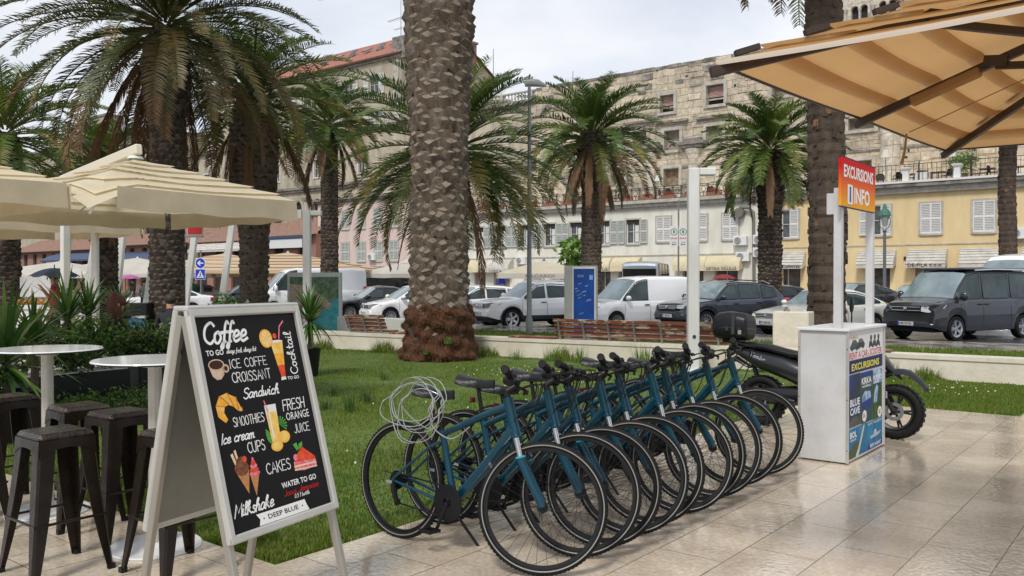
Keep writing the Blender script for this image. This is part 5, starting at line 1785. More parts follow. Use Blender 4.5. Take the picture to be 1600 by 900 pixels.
planter(-11.25, 6.4, .45, 1.2, .42, [(0, -.45, .72, .33, 1200), (0, .3, .66, .32, 1200), (.1, -.1, .62, .26, 600)], 'black planter of bushy green shrubs behind the near bar table', 12, 2)
planter(-11.9, 7.5, .45, 1.1, .42, [(0, -.5, .75, .34, 1200), (0, .2, 1.0, .36, 1300), (0, .6, .85, .33, 900)], 'black planter of tall green shrubs just left of the menu board', 13, 2)
planter(-9.3, 3.4, .9, .45, .40, [(0, 0, .62, .25, 300)], 'black planter with white pebbles at the left edge behind the stools', 14, 2)
# low ground cover in front of the planters
Vs, Fs, Ms, o_ = [], [], [], 0
for k in range(15):
 V, F, m = leaf_blob(330, .30, .30, .17, .022, leafm[:2] + [leafm[1]], 60 + k, 0, .4)
 V = V + np.array([-10.25 + .22 * math.sin(k * 2.1), 4.55 + k * .21, .10]); Vs.append(V); Fs.append(F + o_); Ms.append(m); o_ += len(V)
tag(raw_mesh('ground_cover', np.concatenate(Vs), np.concatenate(Fs), leafm, np.concatenate(Ms)), 'low leafy ground cover along the foot of the black planters', 'plants', kind='stuff')
for i, (px_, d_, h_) in enumerate([(545, 10.2, .34), (574, 10.9, .30), (520, 11.6, .22), (508, 10.4, .20), (600, 13.5, .16)]):
 p = at(px_, d_)
 tuft('weed_clump', p.x, p.y, -.01, 70, h_, .003, .13, [leafm[0], leafm[0], leafm[1]], 20 + i, ['feathery dark green weed clump, tallest in the lawn left of the bicycles', 'feathery weed clump nearest the cable-draped bicycle', 'feathery weed clump beside the menu board', 'low weed clump right at the menu board edge', 'small weed clump below the thick palm'][i], 'plant')
for i, (px_, d_) in enumerate([(862, 16.6), (905, 16.3), (1000, 15.6), (1012, 15.4), (1395, 13.6), (1440, 13.3), (806, 16.9)]):
 p = at(px_, d_)
 tuft('wall_weed', p.x, p.y, -.01, 60, [.3, .36, .48, .42, .34, .3, .25][i], .007, .16, [leafm[1], leafm[2], grass_b], 40 + i, ['leafy weed at the wall left end of the long bench', 'leafy weed at the wall under the long bench', 'tall dry weed against the wall, left of two', 'tall dry weed against the wall, right of two', 'weed at the wall right of the kiosk, nearer the scooter', 'weed at the wall right of the kiosk, farther right', 'round low weed right of the thick palm'][i], 'plant', curve=.3)
# broad-leaved tree at the white building
p = at(905, 50)
r_ = empty('broadleaf_tree', p, 0, 'light broad-leaved small tree between the slim palm trunk and the cream parasol', 'tree')
V, F, m = leaf_blob(520, 1.25, 1.1, 1.0, .22, leafm[1:], 8, 0, .35); c = raw_mesh('foliage', V, F, leafm[1:], m, r_); c.location = (0, 0, 3.1)
mb = MB(); mb.tube([(0, 0, -.15), (.1, 0, 1.5), (0, 0, 2.6)], [.12, .1, .06], 8); mb.build('trunk', bark_a, r_)

# ------------------------------------------------------------------ vehicles
def paint(name, col, metal=0.0, rough=.22):
 return mat(name, col, rough, metal=metal, coat=.8, var=.06, vscale=1.2)
p_white = paint('paint_white', (.92, .92, .92)); p_black = paint('paint_black', (.018, .018, .022)); p_grey = paint('paint_dark_grey', (.030, .032, .037), .3)
p_slate = paint('paint_slate', (.045, .052, .070), .4); p_navy = paint('paint_navy', (.018, .022, .05), .2); p_silver = paint('paint_silver', (.45, .5, .56), .5)
p_cream = paint('paint_cream', (.84, .83, .74)); p_red = paint('paint_red', (.42, .03, .03)); p_brown = paint('paint_bronze_black', (.045, .04, .042), .3)
lamp_red = mat('tail_lamp_red', (.50, .015, .02), .15, coat=.6)
lamp_clear = mat('head_lamp', (.55, .57, .58), .08, metal=.6, coat=.8)
rim_m = mat('rim_alloy', (.45, .46, .47), .28, metal=.85)
rim_dark = mat('rim_dark', (.10, .10, .11), .35, metal=.6)
seal = mat('window_seal', (.012, .012, .013), .4)
interior = mat('car_interior', (.015, .016, .018), .7)
auto_glass = mat('auto_glass', (.014, .022, .023), .05, spec=.5, col2=(.06, .085, .085), vscale=1.1)
auto_glass_light = mat('auto_glass_light', (.30, .37, .38), .05, spec=1.0, col2=(.16, .21, .22), vscale=.9)

_wheels = {}
def wheel(parent, x, y, r, wdt, spokes, side, dark=False):
 key = (round(r, 3), spokes, dark)
 if key not in _wheels:
  t = MB()
  prof = [(-.0, -wdt / 2 + .02), (-.012, -wdt / 2), (-.10 * r / .34, -wdt / 2), (-.12 * r / .34, -wdt / 2 + .04), (-.12 * r / .34, wdt / 2 - .04), (-.10 * r / .34, wdt / 2), (-.012, wdt / 2), (0, wdt / 2 - .02)]
  t.ring(prof, r, 32, 0)
  ro = r * .68
  m_ = MB()
  m_.ring([(0, -wdt / 2 + .01), (-.03, -wdt / 2 + .02), (-.035, wdt / 2 - .03), (0, wdt / 2 - .004), (.012, wdt / 2 - .002), (.012, wdt / 2 - .02)], ro, 32, 0)
  m_.lathe([(.01, -wdt / 2 + .05), (ro - .02, -wdt / 2 + .05)], 24, 1, cap=False)
  m_.lathe([(.055, 0), (.06, wdt / 2 - .03), (.04, wdt / 2 - .015), (.001, wdt / 2 - .015)], 14, 0)
  m_.lathe([(ro * .55, wdt / 2 - .09), (.05, wdt / 2 - .085)], 20, 2, cap=False)
  for k in range(spokes):
   a = 2 * PI * k / spokes
   for q in ((-1, 1) if spokes <= 5 else (0,)):
    M_ = Matrix.Rotation(a + q * .14, 4, 'Z')
    w0, w1 = (.026, .02) if spokes > 5 else (.022, .018)
    m_.add([M_ @ Vector(v) for v in [(.04, -w0, wdt / 2 - .045), (ro - .005, -w1, wdt / 2 - .03), (ro - .005, w1, wdt / 2 - .03), (.04, w0, wdt / 2 - .045),
      (.04, -w0, wdt / 2 - .02), (ro - .005, -w1, wdt / 2 - .008), (ro - .005, w1, wdt / 2 - .008), (.04, w0, wdt / 2 - .02)]],
        [(4, 5, 6, 7), (0, 1, 5, 4), (3, 7, 6, 2), (0, 3, 2, 1)], 0)
  to = t.build('tyre', black_rubber); rmo = m_.build('rim', [rim_dark if dark else rim_m, interior, grey_metal])
  _wheels[key] = (to.data, rmo.data)
  bpy.data.objects.remove(to); bpy.data.objects.remove(rmo)
 td, rd = _wheels[key]
 to = bpy.data.objects.new('wheel', td); COL.objects.link(to); to.parent = parent
 to.location = (x, y, r); to.rotation_euler = (-PI / 2 if side > 0 else PI / 2, 0, 0)
 ro_ = bpy.data.objects.new('rim', rd); COL.objects.link(ro_); ro_.parent = to
 return to

def interp(pts, x):
 return float(np.interp(x, [p[0] for p in pts], [p[1] for p in pts]))

def car(name, loc, heading, spec, body, label, cat, glass=None, side_glass=None, dark_rims=False, spokes=10, group='vehicles parked along the road', extra=None):
 """local: +x nose, y left. spec: L W belt[(x,z)] roof[(x,z)] axles(xf,xr) r, sill, win[(x0,x1)...]"""
 root = empty(name, loc, heading, label, cat, group)
 L_, W = spec['L'], spec['W']
 xf, xr = spec['axles']; rw = spec['r']; sill = spec.get('sill', .26)
 belt, roof = sorted(spec['belt']), sorted(spec['roof'])
 x_min, x_max = belt[0][0], belt[-1][0]
 N_ = 96
 xs = [x_min + (x_max - x_min) * i / N_ for i in range(N_ + 1)]
 tum = spec.get('tumble', .17)
 arch = rw + .055
 def hw(x):
  f = max(0, (x - (x_max - .75)) / .75); b = max(0, ((x_min + .6) - x) / .6)
  return W / 2 * (1 - spec.get('nose_taper', .17) * f ** 2.2 - .09 * b ** 2.2)
 def zb(x):
  z = sill + .10 * max(0, (x - (x_max - .35)) / .35) + .12 * max(0, ((x_min + .4) - x) / .4)
  for ax in (xf, xr):
   dd = abs(x - ax)
   if dd < arch: z = max(z, rw + math.sqrt(arch ** 2 - dd ** 2))
  return z
 def ring_pts(x):
  w = hw(x); zl = zb(x); zs_ = interp(belt, x); zr = max(zs_ + .012, interp(roof, x) if roof[0][0] <= x <= roof[-1][0] else 0)
  h = zr - zs_; t = min(1, h / .38)
  wr = w * (.95 - tum * t)
  zbot = min(zl, zs_ - .06)
  fr = lambda q: zbot + (zs_ - zbot) * q
  pts = [(w * .84, zbot), (w * .965, zbot), (w * .985, fr(.18)), (w, fr(.5)), (w * .992, fr(.78)), (w * .965, fr(.95)), (w * .94, zs_)]
  if h > .03:
   hb = max(zs_ + .5 * h, zr - .11);
   q1 = (hb - zs_) / h if h > 0 else 0
   pts += [(w * .94 + (wr - w * .94) * .5 * q1, zs_ + (hb - zs_) * .5), (w * .94 + (wr - w * .94) * q1, hb), (wr - .02, zr - .045 * t), (wr - .09, zr - .008 * t), (wr * .5, zr + .018), (0, zr + .026)]
  else:
   pts += [(w * .90, zs_ + .02), (w * .84, zs_ + .032), (w * .74, zs_ + .042), (w * .6, zs_ + .05), (w * .35, zs_ + .06), (0, zs_ + .066)]
  return pts
 nR = 13
 ws0, ws1 = spec['windshield']   # x front base, x roof front
 rg0, rg1 = spec['rearglass']    # x roof rear, x rear base
 bm_, gl_, gr_ = MB(), MB(), MB()
 R_ = [ring_pts(x) for x in xs]
 for i in range(N_):
  for sgn in (1, -1):
   for j in range(nR - 1):
    a, b = R_[i][j], R_[i][j + 1]; c, e = R_[i + 1][j + 1], R_[i + 1][j]
    q = [(xs[i], sgn * a[0], a[1]), (xs[i], sgn * b[0], b[1]), (xs[i + 1], sgn * c[0], c[1]), (xs[i + 1], sgn * e[0], e[1])]
    if sgn < 0: q = q[::-1]
    xm = (xs[i] + xs[i + 1]) / 2
    is_g = j >= 9 and ((min(ws0, ws1) + .03 < xm < max(ws0, ws1) - .03) or (rg0 is not None and min(rg0, rg1) + .04 < xm < max(rg0, rg1) - .05))
    ((gl_ if xm > 0 else gr_) if is_g else bm_).add(q, [(0, 1, 2, 3)])
 # end caps, slightly domed
 for xe, i, dx in ((x_max, N_, .05), (x_min, 0, -.05)):
  P_ = R_[i]
  full = [(xe, p[0], p[1]) for p in P_] + [(xe, -p[0], p[1]) for p in P_[::-1][1:]]
  zc_ = sum(p[1] for p in P_) / len(P_)
  inn = [(xe + dx, p[1] * .93, zc_ + (p[2] - zc_) * .88) for p in full]
  m = len(full)
  fs = [(k, (k + 1) % m, m + (k + 1) % m, m + k) for k in range(m)]
  if dx < 0: fs = [f[::-1] for f in fs]
  bm_.add(full + inn, fs)
  cen = (xe + dx * 1.2, 0, zc_)
  bm_.add(inn + [cen], [((k, (k + 1) % m, m) if dx > 0 else ((k + 1) % m, k, m)) for k in range(m)])
 bob = bm_.build('body', body, root, angle=50)
 g = glass or auto_glass_light
 if gl_.v:
  # separate fore and aft screens
  go = gl_.build('windscreen', g, root, angle=60)
 if gr_.v: gr_.build('rear_window', g, root, angle=60)
 if spec.get('rear_box'):
  za_, zb_ = spec['rear_box']; c_ = MB(); c_.box((x_min - .075, 0, (za_ + zb_) / 2), (.03, W * .80, zb_ - za_), bev=.012); c_.build('rear_window', mat('tinted_glass', (.012, .014, .015), .12, spec=.35), root)
 # dark underbody
 mb = MB(); mb.box(((x_min + x_max) / 2, 0, .42), (x_max - x_min - .35, W * .72, .36))
 mb.build('underbody', interior, root, smooth=False)
 # side windows
 def yside(x, z):
  P_ = ring_pts(x)
  zz = [p[1] for p in P_[3:10]]; yy = [p[0] for p in P_[3:10]]
  return float(np.interp(z, zz, yy))
 for (x0, x1) in spec['win']:
  for sgn in (1, -1):
   mb = MB(); rows_o, rows_i = [], []
   n = 14
   ok = []
   for k in range(n + 1):
    x = x0 + (x1 - x0) * k / n
    zl = interp(belt, x) + .035; zt = (interp(roof, x) if roof[0][0] <= x <= roof[-1][0] else 0) - .085
    if zt > zl + .03: ok.append((x, zl, zt))
   if len(ok) < 2: continue
   for (x, zl, zt) in ok:
    zs3 = [zl + (zt - zl) * q for q in (0, .33, .66, 1)]
    rows_i.append([(x, sgn * (yside(x, z) + .008), z) for z in zs3])
   for q, ex, m_i in ((rows_i, 0, 0),):
    if sgn > 0: mb.grid(q, 0)
    else: mb.grid(q[::-1], 0)
   # seal frame round the glass
   low = [r_[0] for r_ in rows_i]; top = [r_[-1] for r_ in rows_i]
   loop = low + top[::-1]
   mb.tube([Vector(p) for p in loop], .012, 5, 1, closed=True)
   mb.build('window', [side_glass or auto_glass, seal], root, angle=60)
 # seams, handles, mirrors
 dk = MB()
 for xd in spec.get('seams', []):
  for sgn in (1, -1):
   zt = interp(belt, xd)
   pts = [(xd, sgn * (yside_low(hw, xd, q, zb, belt) + .002), z_) for q, z_ in [(q, max(zb(xd), sill) + (zt - max(zb(xd), sill)) * q) for q in (0.08, .3, .5, .75, .98)]]
   dk.tube(pts, .006, 4)
 for xh in spec.get('handles', []):
  for sgn in (1, -1):
   z = interp(belt, xh) - .12
   hb_ = MB(); hb_.box((xh, sgn * (hw(xh) * .995 + .015), z), (.20, .03, .03), bev=.008); hb_.build('door_handle', seal, root)
 if dk.v: dk.build('door_seam', seal, root)
 if spec.get('cladding'):
  def one(f):
   c_ = MB(); f(c_); c_.build('cladding', seal, root)
  for sgn in (1, -1):
   a, b = xr + arch + .03, xf - arch - .03
   one(lambda c_: c_.box(((a + b) / 2, sgn * (W / 2 * .985), sill + .06), (b - a, .05, .16), bev=.02))
  for ax in (xf, xr):
   for sgn in (1, -1):
    pts = [(ax + (arch + .015) * math.cos(R(t)), sgn * (hw(ax) * .985), rw + (arch + .015) * math.sin(R(t))) for t in range(-10, 191, 10)]
    one(lambda c_: c_.tube(pts, .03, 6))
  one(lambda c_: c_.box((x_max - .02, 0, sill + .14), (.12, W * .8, .2), bev=.04)); one(lambda c_: c_.box((x_min + .02, 0, sill + .14), (.12, W * .85, .2), bev=.04))
 for sgn in (1, -1):
  xm_ = ws0 - .28 if ws0 > ws1 else ws0
  mb = MB(); zm = interp(belt, xm_) + .12
  mb.sphere((xm_, sgn * (W / 2 + .08), zm), .09, .11, spec.get('mirror_h', .085), 12, 8)
  mb.cyl((xm_ - .02, sgn * (W / 2 - .1), zm - .07), (xm_, sgn * (W / 2 + .04), zm - .02), .025, n=6)
  mb.build('mirror', spec.get('mirror_mat', body), root)
 for ax in (xf, xr):
  for sgn in (1, -1):
   wheel(root, ax, sgn * (W / 2 - .13), rw, .22, spokes, sgn, dark_rims)
 # lamps
 fz = spec.get('lamp_z', .68)
 for sgn in (1, -1):
  xh = x_max - spec.get('lamp_in', .12)
  mb = MB()
  lh = spec.get('lamp_h', .15)
  ya, yb = hw(x_max) * .52, hw(x_max - .35) * .985
  pa = [(x_max + .045, sgn * ya, fz - lh * .3), (x_max + .02, sgn * (ya + yb) * .52, fz - lh * .45), (x_max - .34, sgn * (yb + .01), fz + lh * .1), (x_max - .46, sgn * (yb + .008), fz + lh * .55), (x_max - .1, sgn * (hw(x_max - .1) * .93), fz + lh * .6), (x_max + .035, sgn * ya, fz + lh * .25)]
  cxm = Vector((x_max - .25, sgn * (ya + yb) / 2, fz))
  outp = [Vector(p) for p in pa]; inn = [p + (cxm - p) * .25 for p in outp]
  n = len(outp); fr_ = [tuple(range(n))[::sgn]]
  mb.add(outp + inn, fr_ + [((k, (k + 1) % n, n + (k + 1) % n, n + k)[::-sgn]) for k in range(n)], 0)
  mb.sphere((x_max - .04, sgn * (ya * .75 + yb * .25), fz + .01), .045, n=10, m=6, mi=1)
  mb.build('headlight', [lamp_clear, chrome], root, angle=20)
  mb = MB(); tz = spec.get('tail_z', fz + .18); th_ = spec.get('tail_h', .16)
  mb.box((x_min + .07, sgn * (hw(x_min + .1) * .86), tz), (.26, hw(x_min) * .34, th_), bev=.035)
  mb.build('tail_light', lamp_red, root)
 mb = MB()
 gz = spec.get('grille_z', fz - .02); gh = spec.get('grille_h', .16)
 mb.box((x_max + .035, 0, gz), (.05, W * .5, gh), 0, bev=.015)
 for k in range(spec.get('bars', 3)):
  mb.box((x_max + .065, 0, gz - gh / 2 + gh * (k + .5) / spec.get('bars', 3)), (.02, W * .48, .02), 1)
 mb.box((x_max + .02, 0, sill + .17), (.06, W * .62, .12), 0, bev=.02)
 mb.lathe([(.055, 0), (.055, .015), (.045, .02), (.001, .02)], 16, 1, Matrix.Translation((x_max + .075, 0, gz)) @ Matrix.Rotation(PI / 2, 4, 'Y'))
 mb.build('grille', [seal, chrome], root)
 if spec.get('plate', True):
  mb = MB(); mb.box((x_max + .075, 0, sill + .20), (.012, .52, .11)); mb.box((x_max + .083, -.235, sill + .20), (.004, .045, .10), 1)
  po = mb.build('number_plate', [m_shutw, mat('sign_blue', (.02, .05, .5), .4)], root, smooth=False)
  tb = MB(); M_ = Matrix.Translation((x_max + .084, -.2, sill + .17)) @ Matrix.Rotation(PI / 2, 4, 'Z') @ Matrix.Rotation(PI / 2, 4, 'X')
  block_text(tb, spec.get('reg', 'ST 482 KL'), 0, 0, .40, .065, M_, bold=.01); tb.build('lettering', m_ink, po, smooth=False)
  mb = MB(); mb.box((x_min - .07, 0, spec.get('rplate', .75)), (.012, .52, .11)); mb.build('number_plate', m_shutw, root, smooth=False)
 if extra: extra(root, spec, hw)
 return root

def yside_low(hw, x, q, zb, belt):
 return hw(x) * float(np.interp(q, [0, .18, .5, .78, .95, 1], [.965, .985, 1, .992, .965, .94]))

SEDAN = dict(L=4.6, W=1.8, axles=(1.45, -1.3), r=.32, sill=.24, windshield=(.95, .25), rearglass=(-1.15, -1.85),
 belt=[(-2.3, .62), (-2.27, .92), (-1.85, .97), (-1.0, .95), (.9, .88), (1.2, .86), (1.9, .76), (2.22, .68), (2.3, .52)],
 roof=[(-1.87, .97), (-1.2, 1.28), (-.6, 1.41), (-.1, 1.44), (.25, 1.40), (.97, .885)], win=[(-.02, .78), (-.12, -1.02), (-1.1, -1.6)], seams=[.85, -.07, -1.0], handles=[.12, -.85], lamp_z=.66)
HATCH = dict(L=4.1, W=1.75, axles=(1.3, -1.2), r=.31, sill=.23, windshield=(1.1, .3), rearglass=(-1.45, -1.95),
 belt=[(-2.05, .55), (-2.02, .95), (-1.9, 1.02), (-1.0, 1.0), (.9, .92), (1.15, .90), (1.75, .78), (2.0, .66), (2.05, .5)],
 roof=[(-1.95, 1.03), (-1.5, 1.38), (-.9, 1.46), (-.1, 1.49), (.3, 1.45), (1.13, .92)], win=[(.0, .92), (-.1, -.95), (-1.05, -1.5)], seams=[.95, -.05], handles=[.1, -.8], lamp_z=.70, grille_h=.12, bars=1)
SUV = dict(L=4.45, W=1.86, axles=(1.38, -1.28), r=.355, sill=.34, windshield=(1.05, .35), rearglass=(-1.7, -2.08), cladding=True,
 belt=[(-2.22, .62), (-2.2, 1.02), (-2.05, 1.12), (-1.0, 1.08), (.8, 1.03), (1.08, 1.02), (1.75, .96), (2.12, .88), (2.22, .62)],
 roof=[(-2.08, 1.13), (-1.75, 1.50), (-1.1, 1.62), (-.2, 1.66), (.35, 1.61), (1.08, 1.04)], win=[(.05, .88), (-.05, -.95), (-1.05, -1.7)], seams=[.98, 0, -.98], handles=[.14, -.82], lamp_z=.84, grille_z=.82, grille_h=.14, tail_z=1.02)
CADDY = dict(L=4.4, W=1.8, axles=(1.42, -1.25), r=.31, sill=.26, windshield=(1.30, .55), rearglass=(None, None), tumble=.09,
 belt=[(-2.2, .5), (-2.19, 1.0), (.8, .98), (1.3, .97), (1.85, .88), (2.12, .74), (2.2, .5)],
 roof=[(-2.19, 1.70), (-2.1, 1.78), (-1.5, 1.83), (-.2, 1.83), (.3, 1.80), (.6, 1.72), (1.32, .98)], win=[(.12, 1.15)], seams=[1.1, .05, -.95], handles=[.2], lamp_z=.72, tail_z=1.2, tail_h=.4)
T6 = dict(L=4.95, W=1.92, axles=(1.60, -1.42), r=.345, sill=.28, windshield=(1.72, 1.02), rearglass=(-2.3, -2.45), tumble=.12, nose_taper=.12,
 belt=[(-2.47, .5), (-2.46, 1.16), (1.3, 1.14), (1.72, 1.14), (2.2, 1.02), (2.42, .86), (2.47, .5)],
 roof=[(-2.46, 1.7), (-2.3, 1.92), (-1.6, 1.98), (.7, 1.98), (1.02, 1.93), (1.75, 1.15)], win=[(.52, 1.5), (-.75, .42), (-2.1, -.85)], seams=[1.45, .46, -.8], handles=[.6, .3], lamp_z=.90, lamp_h=.22, grille_z=.90, grille_h=.19, bars=2, mirror_h=.14, tail_z=1.1, tail_h=.5, reg='HAB TB 260')
DUCATO = dict(L=5.4, W=2.0, axles=(1.85, -1.6), r=.34, sill=.32, windshield=(2.05, 1.25), rearglass=(None, None), tumble=.08, nose_taper=.2,
 belt=[(-2.7, .5), (-2.69, 1.2), (1.6, 1.2), (2.05, 1.17), (2.5, .98), (2.66, .7), (2.7, .5)],
 roof=[(-2.69, 2.1), (-2.6, 2.22), (-1.8, 2.27), (.7, 2.27), (1.1, 2.2), (1.4, 2.0), (2.07, 1.18)], win=[(.75, 1.85)], seams=[1.75, .65, -.6], handles=[.8], lamp_z=.92, mirror_h=.16, tail_z=1.2, tail_h=.4)
MINIBUS = dict(L=6.0, W=2.0, axles=(2.0, -1.6), r=.36, sill=.34, windshield=(2.4, 1.75), rearglass=(None, None), tumble=.06, rear_box=(1.4, 2.25),
 belt=[(-3.0, .5), (-2.99, 1.28), (2.0, 1.25), (2.4, 1.22), (2.8, 1.02), (3.0, .6)],
 roof=[(-2.99, 2.3), (-2.85, 2.52), (-2.2, 2.6), (1.4, 2.6), (1.75, 2.5), (2.42, 1.24)], win=[(1.2, 2.1), (-.1, 1.0), (-1.4, -.2), (-2.7, -1.5)], seams=[2.1, 1.1], handles=[1.2], lamp_z=.95, tail_z=1.2, tail_h=.5, mirror_h=.16)
XSIX = dict(SUV); XSIX.update(W=1.92, rearglass=(-1.2, -2.1), roof=[(-2.1, 1.13), (-1.5, 1.36), (-.8, 1.54), (-.2, 1.58), (.35, 1.54), (1.08, 1.04)], win=[(.05, .88), (-.05, -.85), (-.93, -1.55)], tail_z=1.0, tail_h=.14)
ESTATE = dict(SEDAN); ESTATE.update(rearglass=(-1.9, -2.2), roof=[(-2.2, .98), (-1.9, 1.3), (-1.2, 1.43), (-.1, 1.46), (.25, 1.41), (.97, .885)], win=[(-.02, .78), (-.12, -1.02), (-1.1, -1.9)])

HEAD = R(245.5)
RZ = -.15
def place(px, d, dx, spec, heading=HEAD, left=True):
 """ground point of the near side front wheel -> car origin"""
 p = at(px, d, RZ)
 xf = spec['axles'][0]; w = spec['W'] / 2
 c, s_ = math.cos(heading), math.sin(heading)
 lx, ly = xf, w * (1 if left else -1)
 return Vector((p.x - (lx * c - ly * s_), p.y - (lx * s_ + ly * c), RZ))

def poptop(root, spec, hw):
 mb = MB(); mb.box((-.55, 0, 2.03), (3.2, 1.5, .07), bev=.03)
 mb.build('roof_box', p_black, root)
 mb = MB()
 for sgn in (1, -1): mb.tube([(.7, sgn * .84, 1.99), (-.2, sgn * .84, 2.02), (-2.2, sgn * .84, 2.0)], .02, 6)
 mb.build('roof_rail', chrome, root)
 mb = MB()
 for sgn in (1, -1): mb.box((2.45, sgn * .66, .42), (.07, .26, .035), bev=.01)
 mb.build('fog_lamp', lamp_clear, root)
car('van', place(1497, 24.0, 0, T6), HEAD, T6, p_grey, 'dark grey passenger van with chrome grille bars, parked at the right edge', 'van', side_glass=auto_glass, extra=poptop, spokes=5)
car('parked_car', place(1268, 25.2, 0, SEDAN), HEAD, SEDAN, p_cream, 'cream white saloon behind the kiosk, its nose behind the palm', 'car', glass=auto_glass_light)
def rails(root, spec, hw):
 mb = MB()
 for sgn in (1, -1): mb.tube([(.2, sgn * .62, 1.64), (-.2, sgn * .63, 1.71), (-1.3, sgn * .62, 1.67), (-1.6, sgn * .61, 1.58)], .02, 6)
 mb.build('roof_rail', chrome, root)
car('parked_car', place(1105, 27.8, 0, SUV), HEAD, SUV, p_slate, 'slate grey off-roader with chrome grille behind the long bench', 'car', extra=rails)
car('van', place(965, 28.9, 0, CADDY), HEAD, CADDY, p_white, 'white windowless delivery van right of the blue panel', 'van')
car('parked_car', place(801, 29.6, 0, SUV), HEAD, SUV, p_white, 'white off-roader with black lower trim behind the street lamp', 'car', extra=rails, spokes=5, dark_rims=False)
car('parked_car', place(712, 33.5, 0, HATCH), HEAD, HATCH, p_white, 'white hatchback between the thick palm and the white off-roader', 'car')
car('parked_car', place(694, 40, 0, ESTATE), HEAD, ESTATE, p_silver, 'pale silver estate car behind the white hatchback', 'car')
car('parked_car', place(611, 33.0, 0, HATCH), HEAD, HATCH, p_white, 'small white hatchback whose nose shows left of the thick palm', 'car')
car('parked_car', place(548, 36.5, 0, SEDAN), HEAD, SEDAN, p_black, 'black saloon between the map panel and the small white hatchback', 'car')
car('van', place(538, 47, 0, T6), HEAD, dict(T6), p_navy, 'dark blue van behind the black saloon', 'van')
car('van', place(428, 40, 0, DUCATO), HEAD, DUCATO, p_white, 'big white panel van behind the map panel', 'van')
# second row, seen between the first
car('parked_car', place(1322, 36.5, 0, XSIX), HEAD, XSIX, p_brown, 'dark sloping-roofed off-roader with red tail lamp behind the cream saloon', 'car')
car('minibus', at(1012, 44.5, RZ), R(112), MINIBUS, p_silver, 'silver white minibus seen from behind above the delivery van', 'minibus', glass=glass_dark, group='vehicles parked along the road')
car('parked_car', at(1118, 43.0, RZ), R(108), SUV, p_silver, 'silver off-roader seen from behind, right of the minibus', 'car', glass=glass_dark)
car('parked_car', place(1186, 37.0, 0, HATCH), HEAD, HATCH, p_black, 'black hatchback with red tail lamp left of the big smooth palm', 'car')
car('parked_car', place(1424, 45, 0, ESTATE), HEAD, ESTATE, p_black, 'black estate car whose pale roof edge shows before the awning with lettering', 'car')
hv = car('van', place(1598, 33.0, 0, DUCATO), HEAD, DUCATO, p_white, 'white high-roofed van behind the grey passenger van at the right edge', 'van')
hv.scale = (1, 1, 1.2)
car('parked_car', place(197, 38, 0, SEDAN), HEAD, SEDAN, p_white, 'white saloon seen left of the tall dark palm trunk', 'car')
car('parked_car', place(340, 45, 0, SEDAN), HEAD, SEDAN, p_black, 'black saloon left of the brown palm trunk, beyond the blue signs', 'car')
car('parked_car', at(286, 50, RZ), HEAD, HATCH, p_silver, 'silver hatchback with red tail lamp beyond the person under the lilac umbrella', 'car')
car('parked_car', at(700, 52, RZ), HEAD, HATCH, p_red, 'red hatchback by the white parasol left of the thick palm', 'car')

# ------------------------------------------------------------------ street furniture
galv = mat('galvanised', (.27, .29, .28), .45, metal=.5, var=.2, vscale=8)
pole_w = mat('mast_white', (.70, .70, .67), .4, col2=(.58, .57, .53), vscale=2.5, stretch=(1, 1, .3))
blue_s = mat('sign_blue', (.02, .05, .5), .4)

p = at(827, 24.8)
r_ = empty('street_lamp', p, R(38.5), 'tall grey street lamp with one flat head between the palms', 'street lamp')
mb = MB(); mb.lathe([(.10, -.02), (.10, .4), (.075, .5), (.06, 3), (.045, 7.15)], 12); mb.build('pole', galv, r_)
mb = MB(); mb.tube([(-.14, 0, 7.22), (.0, 0, 7.26), (.25, 0, 7.24), (.5, 0, 7.16)], [.09, .12, .11, .03], 10, flat=.55); mb.build('lamp_head', mat('lamp_head_grey', (.3, .31, .3), .4), r_)

def mast(px, d, h, wd, label, arm=True, tilt=0.0, group=None):
 p = at(px, d)
 r_ = empty('mast', p, YAW, label, 'mast', group)
 r_.rotation_euler = (0, tilt, YAW)
 mb = MB(); mb.box((0, 0, h / 2), (wd, wd, h), bev=.02); mb.box((0, 0, .03), (wd * 1.6, wd * 1.6, .06), bev=.01)
 if arm:
  mb.cyl((0, -wd / 2 - .004, h * .18), (0, -wd / 2 - .012, h * .18), .03, n=10, mi=1)
 mb.build('pole', [pole_w, dark_metal], r_)
 if arm:
  mb = MB(); mb.box((wd * 1.25, 0, h - wd * .35), (wd * 1.5, wd * .9, wd * .7), bev=.02); mb.build('arm', pole_w, r_)
 return r_
mast(1083, 14.4, 3.44, .185, 'square white mast with a short arm, before the long bench')
mast(480, 21.5, 3.30, .185, 'square white mast with a short arm, before the map panel')
for (px, d, h, ti, lb) in [(95, 34, 4.6, .16, 'first'), (137, 34, 4.6, .17, 'second'), (187, 36, 4.6, .10, 'third'), (233, 34, 4.4, .16, 'fourth'), (296, 37, 4.6, .13, 'fifth'), (351, 36, 4.6, .14, 'sixth')]:
 q = mast(px - 8, d, h, .24, 'tilted white mast over the market stalls, %s from the left' % lb, False, ti, 'tilted white masts over the stalls')

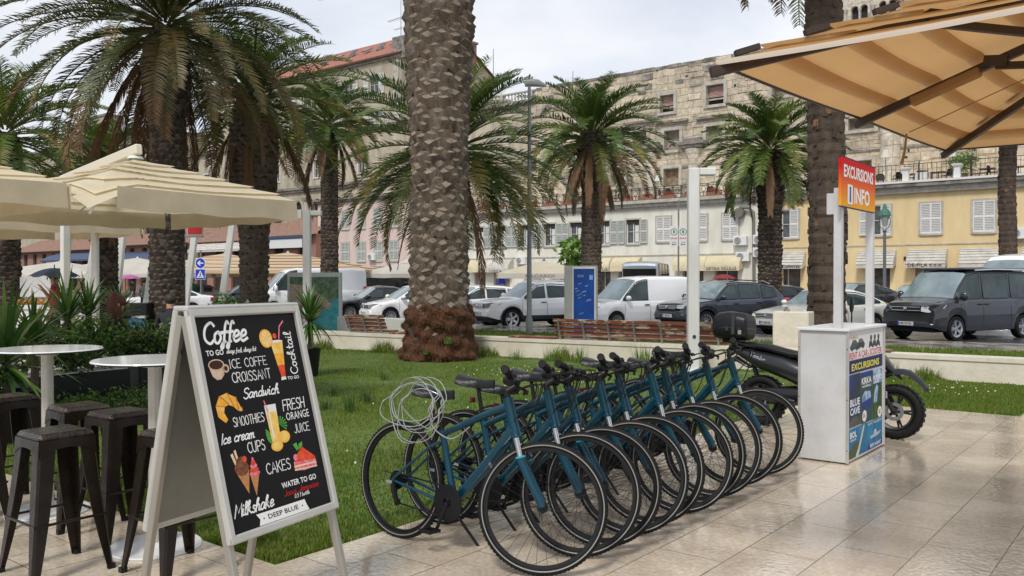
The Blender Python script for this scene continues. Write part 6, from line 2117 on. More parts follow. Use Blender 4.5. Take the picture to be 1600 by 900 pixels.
# blue information panel
p = at(908, 22.2)
r_ = empty('info_panel', p, R(28), 'upright grey panel with a deep blue map face before the white delivery van', 'sign')
mb = MB(); mb.box((-.0, 0, .95), (.84, .30, 1.95), bev=.01); mb.build('frame', mat('panel_grey', (.42, .42, .38), .5, var=.1), r_)
mb = MB(); mb.box((.09, -.16, 1.0), (.60, .03, 1.78), 0, bev=.008); mb.box((.09, -.178, 1.0), (.53, .01, 1.70), 1)
mb.build('map_face', [m_shutw, mat('map_blue', (.010, .05, .24), .3, col2=(.012, .08, .36), vscale=3, spec=.3)], r_, smooth=False)
tb = MB(); rnd = random.Random(3); M_ = Matrix.Translation((-.17, -.1845, .15)) @ Matrix.Rotation(PI / 2, 4, 'X')
block_text(tb, 'RIVA', .10, 1.48, .16, .07, M_, bold=.01)
for k in range(12):
 x, z = rnd.uniform(.03, .4), rnd.uniform(.5, 1.3); l = rnd.uniform(.04, .14)
 stroke_text(tb, random.Random(k).choice(['wm', 'nm', 'um', 'mw']), x, z, l, .04, M_, th=.2, rot=.3)
for k in range(16): tb.add([M_ @ Vector(q) for q in [(.04 + k * .028, .05, 0), (.046 + k * .028, .05, 0), (.046 + k * .028, rnd.uniform(.25, .42), 0), (.04 + k * .028, .3, 0)]], [(0, 1, 2, 3)], 1)
tb.add([M_ @ Vector(q) for q in [(.40, 1.42, 0), (.49, 1.42, 0), (.49, 1.54, 0), (.40, 1.54, 0)]], [(0, 1, 2, 3)], 0)
tb.build('map_marks', [mat('map_white', (.25, .38, .6), .4), mat('map_line', (.01, .05, .25), .4)], r_, smooth=False)

# beach map panel
p = at(492, 24.5)
r_ = empty('map_panel', p, R(36), 'white framed panel with a colourful beach picture behind the yucca', 'sign')
mb = MB(); mb.box((0, 0, .9), (1.55, .16, 1.75), bev=.01); mb.build('frame', mat('panel_white', (.55, .57, .55), .4), r_)
M_ = Matrix.Translation((-.70, -.085, .10)) @ Matrix.Rotation(PI / 2, 4, 'X')
fb = MB()
cols = [mat('pic_sea', (.03, .30, .36), .3, col2=(.10, .42, .46), vscale=4), mat('pic_trees', (.05, .12, .05), .4, col2=(.2, .25, .18), vscale=8), mat('pic_roofs', (.45, .25, .18), .4, col2=(.5, .45, .38), vscale=12), mat('pic_sand', (.55, .48, .38), .4, col2=(.35, .22, .15), vscale=14)]
flat_poly(fb, [(0, 0), (1.4, 0), (1.4, 1.55), (0, 1.55)], .001, M_, 1)
flat_poly(fb, [(0.35, 0), (1.4, 0), (1.4, .95), (1.0, .72), (.8, .4)], .003, M_, 0)
flat_poly(fb, [(0, 0.7), (0, 1.35), (.5, 1.3), (.95, 1.0), (1.2, .78), (1.1, .62), (.7, .85)], .004, M_, 2)
flat_poly(fb, [(0, 0.0), (.35, 0), (.8, .4), (1.0, .72), (1.1, .62), (.7, .85), (0, .7)], .005, M_, 3)
fb.build('picture', cols, r_, smooth=False)

# signs
def post(name, px, d, h, label, cat='sign', r=.035):
 r_ = empty(name, at(px, d), R(30), label, cat); mb = MB(); mb.cyl((0, 0, -.1), (0, 0, h), r, n=8); mb.build('pole', galv, r_); return r_
r_ = post('sign_post', 285, 25, 3.4, 'grey post carrying a red and white board below the parasol edge', r=.09)
mb = MB(); mb.box((.42, -.02, 3.1), (.48, .04, .50), 0, bev=.01); mb.box((.42, -.045, 3.06), (.44, .01, .36), 1); mb.box((.25, 0, 2.83), (.8, .05, .06), 2)
s_ = mb.build('sign_board', [m_shutw, mat('sign_red', (.55, .05, .05), .4), galv], r_, smooth=False)
tb = MB(); block_text(tb, 'JOKER+', 0, 0, .34, .10, Matrix.Translation((.25, -.052, 3.1)) @ Matrix.Rotation(PI / 2, 4, 'X'), bold=.015); tb.build('lettering', m_shutw, s_, smooth=False)
r_ = post('traffic_sign', 314, 42, 3.0, 'traffic sign post with a round blue arrow over a square blue crossing sign', r=.04)
mb = MB(); M_ = Matrix.Translation((0, -.05, 2.38)) @ Matrix.Rotation(PI / 2, 4, 'X')
mb.lathe([(.001, 0), (.27, 0), (.27, .012), (.001, .012)], 28, 1, M_)
mb.lathe([(.24, .014), (.001, .015)], 28, 0, M_, cap=False)
flat_poly(mb, [(-.17, 0), (-.02, .13), (.03, .10), (-.05, .03), (.16, .03), (.16, -.03), (-.05, -.03), (.03, -.10), (-.02, -.13)], .018, M_, 1)
mb.build('arrow_sign', [blue_s, m_shutw], r_, smooth=False)
mb = MB(); mb.box((0, -.05, 1.83), (.52, .02, .52), 1); mb.box((0, -.062, 1.83), (.48, .01, .48), 0)
M_ = Matrix.Translation((0, -.069, 1.83)) @ Matrix.Rotation(PI / 2, 4, 'X')
flat_poly(mb, [(-.2, -.17), (.2, -.17), (0, .20)], 0, M_, 1)
flat_poly(mb, ell(0.0, .07, .028, .03, 10), .002, M_, 2)
flat_poly(mb, [(-.03, .04), (.04, .03), (.03, -.05), (.08, -.14), (.05, -.15), (0, -.06), (-.06, -.15), (-.09, -.13), (-.02, -.04)], .002, M_, 2)
mb.build('crossing_sign', [blue_s, m_shutw, m_ink], r_, smooth=False)
r_ = post('traffic_sign', 411, 40, 2.6, 'small blue and white parking sign at the nose of the white panel van', r=.035)
mb = MB(); mb.box((0, -.05, 1.9), (.5, .02, .75), 1); mb.lathe([(.001, 0), (.18, 0), (.18, .012), (.001, .012)], 20, 0, Matrix.Translation((0, -.06, 2.02)) @ Matrix.Rotation(PI / 2, 4, 'X'))
M_ = Matrix.Translation((0, -.075, 2.02)) @ Matrix.Rotation(PI / 2, 4, 'X'); flat_poly(mb, [(-.10, .13), (-.14, .09), (.10, -.13), (.14, -.09)], 0, M_, 1)
mb.build('sign_plate', [blue_s, m_shutw], r_, smooth=False)
r_ = post('sign_post', 1060, 50, 6.2, 'thin post with two white boards bearing a green fir emblem', r=.05)
mg = mat('emblem_green', (.02, .18, .06), .5); mr_ = mat('emblem_red', (.55, .03, .04), .5)
for q in (-1, 1):
 mb = MB(); cx = .26 * q
 mb.box((cx, -.08, 4.1), (.48, .03, 1.2), 0)
 M_ = Matrix.Translation((cx, -.097, 4.35)) @ Matrix.Rotation(PI / 2, 4, 'X')
 mb.ring([(0, 0), (.035, 0), (.035, .006), (0, .006)], .165, 24, 1, M_)
 flat_poly(mb, [(-.09, -.05), (-.03, 0), (-.07, .01), (-.02, .06), (-.05, .07), (0, .13), (.05, .07), (.02, .06), (.07, .01), (.03, 0), (.09, -.05)], .004, M_, 1)
 flat_poly(mb, [(-.012, -.1), (.012, -.1), (.012, -.05), (-.012, -.05)], .004, M_, 1)
 so = mb.build('sign_board', [m_shutw, mg], r_, smooth=False)
 tb = MB(); M_ = Matrix.Translation((cx - .2, -.098, 3.92)) @ Matrix.Rotation(PI / 2, 4, 'X'); block_text(tb, 'SPAR', 0, 0, .4, .11, M_, bold=.02)
 block_text(tb, '3 min', .08, -.22, .26, .1, M_, mi=1); flat_poly(tb, [(.06, -.30), (.14, -.25), (.14, -.28), (.32, -.28), (.32, -.32), (.14, -.32), (.14, -.35)], 0, M_, 1); tb.build('lettering', [mr_, m_ink], so, smooth=False)
# green lantern lamp post
r_ = empty('street_lamp', at(1382, 42), 0, 'old fashioned grey lamp post with a green lantern before the yellow building', 'street lamp')
mb = MB(); mb.lathe([(.16, -.1), (.14, .5), (.09, .7), (.07, 3.9), (.11, 3.95), (.05, 4.05)], 12)
for q in (-1, 1): mb.tube([(0, 0, 4.0), (q * .2, 0, 4.15), (q * .27, 0, 4.4), (q * .2, 0, 4.7)], .02, 6)
mb.build('pole', mat('lamp_post_grey', (.13, .14, .15), .5), r_)
mb = MB(); mb.lathe([(.30, 4.7), (.24, 4.9), (.10, 5.05), (.08, 5.2), (.02, 5.3)], 8); mb.build('lantern_cap', mat('patina_green', (.05, .19, .12), .6, var=.3), r_)
mb = MB(); mb.lathe([(.10, 4.2), (.23, 4.7)], 8); mb.build('lantern_glass', mat('lantern_glass', (.35, .38, .36), .2), r_)

# benches on the wall
wood = mat('bench_wood', (.15, .042, .018), .4, col2=(.38, .29, .20), vscale=4.5, bump=.3, bscale=30, stretch=(.6, 1, 2.2), sharp=.025, mid=.43)
def bench(pa, pb, zb, label, posts, bk=.335, slat_n=4):
 d = (pb - pa); L = d.length; a = math.atan2(d.y, d.x)
 r_ = empty('bench', (pa.x, pa.y, 0), a, label, 'bench', 'brown slatted benches on the low wall')
 mb = MB()
 for k in range(3): mb.box((L / 2, .10 + k * .12, zb), (L, .105, .035), bev=.006)
 mb.build('seat', wood, r_)
 mb = MB()
 for k in range(slat_n):
  z = zb + .045 + (k + .5) * bk / slat_n
  mb.box((L / 2, -.04 - .16 * (k / slat_n), z), (L, .028, bk / slat_n - .014), bev=.005, M=None)
 mb.build('backrest', wood, r_)
 for k in range(posts):
  mb = MB(); x = .12 + (L - .24) * k / (posts - 1)
  M_ = Matrix.Translation((x, -.075, zb - .02)) @ Matrix.Rotation(R(18), 4, 'X')
  mb.box((0, 0, bk / 2 + .02), (.035, .03, bk + .06), M=M_); mb.build('bracket', galv, r_)
 return r_
pa, pb = at(870, 17.25), at(1135, 15.5)
bench(pa, pb, .42, 'long brown bench with peeling paint behind the bicycles', 7)
pa, pb = at(545, 19.52), at(606, 18.97)
bench(pa, pb, .42, 'short brown bench with peeling paint left of the thick palm', 3)
# brown plank seats lying on the wall beyond the backs
def plank(pa, pb, label):
 d = pb - pa; L = d.length
 mb = MB()
 for k in range(3): mb.box((L / 2, .06 + k * .12, .40), (L, .10, .035), bev=.005)
 o = mb.build('plank_bench', wood); o.location = (pa.x, pa.y, 0); o.rotation_euler = (0, 0, math.atan2(d.y, d.x)); tag(o, label, 'bench')
plank(at(793, 17.65), at(866, 17.1), 'backless brown plank seat on the wall, joining the long bench on its left')
plank(at(607, 18.8), at(652, 18.5), 'backless brown plank seat right of the short bench')
plank(at(1316, 14.33), at(1392, 13.94), 'backless brown plank seat on the wall just right of the kiosk')
# second white planter wall beyond
pa, pb = at(520, 24.5), at(668, 22.2); d = pb - pa
mb = MB(); mb.box((d.length / 2, .2, .25), (d.length, .4, .55), bev=.015); o = mb.build('white_wall', mat('white_ledge', (.68, .67, .62), .5, var=.12, vscale=1.5)); o.location = (pa.x, pa.y, 0); o.rotation_euler = (0, 0, math.atan2(d.y, d.x)); tag(o, 'low white ledge wall between the short bench and the parked cars', 'wall')
# stone pillar
r_ = empty('stone_pillar', at(1240, 15.4), R(8), 'squat pale stone pillar with a small metal cap left of the kiosk', 'pillar')
mb = MB(); mb.box((0, 0, .49), (.62, .5, 1.02), bev=.015); mb.build('block', limestone, r_)
mb = MB(); mb.cyl((-.12, 0, 1.0), (-.12, 0, 1.035), .055, n=14); mb.cyl((-.12, 0, 1.035), (-.12, 0, 1.08), .03, n=12); mb.build('cap', galv, r_)
# waste / cooler box left
r_ = empty('service_stand', at(216, 19.5), R(38), 'dark service stand with blue lower panel behind the planters', 'stand')
mb = MB(); mb.box((0, 0, .9), (.55, .4, .28), bev=.01)
for q in (-1, 1): mb.box((q * .26, 0, .38), (.03, .38, .78))
mb.build('top_box', black_plastic, r_); mb = MB(); mb.box((.04, -.1, .45), (.46, .04, .5)); mb.box((.06, -.125, .4), (.25, .01, .16), 1); mb.build('panel', [mat('panel_blue', (.03, .12, .26), .35), mat('panel_pale', (.35, .5, .6), .4)], r_, smooth=False)

# ------------------------------------------------------------------ parasols
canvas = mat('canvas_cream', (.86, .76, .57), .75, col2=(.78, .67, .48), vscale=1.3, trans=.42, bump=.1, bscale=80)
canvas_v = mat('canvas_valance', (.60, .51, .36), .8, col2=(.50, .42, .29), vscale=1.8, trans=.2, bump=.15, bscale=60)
canvas_s = mat('canvas_wrinkle_shade', (.76, .60, .42), .8, col2=(.62, .45, .28), vscale=1, trans=.3, stretch=(.2, .2, 16))  # darker stripes in the colour stand in for shaded canvas wrinkles
canvas_w = mat('canvas_white', (.76, .72, .63), .75, col2=(.66, .62, .53), vscale=1.2, trans=.35)
def parasol(loc, sx, sy, ze, zp, rz, label, mats, bands=5, val=.22, mast_at=None, mast_h=None, arm=False, droop=None, group=None, ribm=None, pole=True, sag=.05, wave=.02, name='parasol', eave_flap=True):
 """rectangular canopy sx by sy (half sizes) with stepped bands, valance and ribs"""
 r_ = empty(name, loc, rz, label, 'parasol', group)
 mb = MB()
 n = 10
 corners = [(sx, -sy), (sx, sy), (-sx, sy), (-sx, -sy)]
 def row_at(t, lift):
  z = ze + (zp - ze) * (1 - t) ** .92 + lift
  row = []
  for q in range(4):
   a, b = corners[q], corners[(q + 1) % 4]
   for k in range(n):
    u = k / n
    x = a[0] + (b[0] - a[0]) * u; y = a[1] + (b[1] - a[1]) * u
    zz = z - sag * math.sin(PI * u) * t * (1.0 if t < .999 else .3)
    if droop is not None and q in (droop, (droop - 1) % 4):
     f = (max(0, 1 - u * 4.5) ** 1.3 if q == droop else max(0, 1 - (1 - u) * 4.5) ** 1.3) * max(0, (t - .6) / .4)
     zz -= .24 * f
    row.append((x * t, y * t, zz))
  return row + [row[0]]
 for j in range(bands):
  to, ti = 1 - j / bands * .97, 1 - (j + 1) / bands * .97
  if j: to += .05
  mb.grid([row_at(to + (ti - to) * i / 3, (wave * 1.6 if j else 0) * max(0, 1 - i / 2)) for i in range(4)])
 mb.grid([row_at(.03, 0), row_at(.001, 0)])
 can = mb.build('canopy', mats[0], r_, angle=12)
 if val > 0:
  for q in range(4):
   mb = MB()
   a, b = corners[q], corners[(q + 1) % 4]
   top, bot = [], []
   for k in range(n * 2 + 1):
    u = .02 + .96 * k / (n * 2)
    if droop is not None and ((q == droop and u < .10) or (q == (droop - 1) % 4 and u > .93)): continue
    x = a[0] + (b[0] - a[0]) * u; y = a[1] + (b[1] - a[1]) * u
    o_ = 1.004 + .004 * math.sin(k * 1.3)
    dz = -sag * .3 * math.sin(PI * u)
    top.append((x * 1.006, y * 1.006, ze + dz + .012)); bot.append((x * o_ * (1.01), y * o_ * 1.01, ze + dz - val + .012 * math.sin(k * .9)))
   mb.grid([bot, top]); mb.build('valance', mats[1], r_, angle=60)
 rm = ribm or pole_w
 for q in range(8):
  a = corners[q // 2]; b = corners[(q // 2 + 1) % 4]
  c = a if q % 2 == 0 else ((a[0] + b[0]) / 2, (a[1] + b[1]) / 2)
  mb = MB(); mb.tube([(0, 0, zp - .10), (c[0] * .7, c[1] * .7, ze + (zp - ze) * .3 - .06), (c[0] * .97, c[1] * .97, ze - .03 - (sag * .3 if q % 2 else 0) - (.26 if droop is not None and q == droop * 2 else 0))], .014, 6); mb.build('rib', rm, r_)
 mb = MB(); mb.cyl((0, 0, zp - .25), (0, 0, zp + .10), .035, n=10); mb.lathe([(.10, zp + .0), (.08, zp + .03), (.02, zp + .05)], 12); mb.build('hub', rm, r_)
 if pole and mast_at is None:
  mb = MB(); mb.cyl((0, 0, 0), (0, 0, zp - .1), .03, n=10); mb.lathe([(.3, 0), (.3, .06), (.05, .09)], 16); mb.build('pole', rm, r_)
 if mast_at is not None:
  mx_, my_ = mast_at
  mb = MB(); mb.box((mx_, my_, mast_h / 2), (.10, .10, mast_h), bev=.01); mb.box((mx_, my_, .04), (.6, .6, .08), bev=.01); mb.build('pole', rm, r_)
  if arm:
   mb = MB(); a = Vector((mx_, my_, mast_h - .05)); b = Vector((0, 0, zp + .10)); L = (b - a).length
   M_ = Matrix.Translation((a + b) / 2) @ (b - a).to_track_quat('X', 'Z').to_matrix().to_4x4()
   mb.box((0, 0, 0), (L + .2, .09, .13), bev=.015, M=M_); mb.build('arm', mat('arm_cream', (.66, .60, .47), .4), r_)
 return r_
GP = 'cream parasols of the cafe'
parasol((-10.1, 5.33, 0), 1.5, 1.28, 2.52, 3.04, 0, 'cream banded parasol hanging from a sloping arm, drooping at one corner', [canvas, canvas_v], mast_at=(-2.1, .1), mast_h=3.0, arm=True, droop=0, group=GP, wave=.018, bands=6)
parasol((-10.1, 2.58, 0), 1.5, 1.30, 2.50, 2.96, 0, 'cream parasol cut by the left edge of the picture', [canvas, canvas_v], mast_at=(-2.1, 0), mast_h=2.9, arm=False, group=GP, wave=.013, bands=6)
parasol((-14.9, 5.45, 0), 1.5, 1.72, 2.52, 3.0, 0, 'cream parasol behind, only its valance and underside showing', [canvas, canvas_v], mast_at=(-1.6, 0.4), mast_h=2.9, group=GP)
# masts of the cafe parasols seen below the canopies
mast(149, 13.6, 2.6, .10, 'slim white parasol post rising out of the dark spiky plants', False)
GS = 'parasols of the market and cafes beyond the cars'
for (px, d, sx, sy, ze, zp, rz, lb, mt, v) in [
 (450, 50, 5.4, 3.8, 2.2, 3.25, .65, 'wide tan wrinkle-striped parasol behind the white mast and map panel', [canvas_s, canvas_s], .18),
 (352, 53, 4.6, 3.4, 2.1, 3.3, .65, 'tan wrinkle-striped parasol left of the brown palm trunk', [canvas_s, canvas_s], .25),
 (640, 49, 2.4, 2.4, 2.0, 2.75, .65, 'white peaked parasol left of the thick palm', [canvas_w, canvas_w], .22),
 (850, 47, 2.5, 2.5, 2.0, 2.72, .65, 'cream peaked parasol with grey lettering on its valance by the street lamp', [canvas, canvas_w], .26),
 (252, 52, 4.5, 3.4, 2.0, 2.95, .65, 'off-white market canopy below the tall dark palm', [canvas_w, canvas_w], .18),
 (168, 54, 4.2, 3.3, 2.0, 2.8, .65, 'off-white market canopy behind the slim white post', [canvas_w, canvas_w], .18),
 (95, 50, 3.3, 3.0, 1.95, 2.75, .65, 'off-white market canopy at the far left of the stalls', [canvas_w, canvas_w], .18),
 (215, 60, 4.2, 3.2, 2.3, 3.2, .65, 'off-white market canopy in the back row of stalls', [canvas_w, canvas_w], .18)]:
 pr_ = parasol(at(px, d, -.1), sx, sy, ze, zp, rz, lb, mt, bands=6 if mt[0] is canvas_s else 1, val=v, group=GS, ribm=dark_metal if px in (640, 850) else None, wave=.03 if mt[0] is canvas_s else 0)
 if px == 850:
  tb = MB(); M_ = Matrix.Translation((-1.2, -2.56, 1.80)) @ Matrix.Rotation(PI / 2, 4, 'X'); block_text(tb, 'BACARDI', .2, 0, 1.5, .15, M_, bold=.01)
  tb.build('lettering', mat('letter_grey', (.25, .25, .25), .6), pr_, smooth=False)
# the small crown vent on the white parasol
V_ = MB(); V_.lathe([(.75, 2.62), (.02, 2.92)], 4, 0, Matrix.Rotation(R(45), 4, 'Z'), cap=False); o = V_.build('vent', canvas_w, smooth=False)
for q in COL.objects:
 if q.get('label', '').startswith('white peaked parasol'): o.parent = q

# tan parasol overhead at the right
tanv = mat('canvas_tan', (.56, .33, .14), .7, col2=(.49, .29, .12), vscale=1.0, trans=.55, bump=.1, bscale=90)
tan_band = mat('canvas_tan_double', (.36, .25, .15), .75, col2=(.32, .22, .13), vscale=1.5, trans=.35)
brown_f = mat('brown_frame', (.035, .018, .012), .5)
pale_hem = mat('pale_hem', (.70, .60, .50), .6, trans=.2)
def big_parasol():
 cx, cy = .212, 4.51
 r_ = empty('parasol', (cx, cy, 0), R(-3.6), 'large tan parasol with dark brown ribs overhead at the right', 'parasol')
 hx, hy, ze, zp = 1.58, 1.50, 2.41, 3.07
 corners = [(-hx, -hy), (-hx, hy), (hx, hy), (hx, -hy)]
 def P(x, y, dz=0.0):
  t = max(abs(x) / hx, abs(y) / hy)
  # scalloped between ribs: 8 ribs, corners and mid sides
  if abs(x) / hx >= abs(y) / hy: u = (y / hy / max(t, 1e-6) + 1) / 2
  else: u = (x / hx / max(t, 1e-6) + 1) / 2
  s = abs(math.sin(PI * u * 2))
  z = ze + (zp - ze) * (1 - t) - .02 * s * t * (1 - t) * 4 - .012 * s * t ** 3
  pull = 1 - .006 * s * t ** 3
  return Vector((x * pull, y * pull, z + dz))
 mb = MB()
 n = 16
 edges = [1.0, .90, .775, .65, .50, .33, .001]
 def pt(a, b, t, u, dz=0.0): return P((a[0] + (b[0] - a[0]) * u) * t, (a[1] + (b[1] - a[1]) * u) * t, dz)
 for q in range(4):
  a, b = corners[q], corners[(q + 1) % 4]
  for j in range(len(edges) - 1):
   ti, to = edges[j + 1] - (.012 if j < 5 else 0), edges[j] + (.026 if j > 0 else 0)
   steps = 4
   rows = []
   for i in range(steps + 1):
    t = to + (ti - to) * i / steps
    lift = (.026 if j > 0 else 0) * max(0, 1 - i / 2.2)
    rows.append([pt(a, b, t, k / n, lift) for k in range(n + 1)])
   mb.grid(rows)
 mb.build('canopy', tanv, r_, angle=25)
 for q in (0, 1, 2, 3):
  a = corners[q]
  for t in (.90, .775, .65, .50):
   A0 = P(a[0] * (t + .068), a[1] * (t + .068), .030); B0 = P(a[0] * (t + .025), a[1] * (t + .025), .030)
   M_ = Matrix.Translation((A0 + B0) / 2) @ (B0 - A0).to_track_quat('X', 'Z').to_matrix().to_4x4()
   bd = MB(); bd.box((0, 0, -.012), ((B0 - A0).length, .03, .022), M=M_); bd.build('rib_end', brown_f, r_)
 hm = MB()
 for q in range(4):
  a, b = corners[q], corners[(q + 1) % 4]
  pts = [P(a[0] + (b[0] - a[0]) * k / 24, a[1] + (b[1] - a[1]) * k / 24) for k in range(25)]
  if q == 3:
   hm.grid([[p + Vector((0, -.006, -.008)) for p in pts], [p + Vector((0, -.008, .012)) for p in pts]], 1)
  hm.tube(pts, .007, 5, 0)
 hm.build('hem', [brown_f, pale_hem], r_)
 for q in range(8):
  a = corners[q // 2]; b = corners[(q // 2 + 1) % 4]
  c = a if q % 2 == 0 else ((a[0] + b[0]) / 2, (a[1] + b[1]) / 2)
  A = P(c[0], c[1], -.028); B = Vector((0, 0, zp - .16))
  L = (B - A).length
  M_ = Matrix.Translation((A + B) / 2) @ (B - A).to_track_quat('X', 'Z').to_matrix().to_4x4()
  mb = MB(); mb.box((-.01, 0, 0), (L + .03, .03, .042), bev=.004, M=M_); mb.build('rib', brown_f, r_)
  C1 = A.lerp(B, .40) - Vector((0, 0, .02)); C2 = Vector((0, 0, zp - .62)); L = (C2 - C1).length
  M_ = Matrix.Translation((C1 + C2) / 2) @ (C2 - C1).to_track_quat('X', 'Z').to_matrix().to_4x4()
  mb = MB(); mb.box((0, 0, 0), (L, .024, .034), bev=.003, M=M_)
  mb.box((-L / 2, 0, .02), (.10, .06, .05), M=M_); mb.build('strut', brown_f, r_)
  pk = MB(); D_ = A.lerp(B, .16); E_ = A.lerp(B, .36)
  L2 = (E_ - D_).length; M_ = Matrix.Translation((D_ + E_) / 2 + Vector((0, 0, -.012))) @ (E_ - D_).to_track_quat('X', 'Z').to_matrix().to_4x4()
  pk.box((0, 0, 0), (L2, .045, .05), M=M_, bev=.01);
  if q % 2: pk.build('rib_pocket', tanv, r_)
 mb = MB(); mb.cyl((0, 0, zp - .7), (0, 0, zp + .08), .035, n=12); mb.cyl((0, 0, zp - .66), (0, 0, zp - .56), .07, n=12); mb.cyl((0, 0, zp - .22), (0, 0, zp - .1), .08, n=12); mb.cyl((0, 0, 0), (0, 0, zp - .6), .032, n=12); mb.lathe([(.38, 0), (.38, .08), (.06, .12)], 4); mb.build('pole', brown_f, r_)
 mb = MB(); mb.tube([P(-hx * .98, .62, -.01), P(-hx * .98, .62, -.01) + Vector((-.01, .0, -.10)), P(-hx * .98, .62, -.01) + Vector((-.03, .01, -.17))], [.006, .008, .010], 5, flat=.4)
 mb.tube([P(-hx * .97, .62, -.01), P(-hx * .6, .52, -.06), P(-.3, .1, -.2)], .003, 4); mb.build('tie_strap', mat('strap_brown', (.25, .15, .06), .8), r_)
 return r_
big_parasol()

# ------------------------------------------------------------------ menu board (A-board)
alu = mat('board_aluminium', (.36, .34, .29), .35, metal=.55, col2=(.34, .32, .28), vscale=5)
alu_l = mat('board_frame_light', (.52, .51, .47), .35, metal=.3, var=.12, vscale=5)
board_black = mat('board_black', (.006, .006, .007), .5, spec=.2)
board_back = mat('board_back_sheet', (.26, .26, .23), .35, metal=.3, col2=(.19, .19, .17), vscale=2.0)
ink_w = mat('lettering_white', (.80, .80, .77), .5)
ink_r = mat('lettering_red', (.50, .02, .02), .5)
AB = empty('menu_board', (-3.284, 2.207, 0), .178, 'tall silver A-frame menu board with a black coffee poster at the bistro stools', 'sign')
# board local frame: u along +Y (left to right as seen), v up along the sloping face
BW, BH, FRM = .653, .957, .034
ZTOP = 1.448
def board_face(sign, x_top):
 """matrix mapping panel (u, v, out) to board space; u left to right for a viewer in front"""
 tiltf = .257 if sign > 0 else .203
 up = Vector((-math.sin(tiltf) * sign, 0, math.cos(tiltf)))
 uu = Vector((0, 1 if sign > 0 else -1, 0))
 nn = uu.cross(up)
 org = Vector((x_top, -BW / 2 if sign > 0 else BW / 2, ZTOP)) - up * BH
 M = Matrix.Identity(4)
 for i, vct in enumerate((uu, up, nn)):
  for q in range(3): M[q][i] = vct[q]
 M[0][3], M[1][3], M[2][3] = org
 return M
for sign, xt in ((1, .03), (-1, -.03)):
 M = board_face(sign, xt)
 mb = MB()
 t = FRM
 mb.box((BW / 2, t / 2, 0), (BW, t, .03), 1, M=M, bev=.006); mb.box((BW / 2, BH - t / 2, 0), (BW, t, .03), 1, M=M, bev=.006)
 mb.box((t / 2, BH / 2, .001), (t - .002, BH, .03), 1, M=M, bev=.006); mb.box((BW - t / 2, BH / 2, .001), (t - .002, BH, .03), 1, M=M, bev=.006)
 mb.build('frame', [alu, alu_l], AB)
 mb = MB(); mb.box((BW / 2, BH / 2, -.006), (BW - t, BH - t, .006), 0, M=M); mb.box((BW / 2, BH / 2, -.012), (BW - t, BH - t, .004), 1, M=M)
 panel = mb.build('poster' if sign > 0 else 'back_panel', [board_black if sign > 0 else board_back, board_back], AB, smooth=False)
 for uo in (.02, BW - .02):
  mb = MB()
  a = M @ Vector((uo, BH - .02, -.026)); b = M @ Vector((uo, -.54 if sign > 0 else -.522, -.026))
  L = (b - a).length; dd = (b - a).normalized()
  M_ = Matrix.Translation((a + b) / 2) @ orient(dd)
  mb.box((0, 0, 0), (.03, .034, L), bev=.004, M=M_)
  mb.box((0, 0, L / 2 - .012), (.036, .04, .03), 1, M=M_)
  mb.build('leg', [alu, black_plastic], AB)
 if sign > 0: MF, PF = M, panel
mb = MB(); mb.box((0, 0, ZTOP + .004), (.085, BW, .022), bev=.006); mb.build('top_hinge', alu_l, AB)
mb = MB()
for q in (-1, 1):
 mb.tube([(.05, q * (BW / 2 - .03), 1.24), (0, q * (BW / 2 - .03), 1.30), (-.05, q * (BW / 2 - .03), 1.24)], .008, 5)
mb.build('stay', black_plastic, AB)
# poster space: origin at the black panel's lower left, 0.66 x 0.98
MP = MF @ Matrix.Translation((.034, .034, .0)) @ Matrix.Diagonal((.585 / .66, .889 / .98, 1, 1))
Z0 = -.0022
MPz = MP @ Matrix.Translation((0, 0, Z0))
tb = MB()
ST = lambda s, x, y, w, h, **k: stroke_text(tb, s, x, y, w, h, MPz, **k)
ST('Coffee', .035, .855, .27, .098, th=.135, slant=.22, gap=.0)
block_text(tb, 'TO GO', .038, .799, .105, .026, MPz, bold=.02)
ST('always fresh, always hot', .160, .803, .19, .022, th=.11, slant=.3, gap=.02)
ST('ICE COFFE', .165, .731, .24, .042, th=.09)
ST('CROISSANT', .165, .664, .25, .046, th=.09)
ST('Sandwich', .212, .583, .235, .048, th=.13, slant=.25, gap=.02)
ST('SMOOTHIES', .122, .464, .195, .042, th=.09)
ST('FRESH', .455, .494, .155, .052, th=.10, slant=.1)
block_text(tb, 'ORANGE', .464, .444, .165, .038, MPz, bold=.0)
ST('JUICE', .503, .376, .11, .042, th=.09)
ST('Ice cream', .028, .397, .205, .046, th=.13, slant=.3, gap=.02)
ST('CUPS', .178, .333, .11, .048, th=.09)
ST('CAKES', .268, .216, .162, .050, th=.09)
block_text(tb, 'WATER TO GO', .345, .134, .245, .027, MPz, bold=.02)
ST('Milkshake', .026, .070, .245, .055, th=.13, slant=.28, gap=.02)
ST('0.5 l bottle', .415, .074, .105, .018, th=.13, slant=.3)
M90 = MPz @ Matrix.Translation((.612, .668, 0)) @ Matrix.Rotation(PI / 2, 4, 'Z')
stroke_text(tb, 'Cocktail', 0, 0, .215, .052, M90, th=.11, gap=.06)
block_text(tb, 'TO GO', .528, .642, .083, .016, MPz, bold=.02)
flat_poly(tb, [(.152, .056), (.172, .030), (.162, .002), (.500, .002), (.486, .030), (.478, .056)], 0, MPz, 0)
tb.build('lettering', ink_w, PF, smooth=False)
tb = MB(); MPz2 = MP @ Matrix.Translation((0, 0, Z0 + .0008))
stroke_text(tb, 'Jana', .348, .096, .085, .026, MPz2, th=.12, slant=.1, gap=.04)
stroke_text(tb, 'Jamnica', .445, .098, .146, .026, MPz2, th=.14, slant=.3, gap=.0)
tb.build('red_lettering', ink_r, PF, smooth=False)
tb = MB(); block_text(tb, 'DEEP BLUE', .222, .020, .205, .022, MPz2, bold=.01, shear=-.1)
